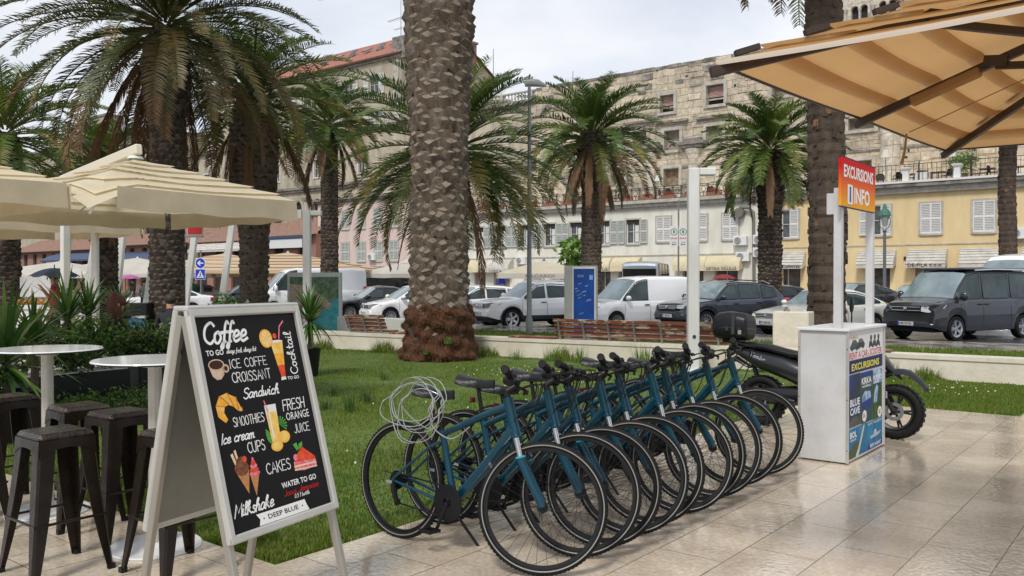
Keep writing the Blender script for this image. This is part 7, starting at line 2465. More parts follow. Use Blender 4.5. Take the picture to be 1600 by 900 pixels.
flat_poly(tb, ell(.195, .030, .004, .004, 8), 0, MPz2, 0); flat_poly(tb, ell(.455, .030, .004, .004, 8), 0, MPz2, 0)
tb.build('banner_lettering', board_black, PF, smooth=False)
# printed pictures
def pm(n, c, c2=None, vs=30): return mat('print_' + n, c, .5, col2=c2, vscale=vs)
PC = [pm('orange', (.80, .33, .03), (.85, .50, .08)), pm('orange_light', (.85, .60, .18), (.80, .45, .08)), pm('red', (.60, .04, .02), (.75, .12, .04)), pm('white', (.75, .74, .70)),
   pm('coffee', (.05, .02, .012)), pm('cup', (.52, .36, .24), (.65, .50, .38)), pm('crust', (.75, .36, .06), (.85, .55, .15), 60), pm('crust_dark', (.42, .15, .03), (.6, .26, .05), 60),
   pm('pink', (.65, .06, .12), (.78, .30, .33), 60), pm('green', (.06, .28, .04), (.12, .4, .08)), pm('choc', (.12, .04, .02), (.25, .10, .05), 60), pm('cone', (.52, .26, .10), (.40, .17, .06), 80), pm('cream', (.78, .62, .42), (.7, .5, .3), 60)]
fb = MB()
FP = lambda pts, lvl, mi: flat_poly(fb, pts, Z0 + .0003 * lvl, MP, mi)
def pic(name):
 global fb
 fb.build(name, PC, PF, smooth=False); fb = MB()
# cocktail
for k in range(6):
 t0, t1 = k / 6, (k + 1) / 6
 L_ = lambda t: .486 + (.455 - .486) * t; Rr = lambda t: .516 + (.541 - .516) * t
 y0, y1 = .660 + .178 * t0, .660 + .178 * t1
 FP([(L_(t0), y0), (Rr(t0), y0), (Rr(t1), y1), (L_(t1), y1)], 1, [2, 2, 0, 0, 1, 1][k])
FP([(.481, .644), (.519, .646), (.516, .660), (.486, .660)], 1, 3)
FP(ell(.498, .840, .044, .007, 14), 2, 3)
FP(ell(.430, .858, .044, .047, 20), 3, 0); FP(ell(.432, .857, .037, .040, 20), 4, 1);
for k in range(8):
 a = k * PI / 4; FP([(.432, .857), (.432 + .034 * math.cos(a - .06), .857 + .036 * math.sin(a - .06)), (.432 + .034 * math.cos(a + .06), .857 + .036 * math.sin(a + .06))], 5, 3)
FP(ell(.492, .868, .014, .014, 10), 5, 2)
FP([(.512, .845), (.520, .845), (.543, .913), (.575, .938), (.571, .945), (.535, .917)], 4, 8)
pic('cocktail_picture')
FP([(.038, .752), (.052, .705), (.075, .686), (.100, .688), (.122, .708), (.130, .752)], 1, 5)
FP(ell(.084, .756, .048, .026, 20), 2, 5); FP(ell(.084, .756, .041, .021, 20), 3, 4)
FP(ell(.138, .735, .020, .020, 14), 1, 5); FP(ell(.138, .735, .011, .012, 12), 2, 4)
pic('cup_picture')
arc = [(.078, .488), (.040, .520), (.036, .570), (.066, .612), (.112, .622), (.160, .598), (.186, .545), (.186, .528), (.165, .533), (.140, .556), (.112, .568), (.088, .560), (.078, .535), (.094, .502)]
cen_ = (.11, .58)
for i in range(7):
 a, b = arc[i], arc[i + 1]; c, e = arc[13 - i - 1], arc[13 - i]
 FP([a, b, c, e], 1, 6 if i % 2 else 0)
for i in range(1, 7):
 a, c = arc[i], arc[13 - i]; FP([a, (a[0] + .007, a[1] + .003), (c[0] + .007, c[1] + .003), c], 2, 7)
pic('croissant_picture')
FP([(.340, .352), (.398, .352), (.405, .470), (.334, .470)], 1, 1); FP([(.334, .470), (.405, .470), (.408, .536), (.331, .536)], 1, 3)
FP([(.338, .470), (.401, .470), (.403, .500), (.336, .500)], 2, 1); FP([(.350, .370), (.360, .370), (.358, .525), (.350, .525)], 3, 3); FP([(.345, .50), (.352, .50), (.338, .562), (.331, .560)], 3, 8)
FP(ell(.424, .372, .040, .030, 18), 3, 0); FP(ell(.424, .373, .034, .025, 18), 4, 1); FP(ell(.366, .336, .040, .026, 18), 3, 0); FP(ell(.366, .338, .034, .020, 18), 4, 1)
for k in range(9):
 a = R(-40 + k * 22); FP([(.412, .43), (.412 + .05 * math.cos(a), .43 + .045 * math.sin(a)), (.412 + .047 * math.cos(a + .2), .43 + .042 * math.sin(a + .2))], 0.5, 9)
 a = R(150 + k * 14); FP([(.342, .40), (.342 + .035 * math.cos(a), .40 + .05 * math.sin(a)), (.342 + .033 * math.cos(a + .2), .40 + .05 * math.sin(a + .2))], .5, 9)
pic('juice_picture')
FP([(.082, .262), (.162, .262), (.136, .155)], 1, 11); FP(ell(.120, .275, .044, .034, 16), 2, 10); FP(ell(.122, .300, .032, .028, 14), 3, 10); FP(ell(.145, .312, .014, .015, 10), 4, 2)
FP([(.085, .290), (.097, .296), (.082, .350), (.068, .344)], 1, 12); FP([(.102, .292), (.113, .297), (.103, .362), (.090, .358)], 1, 12)
FP([(.162, .232), (.218, .232), (.178, .136)], 1, 11);
for k, (w_, y_) in enumerate([(.033, .238), (.028, .255), (.022, .272), (.015, .287), (.007, .300)]): FP(ell(.192, y_, w_, .013, 12), 2 + k, 8 if k % 2 == 0 else 2)
pic('ice_cream_picture')
FP([(.452, .200), (.520, .190), (.612, .196), (.612, .232), (.455, .240)], 1, 8); FP([(.452, .214), (.612, .211), (.612, .219), (.452, .223)], 2, 12); FP([(.455, .240), (.612, .232), (.610, .244), (.530, .305), (.470, .262)], 2, 2)
FP([(.452, .198), (.612, .192), (.612, .198), (.452, .205)], 3, 12); FP(ell(.474, .262, .017, .015, 10), 3, 8); FP([(.490, .290), (.470, .325), (.497, .330), (.505, .300)], 4, 9); FP([(.500, .292), (.512, .322), (.538, .330), (.535, .308)], 4, 9)
pic('cake_picture')

# ------------------------------------------------------------------ bar stools and tables
stool_m = mat('stool_bronze', (.022, .015, .009), .34, metal=.2, spec=.3, col2=(.012, .008, .005), vscale=7, wet=.12, bump=.15, bscale=25)
stool_top = mat('stool_wet_top', (.045, .028, .018), .16, metal=.3, col2=(.018, .012, .009), vscale=14, wet=.12, bump=.5, bscale=55)
def make_stool():
 r_ = empty('bar_stool', (0, 0, 0))
 h, s, f = .76, .145, .215
 mb = MB()
 mb.box((0, 0, h - .022), (2 * s, 2 * s, .044), 0, bev=.018)
 # pressed rim and raised edge of the seat with a hand slot
 rim = [(-s + .025, -s + .025), (s - .025, -s + .025), (s - .025, s - .025), (-s + .025, s - .025)]
 mb.box((0, 0, h + .001), (.24, .24, .004), 0, bev=.002)
 mb.box((0, 0, h + .0025), (.10, .026, .003), 1, bev=.0014)
 mb.build('seat', [stool_top, seal], r_)
 # skirt under the seat
 mb = MB()
 for q in range(4):
  M_ = Matrix.Rotation(q * PI / 2, 4, 'Z')
  top = [(-s, -s), (s, -s)]
  k = 10
  up = [Vector((-s + 2 * s * i / k, -s - .001, h - .03)) for i in range(k + 1)]
  lo = [Vector((-s * 1.03 + 2 * s * 1.03 * i / k, -s - .008, h - .075 - .05 * abs(2 * i / k - 1) ** 2.5)) for i in range(k + 1)]
  mb.grid([[M_ @ p for p in lo], [M_ @ p for p in up]])
  mb.grid([[M_ @ (p + Vector((0, .004, 0))) for p in up], [M_ @ (p + Vector((0, .004, 0))) for p in lo]])
 mb.build('skirt', stool_m, r_)
 for sx in (-1, 1):
  for sy in (-1, 1):
   # folded sheet leg: two flanges meeting at the outer corner, tapering to the foot
   mb = MB(); n = 8; rx, ry, ri = [], [], []
   for i in range(n + 1):
    t = i / n; z = (h - .03) * (1 - t)
    e = s + (f - s) * (t ** 1.15)
    w_ = .085 * (1 - t) + .036 * t + .012 * math.sin(PI * t)
    c = Vector((sx * e, sy * e, z))
    rnd_ = .012
    a = Vector((sx * (e - w_), sy * e, z)); a2 = Vector((sx * (e - rnd_), sy * e, z)); b2 = Vector((sx * e, sy * (e - rnd_), z)); b = Vector((sx * e, sy * (e - w_), z))
    bi = Vector((sx * (e - .006), sy * (e - w_), z)); ci = Vector((sx * (e - .010), sy * (e - .010), z)); ai = Vector((sx * (e - w_), sy * (e - .006), z))
    rx.append([a, a2, b2, b, bi, ci, ai, a])
   mb.grid(rx if sx * sy > 0 else [r2[::-1] for r2 in rx])
   mb.add(rx[-1][:7], [tuple(range(7))])
   mb.box((sx * (f - .014), sy * (f - .014), .012), (.034, .034, .03), 1)
   mb.build('leg', [stool_m, black_plastic], r_, angle=30)
 mb = MB()
 e1 = s + (f - s) * .62 - .006
 for q in range(4):
  a = Vector((-e1, -e1, .30)); b = Vector((e1, -e1, .30))
  M_ = Matrix.Rotation(q * PI / 2, 4, 'Z'); mb.cyl(M_ @ a, M_ @ b, .0075, n=8)
 mb.build('foot_ring', stool_m, r_)
 mb = MB()
 for a in (PI / 4, -PI / 4):
  M_ = Matrix.Translation((0, 0, h - .09)) @ Matrix.Rotation(a, 4, 'Z'); mb.box((0, 0, 0), (.36, .02, .004), M=M_)
 mb.build('brace', stool_m, r_)
 return r_
st = make_stool()
GST = 'dark metal bar stools around the white bar tables'
for i, (x, y, a, lb) in enumerate([(-4.81, 2.085, 0, 'nearest wet brown metal bar stool in front of the white tables'),
        (-5.20, 2.64, 2, 'brown metal bar stool just left of the menu board and its bar table'),
        (-5.66, 2.60, -2, 'brown metal bar stool behind the nearest stool, between both table posts'),
        (-6.48, 2.50, 3, 'brown metal bar stool at the left table, under its left half'),
        (-6.02, 2.06, -3, 'brown metal bar stool cut by the left picture edge'),
        (-4.30, 2.50, 2, 'dark bar stool mostly hidden behind the menu board')]):
 o = st if i == 0 else copy_tree(st)
 o.location = (x, y, 0); o.rotation_euler = (0, 0, R(a)); tag(o, lb, 'bar stool', GST)
tab_w = mat('table_white', (.74, .74, .72), .12, var=.05, wet=.06); tab_p = mat('table_post', (.50, .46, .38), .35, metal=.2, col2=(.60, .58, .52), vscale=6)
def make_table():
 r_ = empty('bar_table', (0, 0, 0))
 mb = MB(); mb.lathe([(.001, 1.088), (.325, 1.088), (.345, 1.092), (.345, 1.098), (.340, 1.106), (.001, 1.107)], 56, [1, 1, 1, 0, 0]); mb.build('tabletop', [tab_w, black_plastic], r_, angle=30)
 mb = MB(); mb.lathe([(.038, .02), (.038, 1.09)], 24, 0); mb.lathe([(.07, 1.06), (.07, 1.088)], 20, 0); mb.build('post', tab_p, r_)
 mb = MB(); mb.lathe([(.258, 0), (.262, .006), (.255, .014), (.06, .019), (.05, .03), (.04, .034)], 48, 0); mb.build('base', tab_w, r_)
 return r_
t1 = make_table(); t1.location = (-6.07, 2.58, 0); tag(t1, 'round white bar table at the left, its top cut by the picture edge', 'table', 'round white bar tables')
t2 = copy_tree(t1); t2.location = (-4.77, 2.63, 0); tag(t2, 'round white bar table half hidden behind the menu board', 'table', 'round white bar tables')

# ------------------------------------------------------------------ bicycles
teal = mat('bike_teal', (.0015, .045, .064), .24, metal=.2, coat=.25, spec=.4, col2=(.0015, .05, .09), vscale=3)
tyre_m = black_rubber; reflect = mat('reflective_band', (.26, .25, .23), .4)
bike_black = mat('bike_black', (.007, .007, .008), .34, spec=.3); spoke_m = mat('spoke_steel', (.035, .035, .035), .4, metal=.5)
saddle_m = mat('saddle_black', (.009, .009, .009), .36, spec=.35, bump=.2, bscale=50); bright = mat('bright_alloy', (.60, .62, .62), .2, metal=.9)
cyan = mat('bright_teal', (.01, .35, .45), .3, coat=.5)
RW = .35
def bike_wheel(rear=False):
 """centre at origin, axle along Y"""
 M_ = Matrix.Rotation(PI / 2, 4, 'X')
 t = MB()
 prof = [(.018 * math.cos(a), .020 * math.sin(a)) for a in [2 * PI * k / 20 for k in range(20)]]
 mi = [0] * 20; mi[5] = 1; mi[14] = 1
 t.ring(prof, RW - .018, 72, mi, M_)
 for k in range(90):
  a = 2 * PI * k / 90
  for q in (-1, 1):
   MM = M_ @ Matrix.Rotation(a, 4, 'Z') @ Matrix.Translation((RW - .001, 0, q * .009)); t.box((0, 0, 0), (.005, .012, .009), M=MM)
 to = t.build('wheel', [tyre_m, reflect], angle=30)
 m = MB(); m.ring([(0, -.011), (-.018, -.009), (-.020, 0), (-.018, .009), (0, .011), (.002, 0)], RW - .032, 72, 0, M_)
 rim = m.build('rim', bike_black, to)
 s_ = MB()
 n = 32
 for k in range(n):
  a = 2 * PI * k / n; sd_ = 1 if k % 2 else -1; b = a + (.62 if (k // 2) % 2 else -.62)
  p0 = Vector((.022 * math.cos(b), sd_ * .028, .022 * math.sin(b))); p1 = Vector(((RW - .05) * math.cos(a), sd_ * .003, (RW - .05) * math.sin(a)))
  s_.cyl(p0, p1, .0011, n=4, cap=False)
 s_.build('spokes', spoke_m, to)
 h = MB(); h.cyl((0, -.045, 0), (0, .045, 0), .014, n=12); h.cyl((0, -.032, 0), (0, -.024, 0), .030, n=14); h.cyl((0, .024, 0), (0, .032, 0), .030, n=14); h.cyl((0, -.065, 0), (0, .065, 0), .006, n=8)
 if rear:
  for k in range(7): h.ring([(0, 0), (.006 + 0, 0), (.006, .003), (0, .003)], .052 - k * .005, 24, 0, Matrix.Translation((0, -.036 - k * .005, 0)) @ M_)
  h.cyl((0, -.036, 0), (0, -.07, 0), .02, n=12)
 h.build('hub', bike_black, to)
 return to

HX = Vector((.895, 0, .0))
def make_bike():
 r_ = empty('bicycle', (0, 0, 0))
 rear = Vector((0, 0, RW)); bb = Vector((.445, 0, .285)); st_top = Vector((.325, 0, .665)); seat_p = Vector((.268, 0, .885))
 ht, hb = Vector((.806, 0, .905)), Vector((.874, 0, .715)); ax = Vector((1.062, 0, RW))
 sa = (ht - hb).normalized()         # steering axis, up
 mb = MB()
 mb.tube([hb - sa * .01, hb + sa * .02, ht - sa * .02, ht + sa * .008], [.033, .030, .030, .031], 16)
 mb.tube([ht - sa * .035, ht - sa * .045 + Vector((-.10, 0, -.025)), st_top + Vector((.04, 0, .015)), st_top - Vector((0, 0, .012))], [.025, .023, .019, .018], 14, flat=1.1)
 mb.tube([hb + sa * .035, hb.lerp(bb, .5) + Vector((0, 0, .008)), bb + Vector((.01, 0, .012))], [.036, .035, .028], 16)
 mb.tube([bb, st_top + (st_top - bb).normalized() * .02], [.022, .020], 14)
 mb.cyl(bb + Vector((0, -.038, 0)), bb + Vector((0, .038, 0)), .024, n=16)
 for q in (-1, 1):
  mb.tube([bb + Vector((-.03, q * .028, 0)), bb + Vector((-.09, q * .050, .004)), rear + Vector((.03, q * .064, -.005)), rear + Vector((-.005, q * .066, 0))], [.012, .011, .009, .010], 10)
  mb.tube([st_top + Vector((-.008, q * .014, -.05)), st_top + Vector((-.07, q * .045, -.09)), rear + Vector((.01, q * .066, .02))], [.009, .008, .008], 10)
  mb.cyl(rear + Vector((0, q * .060, 0)), rear + Vector((0, q * .072, 0)), .017, n=12)
 mb.build('frame', teal, r_, angle=40)
 mb = MB()      # small decals on tubes
 a, b = hb + sa * .03, bb
 d_ = (b - a).normalized()
 for q in (-1,):
  M_ = Matrix.Translation(a.lerp(b, .40) + Vector((0, -.0312, .008))) @ Matrix.Rotation(math.atan2(-(d_.z), -(d_.x)), 4, 'Y') @ Matrix.Rotation(PI / 2, 4, 'X')
  block_text(mb, 'TREKKING', -.02, -.008, .14, .018, M_)
 mb.build('decal', bright, r_, smooth=False)
 w = bike_wheel(True); w.name = 'wheel'; w.parent = r_; w.location = rear
 # drivetrain
 mb = MB()
 Mx = Matrix.Rotation(PI / 2, 4, 'X')
 c = bb + Vector((0, -.052, 0))
 mb.ring([(0, -.002), (.02, -.002), (.02, .002), (0, .002)], .080, 40, 0, Matrix.Translation(c) @ Mx)
 mb.ring([(0, -.002), (.014, -.002), (.014, .002), (0, .002)], .062, 36, 0, Matrix.Translation(c + Vector((0, .008, 0))) @ Mx)
 mb.lathe([(.105, 0), (.107, .004), (.085, .006), (.03, .008)], 36, 0, Matrix.Translation(c + Vector((0, -.006, 0))) @ Mx, cap=False)
 for k in range(5):
  a = 2 * PI * k / 5; mb.cyl(c, c + Vector((.088 * math.cos(a), 0, .088 * math.sin(a))), .008, n=6)
 mb.build('chainring', bike_black, r_)
 ca = R(-112)
 for sg in (-1, 1):
  mb = MB(); d_ = Vector((math.cos(ca), 0, math.sin(ca))) * (-sg)
  mb.tube([bb + Vector((0, sg * .058, 0)), bb + Vector((0, sg * .072, 0)) + d_ * .17], [.013, .010], 8); mb.build('crank', bike_black, r_)
 for sg in (-1, 1):
  d_ = Vector((math.cos(ca), 0, math.sin(ca))) * (-sg); e = bb + Vector((0, sg * .078, 0)) + d_ * .17
  mb = MB(); mb.cyl(e, e + Vector((0, sg * .09, 0)), .008, n=8); mb.box(e + Vector((.038, sg * .05, 0)), (.014, .085, .02), bev=.004); mb.box(e + Vector((-.038, sg * .05, 0)), (.014, .085, .02), bev=.004)
  mb.box(e + Vector((0, sg * .012, 0)), (.09, .01, .018)); mb.box(e + Vector((0, sg * .09, 0)), (.09, .01, .018)); mb.build('pedal', bike_black, r_)
 mb = MB()
 rr = rear + Vector((0, -.048, 0)); cc = bb + Vector((0, -.052, 0))
 mb.tube([rr + Vector((0, 0, .045)), cc + Vector((0, 0, .088))], .005, 5); mb.tube([rr + Vector((.05, -.006, -.13)), cc + Vector((0, 0, -.088))], .005, 5)
 dr_ = rear + Vector((.018, -.075, -.055))
 mb.tube([rear + Vector((0, -.072, 0)), dr_, rear + Vector((.045, -.075, -.12))], [.014, .018, .012], 8)
 mb.cyl(dr_ + Vector((.028, 0, -.066)), dr_ + Vector((.028, .012, -.066)), .022, n=12); mb.cyl(dr_ + Vector((0, 0, .0)), dr_ + Vector((0, .012, 0)), .020, n=12)
 mb.tube([rear + Vector((0, -.075, 0)), rear + Vector((-.07, -.08, -.015)), rear + Vector((-.07, -.07, .05)), rear + Vector((.1, -.05, .02))], .003, 5)
 mb.build('rear_derailleur', bike_black, r_)
 mb = MB(); mb.box(rear + Vector((-.012, -.09, -.005)), (.05, .006, .018)); mb.build('quick_release', bright, r_)
 # kickstand
 mb = MB(); k0 = bb + Vector((-.06, .03, -.02)); mb.tube([k0, k0 + Vector((.05, .06, -.12)), k0 + Vector((.11, .150, -.262))], [.010, .009, .009], 8); mb.sphere(k0 + Vector((.11, .150, -.262)), .013, n=8, m=6); mb.build('kickstand', bike_black, r_)
 # seat post and saddle
 mb = MB(); mb.tube([st_top, seat_p - Vector((0, 0, .02))], .0135, 12); mb.lathe([(.021, 0), (.021, .022)], 12, 1, Matrix.Translation(st_top + Vector((0, 0, -.002)))); mb.build('seat_post', [bike_black, teal], r_)
 mb = MB(); rows = []
 for i in range(13):
  t = i / 12; x = -.145 + .275 * t
  w_ = .076 * math.cos(min(1, t / .55) * PI / 2) ** 1.1 * (1 if t < .55 else 0) + .021 + (.0 if t < .9 else -.012 * (t - .9) * 10)
  if t < .08: w_ *= .7 + t * 3.7
  zt = .035 + .014 * (1 - t) ** 2 - .012 * math.sin(PI * t)
  row = []
  for k in range(13):
   a = PI * k / 12; row.append((x, w_ * math.cos(a), zt - .014 + .020 * math.sin(a) ** .6 - .030 * (abs(math.cos(a)) ** 4)))
  rows.append([Vector(p) + seat_p for p in row])
 mb.grid(rows); mb.grid([[p * 1 - Vector((0, 0, .006)) for p in r2][::-1] for r2 in rows])
 mb.add(rows[0], [tuple(range(13))[::-1]]); mb.add(rows[-1], [tuple(range(13))])
 for q in (-1, 1): mb.tube([seat_p + Vector((-.10, q * .035, .012)), seat_p + Vector((-.05, q * .022, -.018)), seat_p + Vector((.05, q * .022, -.018)), seat_p + Vector((.10, q * .012, .012))], .004, 6)
 mb.box(seat_p + Vector((0, 0, -.016)), (.045, .05, .02), bev=.004); mb.build('saddle', saddle_m, r_)
 mb = MB(); mb.box(seat_p + Vector((-.040, 0, -.10)), (.02, .045, .035), bev=.005); mb.build('reflector', mat('reflector_dark', (.08, .01, .012), .2), r_)
 # ---- steering assembly: built around the steering axis, local origin at hb
 S = empty  # noqa
 ang = math.atan2(sa.x, sa.z)
 def L(p): return Vector(p) - hb
 fk = MB()
 crown = hb - sa * .03
 fk.tube([crown + Vector((0, -.060, 0)), crown + Vector((0, -.02, .012)), crown + Vector((0, .02, .012)), crown + Vector((0, .060, 0))], [.021, .024, .024, .021], 12)
 fk.cyl(hb, hb - sa * .035, .026, n=14)
 low = []
 for q in (-1, 1):
  t0 = crown + Vector((0, q * .060, 0)); d_ = -sa
  t1 = t0 + d_ * .095
  e = Vector((ax.x, q * .062, ax.z))
  fk.cyl(t0 + sa * .01, t1, .0155, n=12, mi=1)
  fk.tube([t1 - d_ * .005, t1 + d_ * .02, t1.lerp(e, .55), e + Vector((-.012, 0, .03)), e], [.028, .027, .023, .025, .018], 12)
 arch_ = [crown + Vector((.012, q * .058, 0)) - sa * .135 for q in (-1, 1)]
 fk.tube([arch_[0], arch_[0] * .5 + arch_[1] * .5 + Vector((.035, 0, .030)), arch_[1]], .012, 8, flat=1.2)
 for v in range(len(fk.v)): fk.v[v] = tuple(L(fk.v[v]))
 fo = fk.build('fork', [teal, bright], r_, angle=40); fo.location = hb
 mb = MB()   # bright ring and brake bodies
 for q in (-1, 1):
  t1 = crown + Vector((0, q * .060, 0)) - sa * .090; mb.cyl(t1, t1 - sa * .010, .029, n=14, mi=0)
  b_ = crown + Vector((.022, q * .052, 0)) - sa * .16; mb.tube([b_, b_ + sa * .05 + Vector((.01, q * .006, 0)), b_ + sa * .10 + Vector((.012, -q * .0, 0))], [.008, .007, .005], 6, 1)
  mb.box(crown + Vector((-.0, q * .026, 0)) - sa * .155, (.05, .008, .012), 1)
 for v in range(len(mb.v)): mb.v[v] = tuple(L(mb.v[v]))
 mb.build('brake', [cyan, bike_black], fo)
 fw = bike_wheel(); fw.name = 'wheel'; fw.parent = fo; fw.location = L(ax)
 hbr = MB()
 top = ht + sa * .035; clamp = top + sa * .025 + Vector((.06, 0, .03))
 hbr.cyl(ht, top + sa * .02, .019, n=12); hbr.tube([top + sa * .01, clamp], [.019, .017], 10)
 hbr.tube([clamp + Vector(p) for p in [(-.040, -.30, .035), (-.028, -.20, .030), (-.01, -.09, .016), (0, 0, 0), (-.01, .09, .016), (-.028, .20, .030), (-.040, .30, .035)]], .013, 10)
 for v in range(len(hbr.v)): hbr.v[v] = tuple(L(hbr.v[v]))
 ho = hbr.build('handlebar', bike_black, r_); ho.location = hb
 for q in (-1, 1):
  g_ = MB(); a = clamp + Vector((-.028, q * .205, .030)); b = clamp + Vector((-.042, q * .325, .037))
  g_.tube([a, a.lerp(b, .1), a.lerp(b, .5), a.lerp(b, .9), b], [.019, .022, .021, .024, .022], 12)
  for v in range(len(g_.v)): g_.v[v] = tuple(L(g_.v[v]))
  g_.build('grip', black_rubber, ho)
  g_ = MB(); g_.tube([clamp + Vector((-.035, q * .165, .015)), clamp + Vector((.03, q * .19, -.002)), clamp + Vector((.015, q * .30, -.012))], [.012, .009, .008], 7)
  g_.sphere(clamp + Vector((-.030, q * .160, .0)), .036, .026, .030, 10, 6); g_.sphere(clamp + Vector((-.015, q * .125, .030)), .022, n=8, m=5)
  for v in range(len(g_.v)): g_.v[v] = tuple(L(g_.v[v]))
  g_.build('brake_lever', bike_black, ho)
 cb = MB()
 for q, k in ((-1, 0), (1, 0), (-1, 1), (1, 1)):
  a = clamp + Vector((.01, q * (.15 - .03 * k), -.002)); m_ = clamp + Vector((.12 - k * .03, q * .05, -.02 - .05 * k)); e = hb + Vector((.03 - k * .05, q * .03, .02 + k * .05))
  cb.tube(catmull([a, a + Vector((.09, -q * .02, .03)), m_ + Vector((.02, 0, .02)), e + Vector((.03, 0, .05)), e], 5), .0036, 5)
 for v in range(len(cb.v)): cb.v[v] = tuple(L(cb.v[v]))
 cb.build('cables', black_rubber, ho)
 bl = MB(); bl.sphere(L(clamp + Vector((-.03, .085, .035))), .022, .022, .014, 12, 6); bl.build('bell', bike_black, ho)
 return r_, sa
bk, SA = make_bike()
hb_l = None
rnd = random.Random(12)
Ys = [3.65, 4.03, 4.26, 4.57, 4.85, 5.20, 5.49, 5.76, 6.16, 6.60]
names = ['nearest teal bicycle in the row, front wheel closest to the menu board', 'second teal bicycle from the menu board end', 'third teal bicycle from the menu board end', 'fourth teal bicycle from the menu board end',
   'fifth teal bicycle from the menu board end', 'sixth teal bicycle from the menu board end, fifth from the kiosk', 'fourth teal bicycle from the kiosk end', 'third teal bicycle from the kiosk end', 'second teal bicycle from the kiosk end', 'farthest teal bicycle in the row, next to the scooter and the kiosk']
steers = [34, 29, 21, 33, 24, 36, 20, 31, 19, 27]
for i, y in enumerate(Ys):
 o = bk if i == 0 else copy_tree(bk)
 o.location = (-3.79 + rnd.uniform(-.02, .02) * (i > 0), y, 0.0)
 o.rotation_euler = (R(-4.5 + rnd.uniform(-.8, .8)), 0, R(rnd.uniform(-1.2, 1.2) * (i > 0)))
 q = Matrix.Rotation(R(steers[i]), 3, SA).to_quaternion()
 for ch in o.children:
  if ch.name.split('.')[0] in ('fork', 'handlebar'):
   ch.rotation_mode = 'QUATERNION'; ch.rotation_quaternion = q
  if i and ch.name.split('.')[0] in ('saddle', 'seat_post', 'reflector'):
   ch.location = Vector((-.3, 0, 1)) * (.035 * math.sin(i * 2.3))
 tag(o, names[i], 'bicycle', 'teal rental bicycles parked side by side')
# steel cable coiled over the first saddle
cable_m = mat('cable_sheath', (.36, .37, .37), .22, metal=.3, coat=.5)
mb = MB(); rnd = random.Random(5)
for k in range(7):
 pts = []
 rx_, rz_ = rnd.uniform(.13, .225), rnd.uniform(.12, .20); cx_, cz = rnd.uniform(-.13, .05), -rz_ + rnd.uniform(-.02, .03)
 ph = rnd.uniform(0, 6)
 for j in range(26):
  a = 2 * PI * j / 26
  pts.append((cx_ + rx_ * math.cos(a) + .012 * math.sin(3 * a + ph), -.02 + .055 * math.cos(a + ph) + .02 * k / 7 - (.05 if math.sin(a) < .3 else 0), cz + rz_ * math.sin(a) + .01 * math.sin(2 * a + ph)))
 mb.tube(catmull(pts, 2, True), .0028, 6, closed=True)
mb.tube(catmull([(.14, -.03, -.02), (.17, -.02, -.12), (.10, -.05, -.22), (.2, 0, -.30), (.33, .02, -.22)], 6), .004, 6)
o = mb.build('cable_lock', cable_m); o.location = (-3.79 + .25, 3.63, .955); tag(o, 'long pale steel cable lock looped over the saddle of the nearest bicycle', 'cable lock')

# ------------------------------------------------------------------ kiosk
kw = mat('kiosk_white', (.61, .61, .61), .45, col2=(.50, .50, .49), vscale=2.5, bump=.08, bscale=120)
kx0, kx1, ky0, ky1, kh = -2.70, -2.29, 7.44, 8.52, 1.13
KR = empty('kiosk', ((kx0 + kx1) / 2, (ky0 + ky1) / 2, 0), 0, 'white excursions counter kiosk covered with trip posters', 'kiosk')
ko = KR.location
mb = MB(); mb.box((0, 0, kh / 2 + .006), (kx1 - kx0, ky1 - ky0, kh - .012), bev=.004); mb.box((0, 0, .008), (kx1 - kx0 - .03, ky1 - ky0 - .03, .016), 1); mb.build('counter', [kw, mat('kiosk_edge', (.08, .06, .05), .7)], KR)
for x_ in (kx0, kx1):
 for y_ in (ky0, ky1):
  mb = MB(); mb.box((x_ - ko.x, y_ - ko.y, kh / 2), (.022, .022, kh - .02), bev=.003)
  for z_ in (.12, .55, .98): mb.cyl((x_ - ko.x, y_ - ko.y - .012, z_), (x_ - ko.x, y_ - ko.y - .0135, z_), .005, n=8, mi=1)
  mb.build('corner_strip', [alu_l, dark_metal], KR)
mb = MB(); mb.box((0, 0, kh + .012), (kx1 - kx0 + .035, ky1 - ky0 + .05, .024), bev=.004); mb.build('worktop', white_paint, KR)
for y, h in ((ky0 + .05, 2.33), (ky1 - .12, 2.33)):
 mb = MB(); mb.box((kx1 - .095 - ko.x, y - ko.y, kh + .024 + (h - kh) / 2), (.065, .065, h - kh), bev=.003); mb.build('post', kw, KR)
mb = MB(); mb.box((kx1 - .14 - ko.x, ky0 + .05 - ko.y, 2.22), (.10, .05, .18), bev=.003); mb.build('bracket', kw, KR)
# header sign
sgm = bpy.data.materials.new('sign_gradient'); sgm.use_nodes = True; sgm.node_tree.nodes['Principled BSDF'].inputs['Specular IOR Level'].default_value = .15
N, Lk = nodes_of(sgm); b = N['Principled BSDF']; b.inputs['Roughness'].default_value = .6
t = N.new('ShaderNodeTexCoord'); sp = N.new('ShaderNodeSeparateXYZ'); rp = N.new('ShaderNodeValToRGB')
Lk.new(t.outputs['Generated'], sp.inputs[0]); Lk.new(sp.outputs['Z'], rp.inputs['Fac']); Lk.new(rp.outputs['Color'], b.inputs['Base Color'])
rp.color_ramp.elements[0].position = .05; rp.color_ramp.elements[0].color = (.80, .36, .02, 1)
rp.color_ramp.elements[1].position = .80; rp.color_ramp.elements[1].color = (.55, .006, .006, 1)
e = rp.color_ramp.elements.new(.45); e.color = (.72, .14, .02, 1)
SY0, SY1, SZ0, SZ1 = 7.36, 8.34, 2.19, 2.61
SH_ = MB(); SH_.box((kx1 - .045 - ko.x, (SY0 + SY1) / 2 - ko.y, (SZ0 + SZ1) / 2), (.022, SY1 - SY0, SZ1 - SZ0)); so = SH_.build('header_sign', sgm, KR, smooth=False)
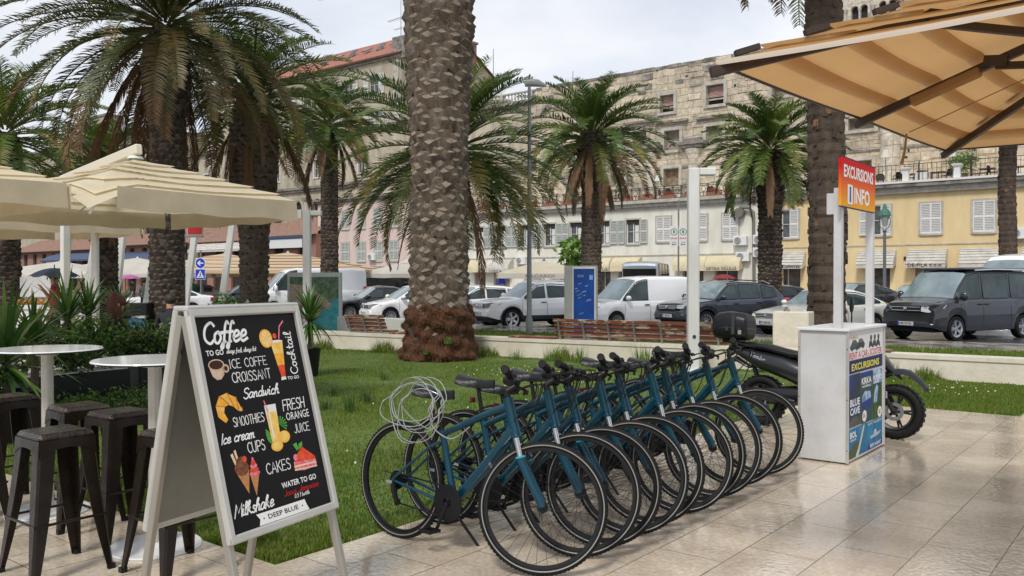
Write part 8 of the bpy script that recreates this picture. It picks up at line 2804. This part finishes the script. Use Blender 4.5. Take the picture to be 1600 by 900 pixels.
MS = Matrix.Translation((kx1 - .0325 - ko.x, SY0 - ko.y, SZ0)) @ Matrix.Rotation(PI / 2, 4, 'Z') @ Matrix.Rotation(PI / 2, 4, 'X')
tb = MB(); W_ = SY1 - SY0; H_ = SZ1 - SZ0
block_text(tb, 'EXCURSIONS', W_ * .07, H_ * .60, W_ * .86, H_ * .26, MS, bold=.03)
block_text(tb, 'INFO', W_ * .36, H_ * .10, W_ * .46, H_ * .34, MS, bold=.03)
tb.box((W_ * .24, H_ * .27, .001), (W_ * .13, H_ * .40, .002), M=MS); tb.build('lettering', ink_w, so, smooth=False)
tb = MB(); block_text(tb, 'i', W_ * .215, H_ * .11, W_ * .05, H_ * .33, MS @ Matrix.Translation((0, 0, .003)), bold=.05); tb.build('info_mark', mat('ink_blue', (.02, .10, .45), .4), so, smooth=False)
tb = MB();
for z in (SZ0, SZ1): tb.box((kx1 - .045 - ko.x, (SY0 + SY1) / 2 - ko.y, z), (.026, W_ + .01, .006))
tb.build('sign_edge', mat('ink_blue_dark', (.02, .03, .12), .4), so, smooth=False)
# posters on the +X side: panel 1.0 wide, 1.06 high
PW_ = ky1 - ky0 - .04
MK = Matrix.Translation((kx1 - ko.x + .0015, ky0 + .02 - ko.y, .035)) @ Matrix.Rotation(PI / 2, 4, 'Z') @ Matrix.Rotation(PI / 2, 4, 'X') @ Matrix.Diagonal((PW_, 1.02, 1, 1))
def KP(name, x0, x1, z0, z1, m, lvl=1):
 mb = MB(); mb.box(((x0 + x1) / 2, (z0 + z1) / 2, .0006 * lvl), (x1 - x0, z1 - z0, .0008), M=MK); return mb.build(name, m, KR, smooth=False)
navy = mat('ink_navy', (.01, .015, .10), .35); yel = mat('ink_yellow', (.80, .72, .05), .4)
sea = mat('print_sea', (.01, .10, .24), .3, col2=(.03, .24, .42), vscale=5); cave = mat('print_cave', (.012, .03, .10), .3, col2=(.03, .035, .03), vscale=5)
fall = mat('print_falls', (.03, .08, .025), .3, col2=(.02, .05, .10), vscale=9); grn = mat('print_forest', (.05, .12, .02), .3, col2=(.015, .05, .02), vscale=9)
stone_p = mat('print_dark', (.05, .06, .05), .3, col2=(.10, .10, .08), vscale=12); beach = mat('print_beach', (.60, .58, .46), .4); land = mat('print_land', (.10, .11, .04), .4, col2=(.05, .08, .03), vscale=9)
p_ = KP('banner', .0, .965, .715, .825, navy)
tb = MB(); block_text(tb, 'EXCURSIONS', .08, .735, .78, .060, MK @ Matrix.Translation((0, 0, .0014)), bold=.025); tb.build('lettering', yel, p_, smooth=False)
top = KP('poster', .0, .965, .83, 1.03, white_paint)
tb = MB(); Mt = MK @ Matrix.Translation((0, 0, .0014))
block_text(tb, 'RENT A CAR', .02, .835, .50, .058, Mt, bold=.02); block_text(tb, 'SCOOTER', .58, .835, .36, .058, Mt, bold=.02); block_text(tb, '&', .535, .835, .03, .03, Mt)
tb.build('red_lettering', mat('ink_red', (.55, .02, .03), .4), top, smooth=False)
tb = MB(); block_text(tb, 'FABIO', .01, 1.002, .24, .028, Mt, bold=.02); tb.build('gold_lettering', mat('ink_gold', (.40, .28, .03), .4), top, smooth=False)
tb = MB()
def carsil(x, z, s, mi):
 flat_poly(tb, [(x, z), (x + .22 * s, z), (x + .24 * s, z + .03 * s), (x + .20 * s, z + .055 * s), (x + .15 * s, z + .085 * s), (x + .07 * s, z + .085 * s), (x + .03 * s, z + .05 * s), (x - .01 * s, z + .03 * s)], .0001 * (mi + 1), Mt, mi)
 flat_poly(tb, [(x + .05 * s, z + .05 * s), (x + .17 * s, z + .05 * s), (x + .14 * s, z + .078 * s), (x + .08 * s, z + .078 * s)], .0006, Mt, 2)
 for q in (.05, .18): flat_poly(tb, ell(x + q * s, z + .006 * s, .025 * s, .020 * s, 12), .0009, Mt, 1)
carsil(.04, .915, .95, 0); carsil(.22, .922, .9, 1)
for k in range(3):
 x = .56 + k * .11; z = .905
 flat_poly(tb, [(x, z + .01), (x + .09, z + .01), (x + .10, z + .04), (x + .07, z + .05), (x + .09, z + .10), (x + .07, z + .11), (x + .05, z + .055), (x + .01, z + .06), (x - .005, z + .03)], .0003, Mt, 1)
 flat_poly(tb, ell(x + .045, z + .085, .018, .03, 8), .0004, Mt, 1); flat_poly(tb, ell(x + .01, z + .012, .02, .016, 10), .0005, Mt, 1); flat_poly(tb, ell(x + .09, z + .012, .02, .016, 10), .0005, Mt, 1)
tb.build('vehicle_prints', [mat('print_car', (.06, .10, .13), .4), m_ink, m_pane], top, smooth=False)
def trip(x0, x1, z0, z1, m, words, deco=None):
 p_ = KP('poster', x0, x1, z0, z1, m)
 if deco:
  tb = MB(); deco(tb); tb.build('picture', DECO, p_, smooth=False)
 tb = MB(); Mt2 = MK @ Matrix.Translation((0, 0, .0022))
 for (s, x, z, w, h) in words: block_text(tb, s, x, z, w, h, Mt2, bold=.03 if len(s) < 12 else 0)
 tb.build('lettering', ink_w, p_, smooth=False); return p_
DECO = [mat('print_water_white', (.50, .62, .75), .4, col2=(.05, .14, .35), vscale=12), grn, land, beach, sea, mat('print_deep_blue', (.01, .04, .22), .3), stone_p, mat('print_boat', (.45, .48, .5), .4)]
D1 = lambda *a: (lambda tb: [flat_poly(tb, pts, .0016 + .0001 * i, MK, mi) for i, (pts, mi) in enumerate(a)])
trip(.01, .325, .262, .705, cave, [('BLUE', .04, .435, .26, .062), ('CAVE', .04, .362, .26, .062)], D1(([(.01, .55), (.10, .60), (.16, .70), (.01, .70)], 5), ([(.01, .262), (.325, .262), (.325, .33), (.12, .35), (.01, .31)], 6), ([(.08, .36), (.2, .36), (.26, .44), (.1, .5)], 5)))
trip(.335, .665, .255, .70, fall, [('KRKA', .35, .595, .28, .058), ('WATERFALLS', .36, .565, .26, .020)], D1(([(.36, .44), (.62, .46), (.60, .52), (.45, .535), (.37, .50)], 0), ([(.40, .38), (.60, .38), (.62, .46), (.36, .44)], 5), ([(.335, .66), (.665, .66), (.665, .70), (.335, .70)], 5)))
trip(.675, .955, .25, .695, grn, [('PLITVICE', .69, .60, .25, .045), ('LAKES', .70, .575, .14, .018)], D1(([(.70, .40), (.80, .40), (.84, .54), (.78, .56), (.72, .50)], 0), ([(.675, .57), (.955, .57), (.955, .695), (.675, .695)], 0)))
trip(.02, .515, .0, .25, sea, [('BOL', .04, .168, .18, .056), ('GOLDEN CAPE', .04, .143, .16, .016)], D1(([(.15, .0), (.26, .06), (.40, .24), (.44, .24), (.32, .07), (.27, 0)], 3), ([(.02, .0), (.19, .0), (.28, .09), (.24, .13), (.12, .11), (.02, .06)], 2)))
trip(.525, .965, .0, .245, sea, [('BOAT TRANSFERS', .54, .215, .40, .022), ('RENT A BOAT', .60, .012, .32, .032)], D1(([(.62, .09), (.86, .10), (.93, .13), (.80, .125), (.78, .16), (.72, .16), (.70, .12), (.60, .115)], 7), ([(.525, .0), (.965, .0), (.965, .05), (.525, .04)], 5)))
tb = MB()
for x, z in ((.43, .318), (.88, .303)):
 flat_poly(tb, ell(x, z, .062, .050, 20), .0024, MK, 0)
tb.build('price_badge', ink_w, KR, smooth=False)
tb = MB(); M3 = MK @ Matrix.Translation((0, 0, .0030)); block_text(tb, '23,-', .385, .298, .09, .042, M3, bold=.03); block_text(tb, '65', .85, .285, .055, .042, M3, bold=.03); tb.build('price', mat('ink_red', (.55, .02, .03), .4), KR, smooth=False)
# ------------------------------------------------------------------ scooter
sc_grey = mat('scooter_black', (.010, .010, .012), .3, spec=.4, coat=.2); sc_body = mat('scooter_panel', (.022, .023, .026), .3, metal=.3, coat=.25)
S_ = empty('scooter', (-3.66, 8.93, 0), 0, 'black scooter with a top box parked behind the kiosk', 'scooter')
S_.rotation_euler = (R(-5), 0, R(1))
def sc_wheel(x, r, w):
 M_ = Matrix.Rotation(PI / 2, 4, 'X'); t = MB()
 t.ring([(.055 * math.cos(a) * .95, w / 2 * math.sin(a)) for a in [2 * PI * k / 12 for k in range(12)]], r - .052, 44, 0, M_)
 for k in range(30):
  for q in (-1, 1):
   MM = M_ @ Matrix.Rotation(2 * PI * (k + .25 * q) / 30, 4, 'Z') @ Matrix.Translation((r - .006, 0, q * w * .27)) @ Matrix.Rotation(.5 * q, 4, 'X'); t.box((0, 0, 0), (.012, .022, w * .3), M=MM)
 to = t.build('wheel', black_rubber, S_); to.location = (x, 0, r)
 h = MB(); h.ring([(0, -w / 2 + .01), (-.02, -w * .35), (-.02, w * .35), (0, w / 2 - .01), (.01, 0)], r - .095, 36, 0, M_)
 for k in range(5):
  a = 2 * PI * k / 5
  for q in (-.10, .10):
   h.tube([(.03 * math.cos(a), 0, .03 * math.sin(a)), ((r - .11) * math.cos(a + q), 0, (r - .11) * math.sin(a + q))], [.013, .010], 6)
 h.cyl((0, -.06, 0), (0, .06, 0), .035, n=14); h.ring([(0, -.003), (.035, -.003), (.035, .003), (0, .003)], .055, 28, 1, Matrix.Translation((0, -.055, 0)) @ M_)
 h.build('rim', [mat('scooter_rim', (.05, .05, .052), .35, metal=.5), bright], to); return to
sc_wheel(0, .27, .13); sc_wheel(1.36, .27, .125)
def loft(mb, secs, mi=0, n=14):
 """secs [(x,zc,hh,hw,power)] superellipse sections along x"""
 rows = []
 for (x, zc, hh, hw_, pw) in secs:
  row = []
  for k in range(n + 1):
   a = 2 * PI * k / n; c, s = math.cos(a), math.sin(a)
   row.append((x, hw_ * abs(c) ** pw * (1 if c >= 0 else -1), zc + hh * abs(s) ** pw * (1 if s >= 0 else -1)))
  rows.append(row)
 mb.grid(rows, mi); mb.add(rows[0][:-1], [tuple(range(n))[::-1]], mi); mb.add(rows[-1][:-1], [tuple(range(n))], mi)
mb = MB(); loft(mb, [(-.34, .80, .02, .03, .8), (-.25, .78, .06, .09, .8), (-.05, .71, .10, .14, .8), (.25, .64, .13, .17, .8), (.50, .55, .14, .17, .8), (.66, .44, .12, .15, .8), (.74, .38, .08, .12, .8)]); mb.build('tail_body', sc_body, S_, angle=60)
mb = MB(); loft(mb, [(-.30, .845, .018, .07, .8), (-.15, .855, .035, .12, .8), (.05, .84, .045, .135, .8), (.22, .80, .045, .14, .8), (.34, .775, .045, .135, .8), (.55, .77, .04, .12, .8), (.70, .765, .025, .08, .8)]); mb.build('seat', saddle_m, S_, angle=60)
mb = MB(); loft(mb, [(.62, .34, .05, .14, .7), (.80, .28, .05, .17, .7), (1.0, .30, .05, .17, .7), (1.08, .36, .06, .16, .7)]); mb.build('floorboard', sc_grey, S_, angle=60)
mb = MB()
rows = []
for i in range(12):
 t = i / 11; z = .30 + .70 * t; x = 1.13 - .17 * t + .04 * math.sin(PI * t); w_ = .17 + .05 * math.sin(PI * min(1, t * 1.2)) - .04 * t
 rows.append([(x + .10 * math.cos(PI * (k / 12 - .5)) - .02, w_ * math.sin(PI * (k / 12 - .5)), z) for k in range(13)])
mb.grid(rows); mb.grid([[(p[0] - .03, p[1] * .95, p[2]) for p in r2][::-1] for r2 in rows])
mb.build('leg_shield', sc_grey, S_, angle=60)
mb = MB()
rows = []
for i in range(15):
 a = R(168 - i * 10.5); rr = .315 + .02 * (i / 14)
 rows.append([(1.36 + rr * math.cos(a) - .0, w_, .27 + rr * math.sin(a) - .10 * (abs(w_) / .085) ** 2 * .6) for w_ in [-.085, -.06, -.03, 0, .03, .06, .085]])
for i in range(15):
 rows[i] = [(p[0] + .04, p[1] * (1 - .7 * max(0, (i - 9) / 5)), p[2] + .10 - .02 * max(0, i - 9)) for p in rows[i]]
mb.grid(rows[2:13]); mb.build('front_mudguard', sc_grey, S_, angle=60)
mb = MB(); loft(mb, [(.98, .92, .03, .06, .9), (1.06, .90, .09, .12, .9), (1.15, .84, .10, .13, .9), (1.26, .74, .07, .10, .9), (1.36, .64, .03, .05, .9), (1.42, .585, .01, .02, .9)]); mb.build('front_fairing', sc_body, S_, angle=60)
mb = MB()
for q in (-1, 1):
 mb.tube([(1.12, q * .065, .66), (1.24, q * .078, .48), (1.36, q * .085, .27)], [.026, .030, .022], 10); mb.box((1.29, q * .112, .43), (.03, .01, .07), 1, bev=.004)
mb.build('fork', [sc_grey, bright], S_)
mb = MB(); mb.tube([(.94, -.33, 1.00), (.97, -.20, 1.03), (1.00, 0, 1.02), (.97, .20, 1.03), (.94, .33, 1.00)], [.017, .017, .03, .017, .017], 10); mb.tube([(1.0, 0, .85), (1.0, 0, 1.02)], .03, 8)
loft(mb, [(.93, 1.03, .03, .10, .9), (1.0, 1.04, .05, .13, .9), (1.07, 1.02, .04, .09, .9)]); mb.build('handlebar', sc_grey, S_)
for q in (-1, 1):
 mb = MB(); mb.tube([(.97, q * .22, 1.04), (.99, q * .26, 1.14), (1.0, q * .30, 1.22)], .007, 6); mb.sphere((.99, q * .32, 1.28), .02, .065, .05, 12, 8) if q > 0 else mb.sphere((1.0, q * .31, 1.30), .02, .045, .085, 12, 8); mb.build('mirror', black_plastic, S_)
mb = MB(); loft(mb, [(-.06, .33, .07, .05, .8), (.1, .33, .10, .08, .8), (.35, .34, .11, .09, .8), (.55, .36, .08, .08, .8)]); mb.tube([(-.12, -.13, .36), (.1, -.13, .33), (.4, -.12, .28)], [.05, .055, .03], 10); mb.cyl((0, .10, .27), (-.16, .12, .66), .028, n=10)
for k in range(9): mb.ring([(0, -.004), (.012, -.004), (.012, .004), (0, .004)], .03, 12, 0, Matrix.Translation((-.04 - .012 * k, .112 + .001 * k, .38 + .026 * k)))
mb.build('engine', sc_grey, S_, angle=60)
mb = MB(); loft(mb, [(-.50, .62, .015, .06, .8), (-.42, .66, .03, .08, .8), (-.30, .70, .03, .09, .8), (-.15, .62, .02, .08, .8)]); mb.tube([(-.42, 0, .62), (-.56, 0, .50), (-.60, 0, .42)], [.03, .02, .008], 8); mb.build('rear_mudguard', sc_grey, S_)
mb = MB(); mb.box((-.315, 0, .78), (.03, .14, .06), bev=.01); mb.build('tail_light', lamp_red, S_)
mb = MB(); mb.tube([(-.1, -.12, .84), (-.3, -.13, .88), (-.42, -.10, .885), (-.44, 0, .885), (-.42, .10, .885), (-.3, .13, .88), (-.1, .12, .84)], .014, 8); mb.box((-.34, 0, .895), (.2, .2, .02), bev=.004); mb.build('rack', bike_black, S_)
tb = MB(); stroke_text(tb, 'Tomber', 0, 0, .20, .045, Matrix.Translation((-.10, -.148, .74)) @ Matrix.Rotation(PI / 2, 4, 'X') @ Matrix.Rotation(R(-18), 4, 'Z'), th=.13, slant=.2); tb.build('lettering', bright, S_, smooth=False)
tbx = MB(); loft(tbx, [(-.545, 1.05, .06, .10, .6), (-.53, 1.05, .125, .165, .6), (-.48, 1.055, .15, .195, .6), (-.36, 1.06, .162, .205, .6), (-.24, 1.055, .155, .20, .6), (-.165, 1.05, .135, .175, .6), (-.145, 1.045, .08, .12, .6)], n=28)
to = tbx.build('top_box', black_plastic, S_, angle=50)
mb = MB(); loft(mb, [(-.552, 1.03, .010, .12, .6), (-.51, 1.03, .010, .185, .6), (-.36, 1.03, .010, .211, .6), (-.21, 1.03, .010, .195, .6), (-.14, 1.03, .010, .13, .6)], n=28); mb.build('seam', dark_metal, to)
mb = MB(); mb.box((-.345, -.205, 1.02), (.03, .02, .05), bev=.005); mb.box((-.2, -.198, .985), (.04, .02, .05), 1, bev=.006); mb.box((-.27, -.21, 1.07), (.035, .012, .22), 0); mb.build('latch', [dark_metal, grey_metal], to)
mb = MB(); mb.tube([(.45, .1, .22), (.42, .18, .10), (.40, .22, .01)], .012, 8); mb.build('side_stand', bike_black, S_)
mb = MB(); mb.tube([(.10, -.10, .26), (.12, -.14, .12), (.12, -.16, .01)], .014, 8); mb.build('centre_stand', bike_black, S_)

# ------------------------------------------------------------------ people
skin = mat('skin', (.45, .25, .17), .6);
def person(loc, rz, pose, top, legs, hair, label, hairlen=0, s=1.0):
 """one continuous skinned body; faces split into skin, top, trousers and shoes by height along the limbs"""
 r_ = empty('person', loc, rz, label, 'person')
 J = {'stand': dict(pel=(0, 0, .95), hipL=(0, .09, .92), hipR=(0, -.09, .92), kL=(.03, .10, .50), kR=(-.02, -.10, .50), aL=(.0, .11, .08), aR=(-.06, -.11, .08), tL=(.15, .12, .035), tR=(.10, -.12, .035),
   ch=(0, 0, 1.28), nk=(.0, 0, 1.48), sL=(0, .17, 1.40), sR=(0, -.17, 1.40), eL=(.02, .22, 1.13), eR=(.02, -.22, 1.13), wL=(.14, .20, .92), wR=(.14, -.20, .92), hd=(.02, 0, 1.60), tp=(.02, 0, 1.70)),
   'umb': dict(pel=(0, 0, .95), hipL=(0, .09, .92), hipR=(0, -.09, .92), kL=(.12, .10, .50), kR=(-.05, -.10, .50), aL=(.12, .11, .08), aR=(-.20, -.11, .10), tL=(.27, .12, .035), tR=(-.07, -.12, .04),
   ch=(0.02, 0, 1.28), nk=(.02, 0, 1.48), sL=(0.02, .17, 1.40), sR=(0.02, -.17, 1.40), eL=(.02, .22, 1.13), eR=(.10, -.22, 1.18), wL=(.10, .22, .90), wR=(.22, -.12, 1.38), hd=(.04, 0, 1.60), tp=(.04, 0, 1.70)),
   'sit': dict(pel=(0, 0, .52), hipL=(.02, .09, .51), hipR=(.02, -.09, .51), kL=(.44, .11, .50), kR=(.44, -.11, .50), aL=(.42, .11, .08), aR=(.40, -.11, .08), tL=(.57, .12, .035), tR=(.55, -.12, .035),
   ch=(0.02, 0, .86), nk=(.05, 0, 1.06), sL=(.03, .17, .98), sR=(.03, -.17, .98), eL=(.12, .22, .74), eR=(.12, -.22, .74), wL=(.38, .14, .76), wR=(.38, -.14, .76), hd=(.08, 0, 1.18), tp=(.08, 0, 1.28))}[pose]
 rad = dict(pel=(.15, .12), hipL=(.10, .10), hipR=(.10, .10), kL=(.06, .06), kR=(.06, .06), aL=(.04, .04), aR=(.04, .04), tL=(.035, .03), tR=(.035, .03), ch=(.15, .11), nk=(.055, .055), sL=(.06, .06), sR=(.06, .06),
      eL=(.042, .042), eR=(.042, .042), wL=(.03, .03), wR=(.03, .03), hd=(.085, .095), tp=(.06, .07))
 ed = [('pel', 'hipL'), ('pel', 'hipR'), ('hipL', 'kL'), ('hipR', 'kR'), ('kL', 'aL'), ('kR', 'aR'), ('aL', 'tL'), ('aR', 'tR'), ('pel', 'ch'), ('ch', 'nk'), ('ch', 'sL'), ('ch', 'sR'), ('sL', 'eL'), ('sR', 'eR'), ('eL', 'wL'), ('eR', 'wR'), ('nk', 'hd'), ('hd', 'tp')]
 ks = list(J); vs = [J[k] for k in ks]; es = [(ks.index(a), ks.index(b)) for a, b in ed]
 # five short fingers and a side thumb on each hand
 for h_, e_ in (('wL', 'eL'), ('wR', 'eR')):
  w_ = Vector(J[h_]); d = (w_ - Vector(J[e_])).normalized(); sd_ = d.cross(Vector((0, 0, 1))).normalized()
  wi = ks.index(h_); palm_i = len(vs); vs.append(tuple(w_ + d * .05)); ks.append('p' + h_); rad['p' + h_] = (.030, .018); es.append((wi, palm_i))
  for f in range(4):
   b0 = len(vs); o_ = sd_ * (.027 - .018 * f)
   vs.append(tuple(w_ + d * .10 + o_)); ks.append('f%s%d' % (h_, f)); rad[ks[-1]] = (.009, .009); es.append((palm_i, b0))
   vs.append(tuple(w_ + d * (.165 - .012 * abs(f - 1)) + o_ - Vector((0, 0, .02)))); ks.append('g%s%d' % (h_, f)); rad[ks[-1]] = (.008, .008); es.append((b0, b0 + 1))
  b0 = len(vs); vs.append(tuple(w_ + d * .07 + sd_ * .055)); ks.append('t' + h_); rad[ks[-1]] = (.010, .010); es.append((palm_i, b0))
 me = bpy.data.meshes.new('body'); me.from_pydata([tuple(c * s for c in v) for v in vs], es, [])
 o = bpy.data.objects.new('body', me); COL.objects.link(o)
 m = o.modifiers.new('s', 'SKIN'); m.use_smooth_shade = True
 for i, k in enumerate(ks):
  me.skin_vertices[0].data[i].radius = (rad[k][0] * s, rad[k][1] * s); me.skin_vertices[0].data[i].use_root = (k == 'pel')
 m2 = o.modifiers.new('u', 'SUBSURF'); m2.levels = 1; m2.render_levels = 1
 dg = bpy.context.evaluated_depsgraph_get(); nm = bpy.data.meshes.new_from_object(o.evaluated_get(dg)); o.modifiers.clear(); o.data = nm; bpy.data.meshes.remove(me); nm.name = 'body'
 nm.materials.clear()
 for q in (skin, top, legs, black_rubber): nm.materials.append(q)
 segs = [(Vector(J[a]) * s, Vector(J[b]) * s, a, b) for a, b in ed]
 for p in nm.polygons:
  c = p.center; best = None
  for a, b, na, nb in segs:
   t = max(0, min(1, (c - a).dot(b - a) / (b - a).length_squared)); d = (c - a.lerp(b, t)).length
   if best is None or d < best[0]: best = (d, na, nb, t)
  _, na, nb, t = best
  if nb in ('hd', 'tp') or nb in ('wL', 'wR') and t > .3: k = 0
  elif nb[0] == 't' and nb in ('tL', 'tR'): k = 3
  elif nb in ('hipL', 'hipR', 'kL', 'kR', 'aL', 'aR'): k = 2
  else: k = 1
  p.material_index = k
 o.parent = r_
 H_ = Vector(J['hd']) * s
 mb = MB(); mb.sphere(H_ + Vector((-.015, 0, .045)), .105 * s, .098 * s, .098 * s, 14, 9)
 if hairlen: mb.sphere(H_ + Vector((-.06, 0, -.06)), .105, .125, .15 + hairlen, 14, 9);
 ho = mb.build('hair', hair, r_)
 mb = MB(); F_ = H_ + Vector((.085, 0, 0))
 for q in (-1, 1): mb.sphere(F_ + Vector((.012, q * .032, .015)), .010, n=6, m=4, mi=1); mb.sphere(H_ + Vector((.0, q * .10, .0)), .014, .01, .026, 6, 4)
 mb.sphere(F_ + Vector((.022, 0, -.012)), .014, .012, .022, 6, 4); mb.box(F_ + Vector((.010, 0, -.048)), (.01, .045, .008), 2); mb.build('face', [skin, m_ink, mat('lips', (.35, .10, .08), .6)], r_)
 return r_
def umbrella(loc, z, r, m, label):
 r_ = empty('umbrella', loc, 0, label, 'umbrella')
 mb = MB(); n = 24; rows = []
 for i in range(7):
  t = i / 6; rows.append([(r * t * math.cos(2 * PI * k / n), r * t * math.sin(2 * PI * k / n), z - .26 * r * 1.2 * t ** 2 - .04 * t * abs(math.sin(4 * 2 * PI * k / n))) for k in range(n + 1)])
 mb.grid(rows); mb.build('canopy', m, r_, angle=60)
 mb = MB(); mb.cyl((0, 0, z - .78), (0, 0, z + .06), .009, n=6); mb.build('shaft', dark_metal, r_); return r_
c_black = mat('cloth_black', (.02, .02, .022), .9); c_green = mat('cloth_green', (.015, .09, .05), .8); c_dark = mat('cloth_dark', (.04, .04, .05), .9); c_blue = mat('cloth_blue', (.04, .09, .2), .85); c_grey = mat('cloth_grey', (.16, .16, .17), .85); c_red = mat('cloth_red', (.4, .05, .05), .85)
h_red = mat('hair_auburn', (.12, .03, .012), .6, col2=(.05, .015, .008), vscale=30); h_dark = mat('hair_dark', (.025, .016, .012), .6); h_grey = mat('hair_grey', (.3, .29, .28), .7)
def on_px(px, d, z=0): return at(px, d, z)
person(on_px(176, 11.6, .05), R(60), 'sit', c_black, c_dark, h_red, 'auburn-haired person in black seated behind the shrubs', .10)
person(on_px(266, 14.2, .02), R(150), 'sit', c_dark, c_dark, h_dark, 'dark-haired seated person just left of the menu board top')
person(on_px(303, 43, -.1), R(230), 'umb', c_green, c_dark, h_grey, 'standing person in a green shirt under a lilac umbrella')
umbrella(on_px(296, 43, -.1) , 2.02, .62, mat('umb_lilac', (.32, .22, .42), .6, trans=.3), 'lilac umbrella over the person in green')
person(on_px(88, 15.5), R(240), 'umb', c_red, c_dark, h_dark, 'person in red below a blue umbrella behind the dark spiky plants')
umbrella(on_px(85, 15.4), 1.78, .42, mat('umb_blue', (.035, .08, .16), .4, trans=.25), 'dark blue umbrella behind the spiky plants at left')
person(on_px(208, 44, -.1), R(250), 'umb', c_dark, c_dark, h_dark, 'dark dressed person under a pink umbrella')
umbrella(on_px(203, 44, -.1), 1.92, .55, mat('umb_pink', (.55, .14, .40), .6, trans=.3), 'pink umbrella by the white saloon')
umbrella(on_px(1131, 50, -.1), 1.98, .72, mat('umb_crimson', (.30, .02, .03), .5, trans=.25), 'crimson umbrella behind the slate grey off-roader')
person(on_px(1131, 50.3, -.1), R(200), 'umb', c_dark, c_dark, h_dark, 'person beneath the crimson umbrella, hidden by the cars')
for i, (px, d, t_, lb) in enumerate([(612, 49, c_grey, 'person in grey under the white parasol, leftmost of the group'), (622, 50, c_dark, 'person in dark clothes under the white parasol, second from the left'), (634, 48, c_black, 'person in black beside the white parasol pole'), (655, 50, c_blue, 'person in blue under the white parasol, next to the thick palm'), (752, 53, c_grey, 'person in grey at the shop door right of the thick palm'), (965, 48, c_black, 'person in black left of the minibus'),
 (226, 34, c_grey, 'person in grey between market canopies and the dark palm trunk'), (160, 33, c_blue, 'person in blue below the market canopies at left'), (1498 - 40, 58, c_red, 'person in red in the dark doorway under the lettered awning')]):
 person(on_px(px, d, -.12), R(200 + 47 * i), 'stand', t_, c_dark, h_dark, lb)
# white metal cafe chairs by the planters
wch = mat('chair_white', (.62, .61, .55), .4, metal=.2)
cc = empty('cafe_chair', (0, 0, 0))
mb = MB(); mb.ring([(0, 0), (.02, 0), (.02, .02), (0, .02)], .2, 24, 0, Matrix.Translation((0, 0, .45)))
for k in range(9): mb.box((0, -.18 + k * .045, .455), (.36 * math.sqrt(max(.05, 1 - ((k - 4) / 4.6) ** 2)), .012, .008))
mb.build('seat', wch, cc)
mb = MB(); mb.tube([(-.2, -.19, .45), (-.25, -.2, .75), (-.24, 0, .86), (-.25, .2, .75), (-.2, .19, .45)], .012, 6)
for k in range(7): mb.cyl((-.2, -.15 + k * .05, .46), (-.245, -.15 + k * .05, .80), .005, n=5)
for k in range(4): mb.cyl((-.215, -.18, .52 + k * .07), (-.215 - .01 * k, .18, .52 + k * .07), .004, n=5)
mb.build('backrest', wch, cc)
for sx in (-1, 1):
 for sy in (-1, 1):
  mb = MB(); mb.cyl((sx * .16, sy * .16, .45), (sx * .22, sy * .22, 0), .011, n=8); mb.build('leg', wch, cc)
for i, (x, y, a, lb) in enumerate([(-11.6, 3.7, 200, 'white wire cafe chair left of the planters, nearer the large yucca'), (-12.3, 5.2, 160, 'white wire cafe chair behind the left planter'), (-12.9, 7.3, 210, 'white wire cafe chair behind the right planter'), (-12.7, 6.2, 60, 'white wire cafe chair between the two planters'), (on_px(176, 11.6).x - .02, on_px(176, 11.6).y, 60, 'cafe chair with the auburn-haired person on it'), (on_px(266, 14.2).x, on_px(266, 14.2).y, 150, 'cafe chair with the dark-haired person on it')]):
 o = cc if i == 0 else copy_tree(cc)
 o.location = (x, y, 0); o.rotation_euler = (0, 0, R(a)); tag(o, lb, 'chair', 'white cafe chairs among the planters')
# food stand with fruit on the far left
r_ = empty('fruit_stand', at(58, 26), R(38), 'white stall trolley with yellow and orange fruit at far left', 'stall')
mb = MB(); mb.box((0, 0, .75), (1.3, .7, .12)); mb.box((0, 0, .35), (1.1, .6, .7)); mb.box((.1, -.1, 1.35), (1.1, .06, .6)); mb.build('counter', m_shutw, r_)
mb = MB(); rnd = random.Random(2)
for k in range(60): mb.sphere((rnd.uniform(-.6, .6), rnd.uniform(-.3, .3), .85 + rnd.uniform(0, .12)), .055, n=7, m=5, mi=k % 2)
mb.build('fruit', [mat('fruit_yellow', (.65, .38, .04), .5), mat('fruit_orange', (.6, .18, .03), .5)], r_)
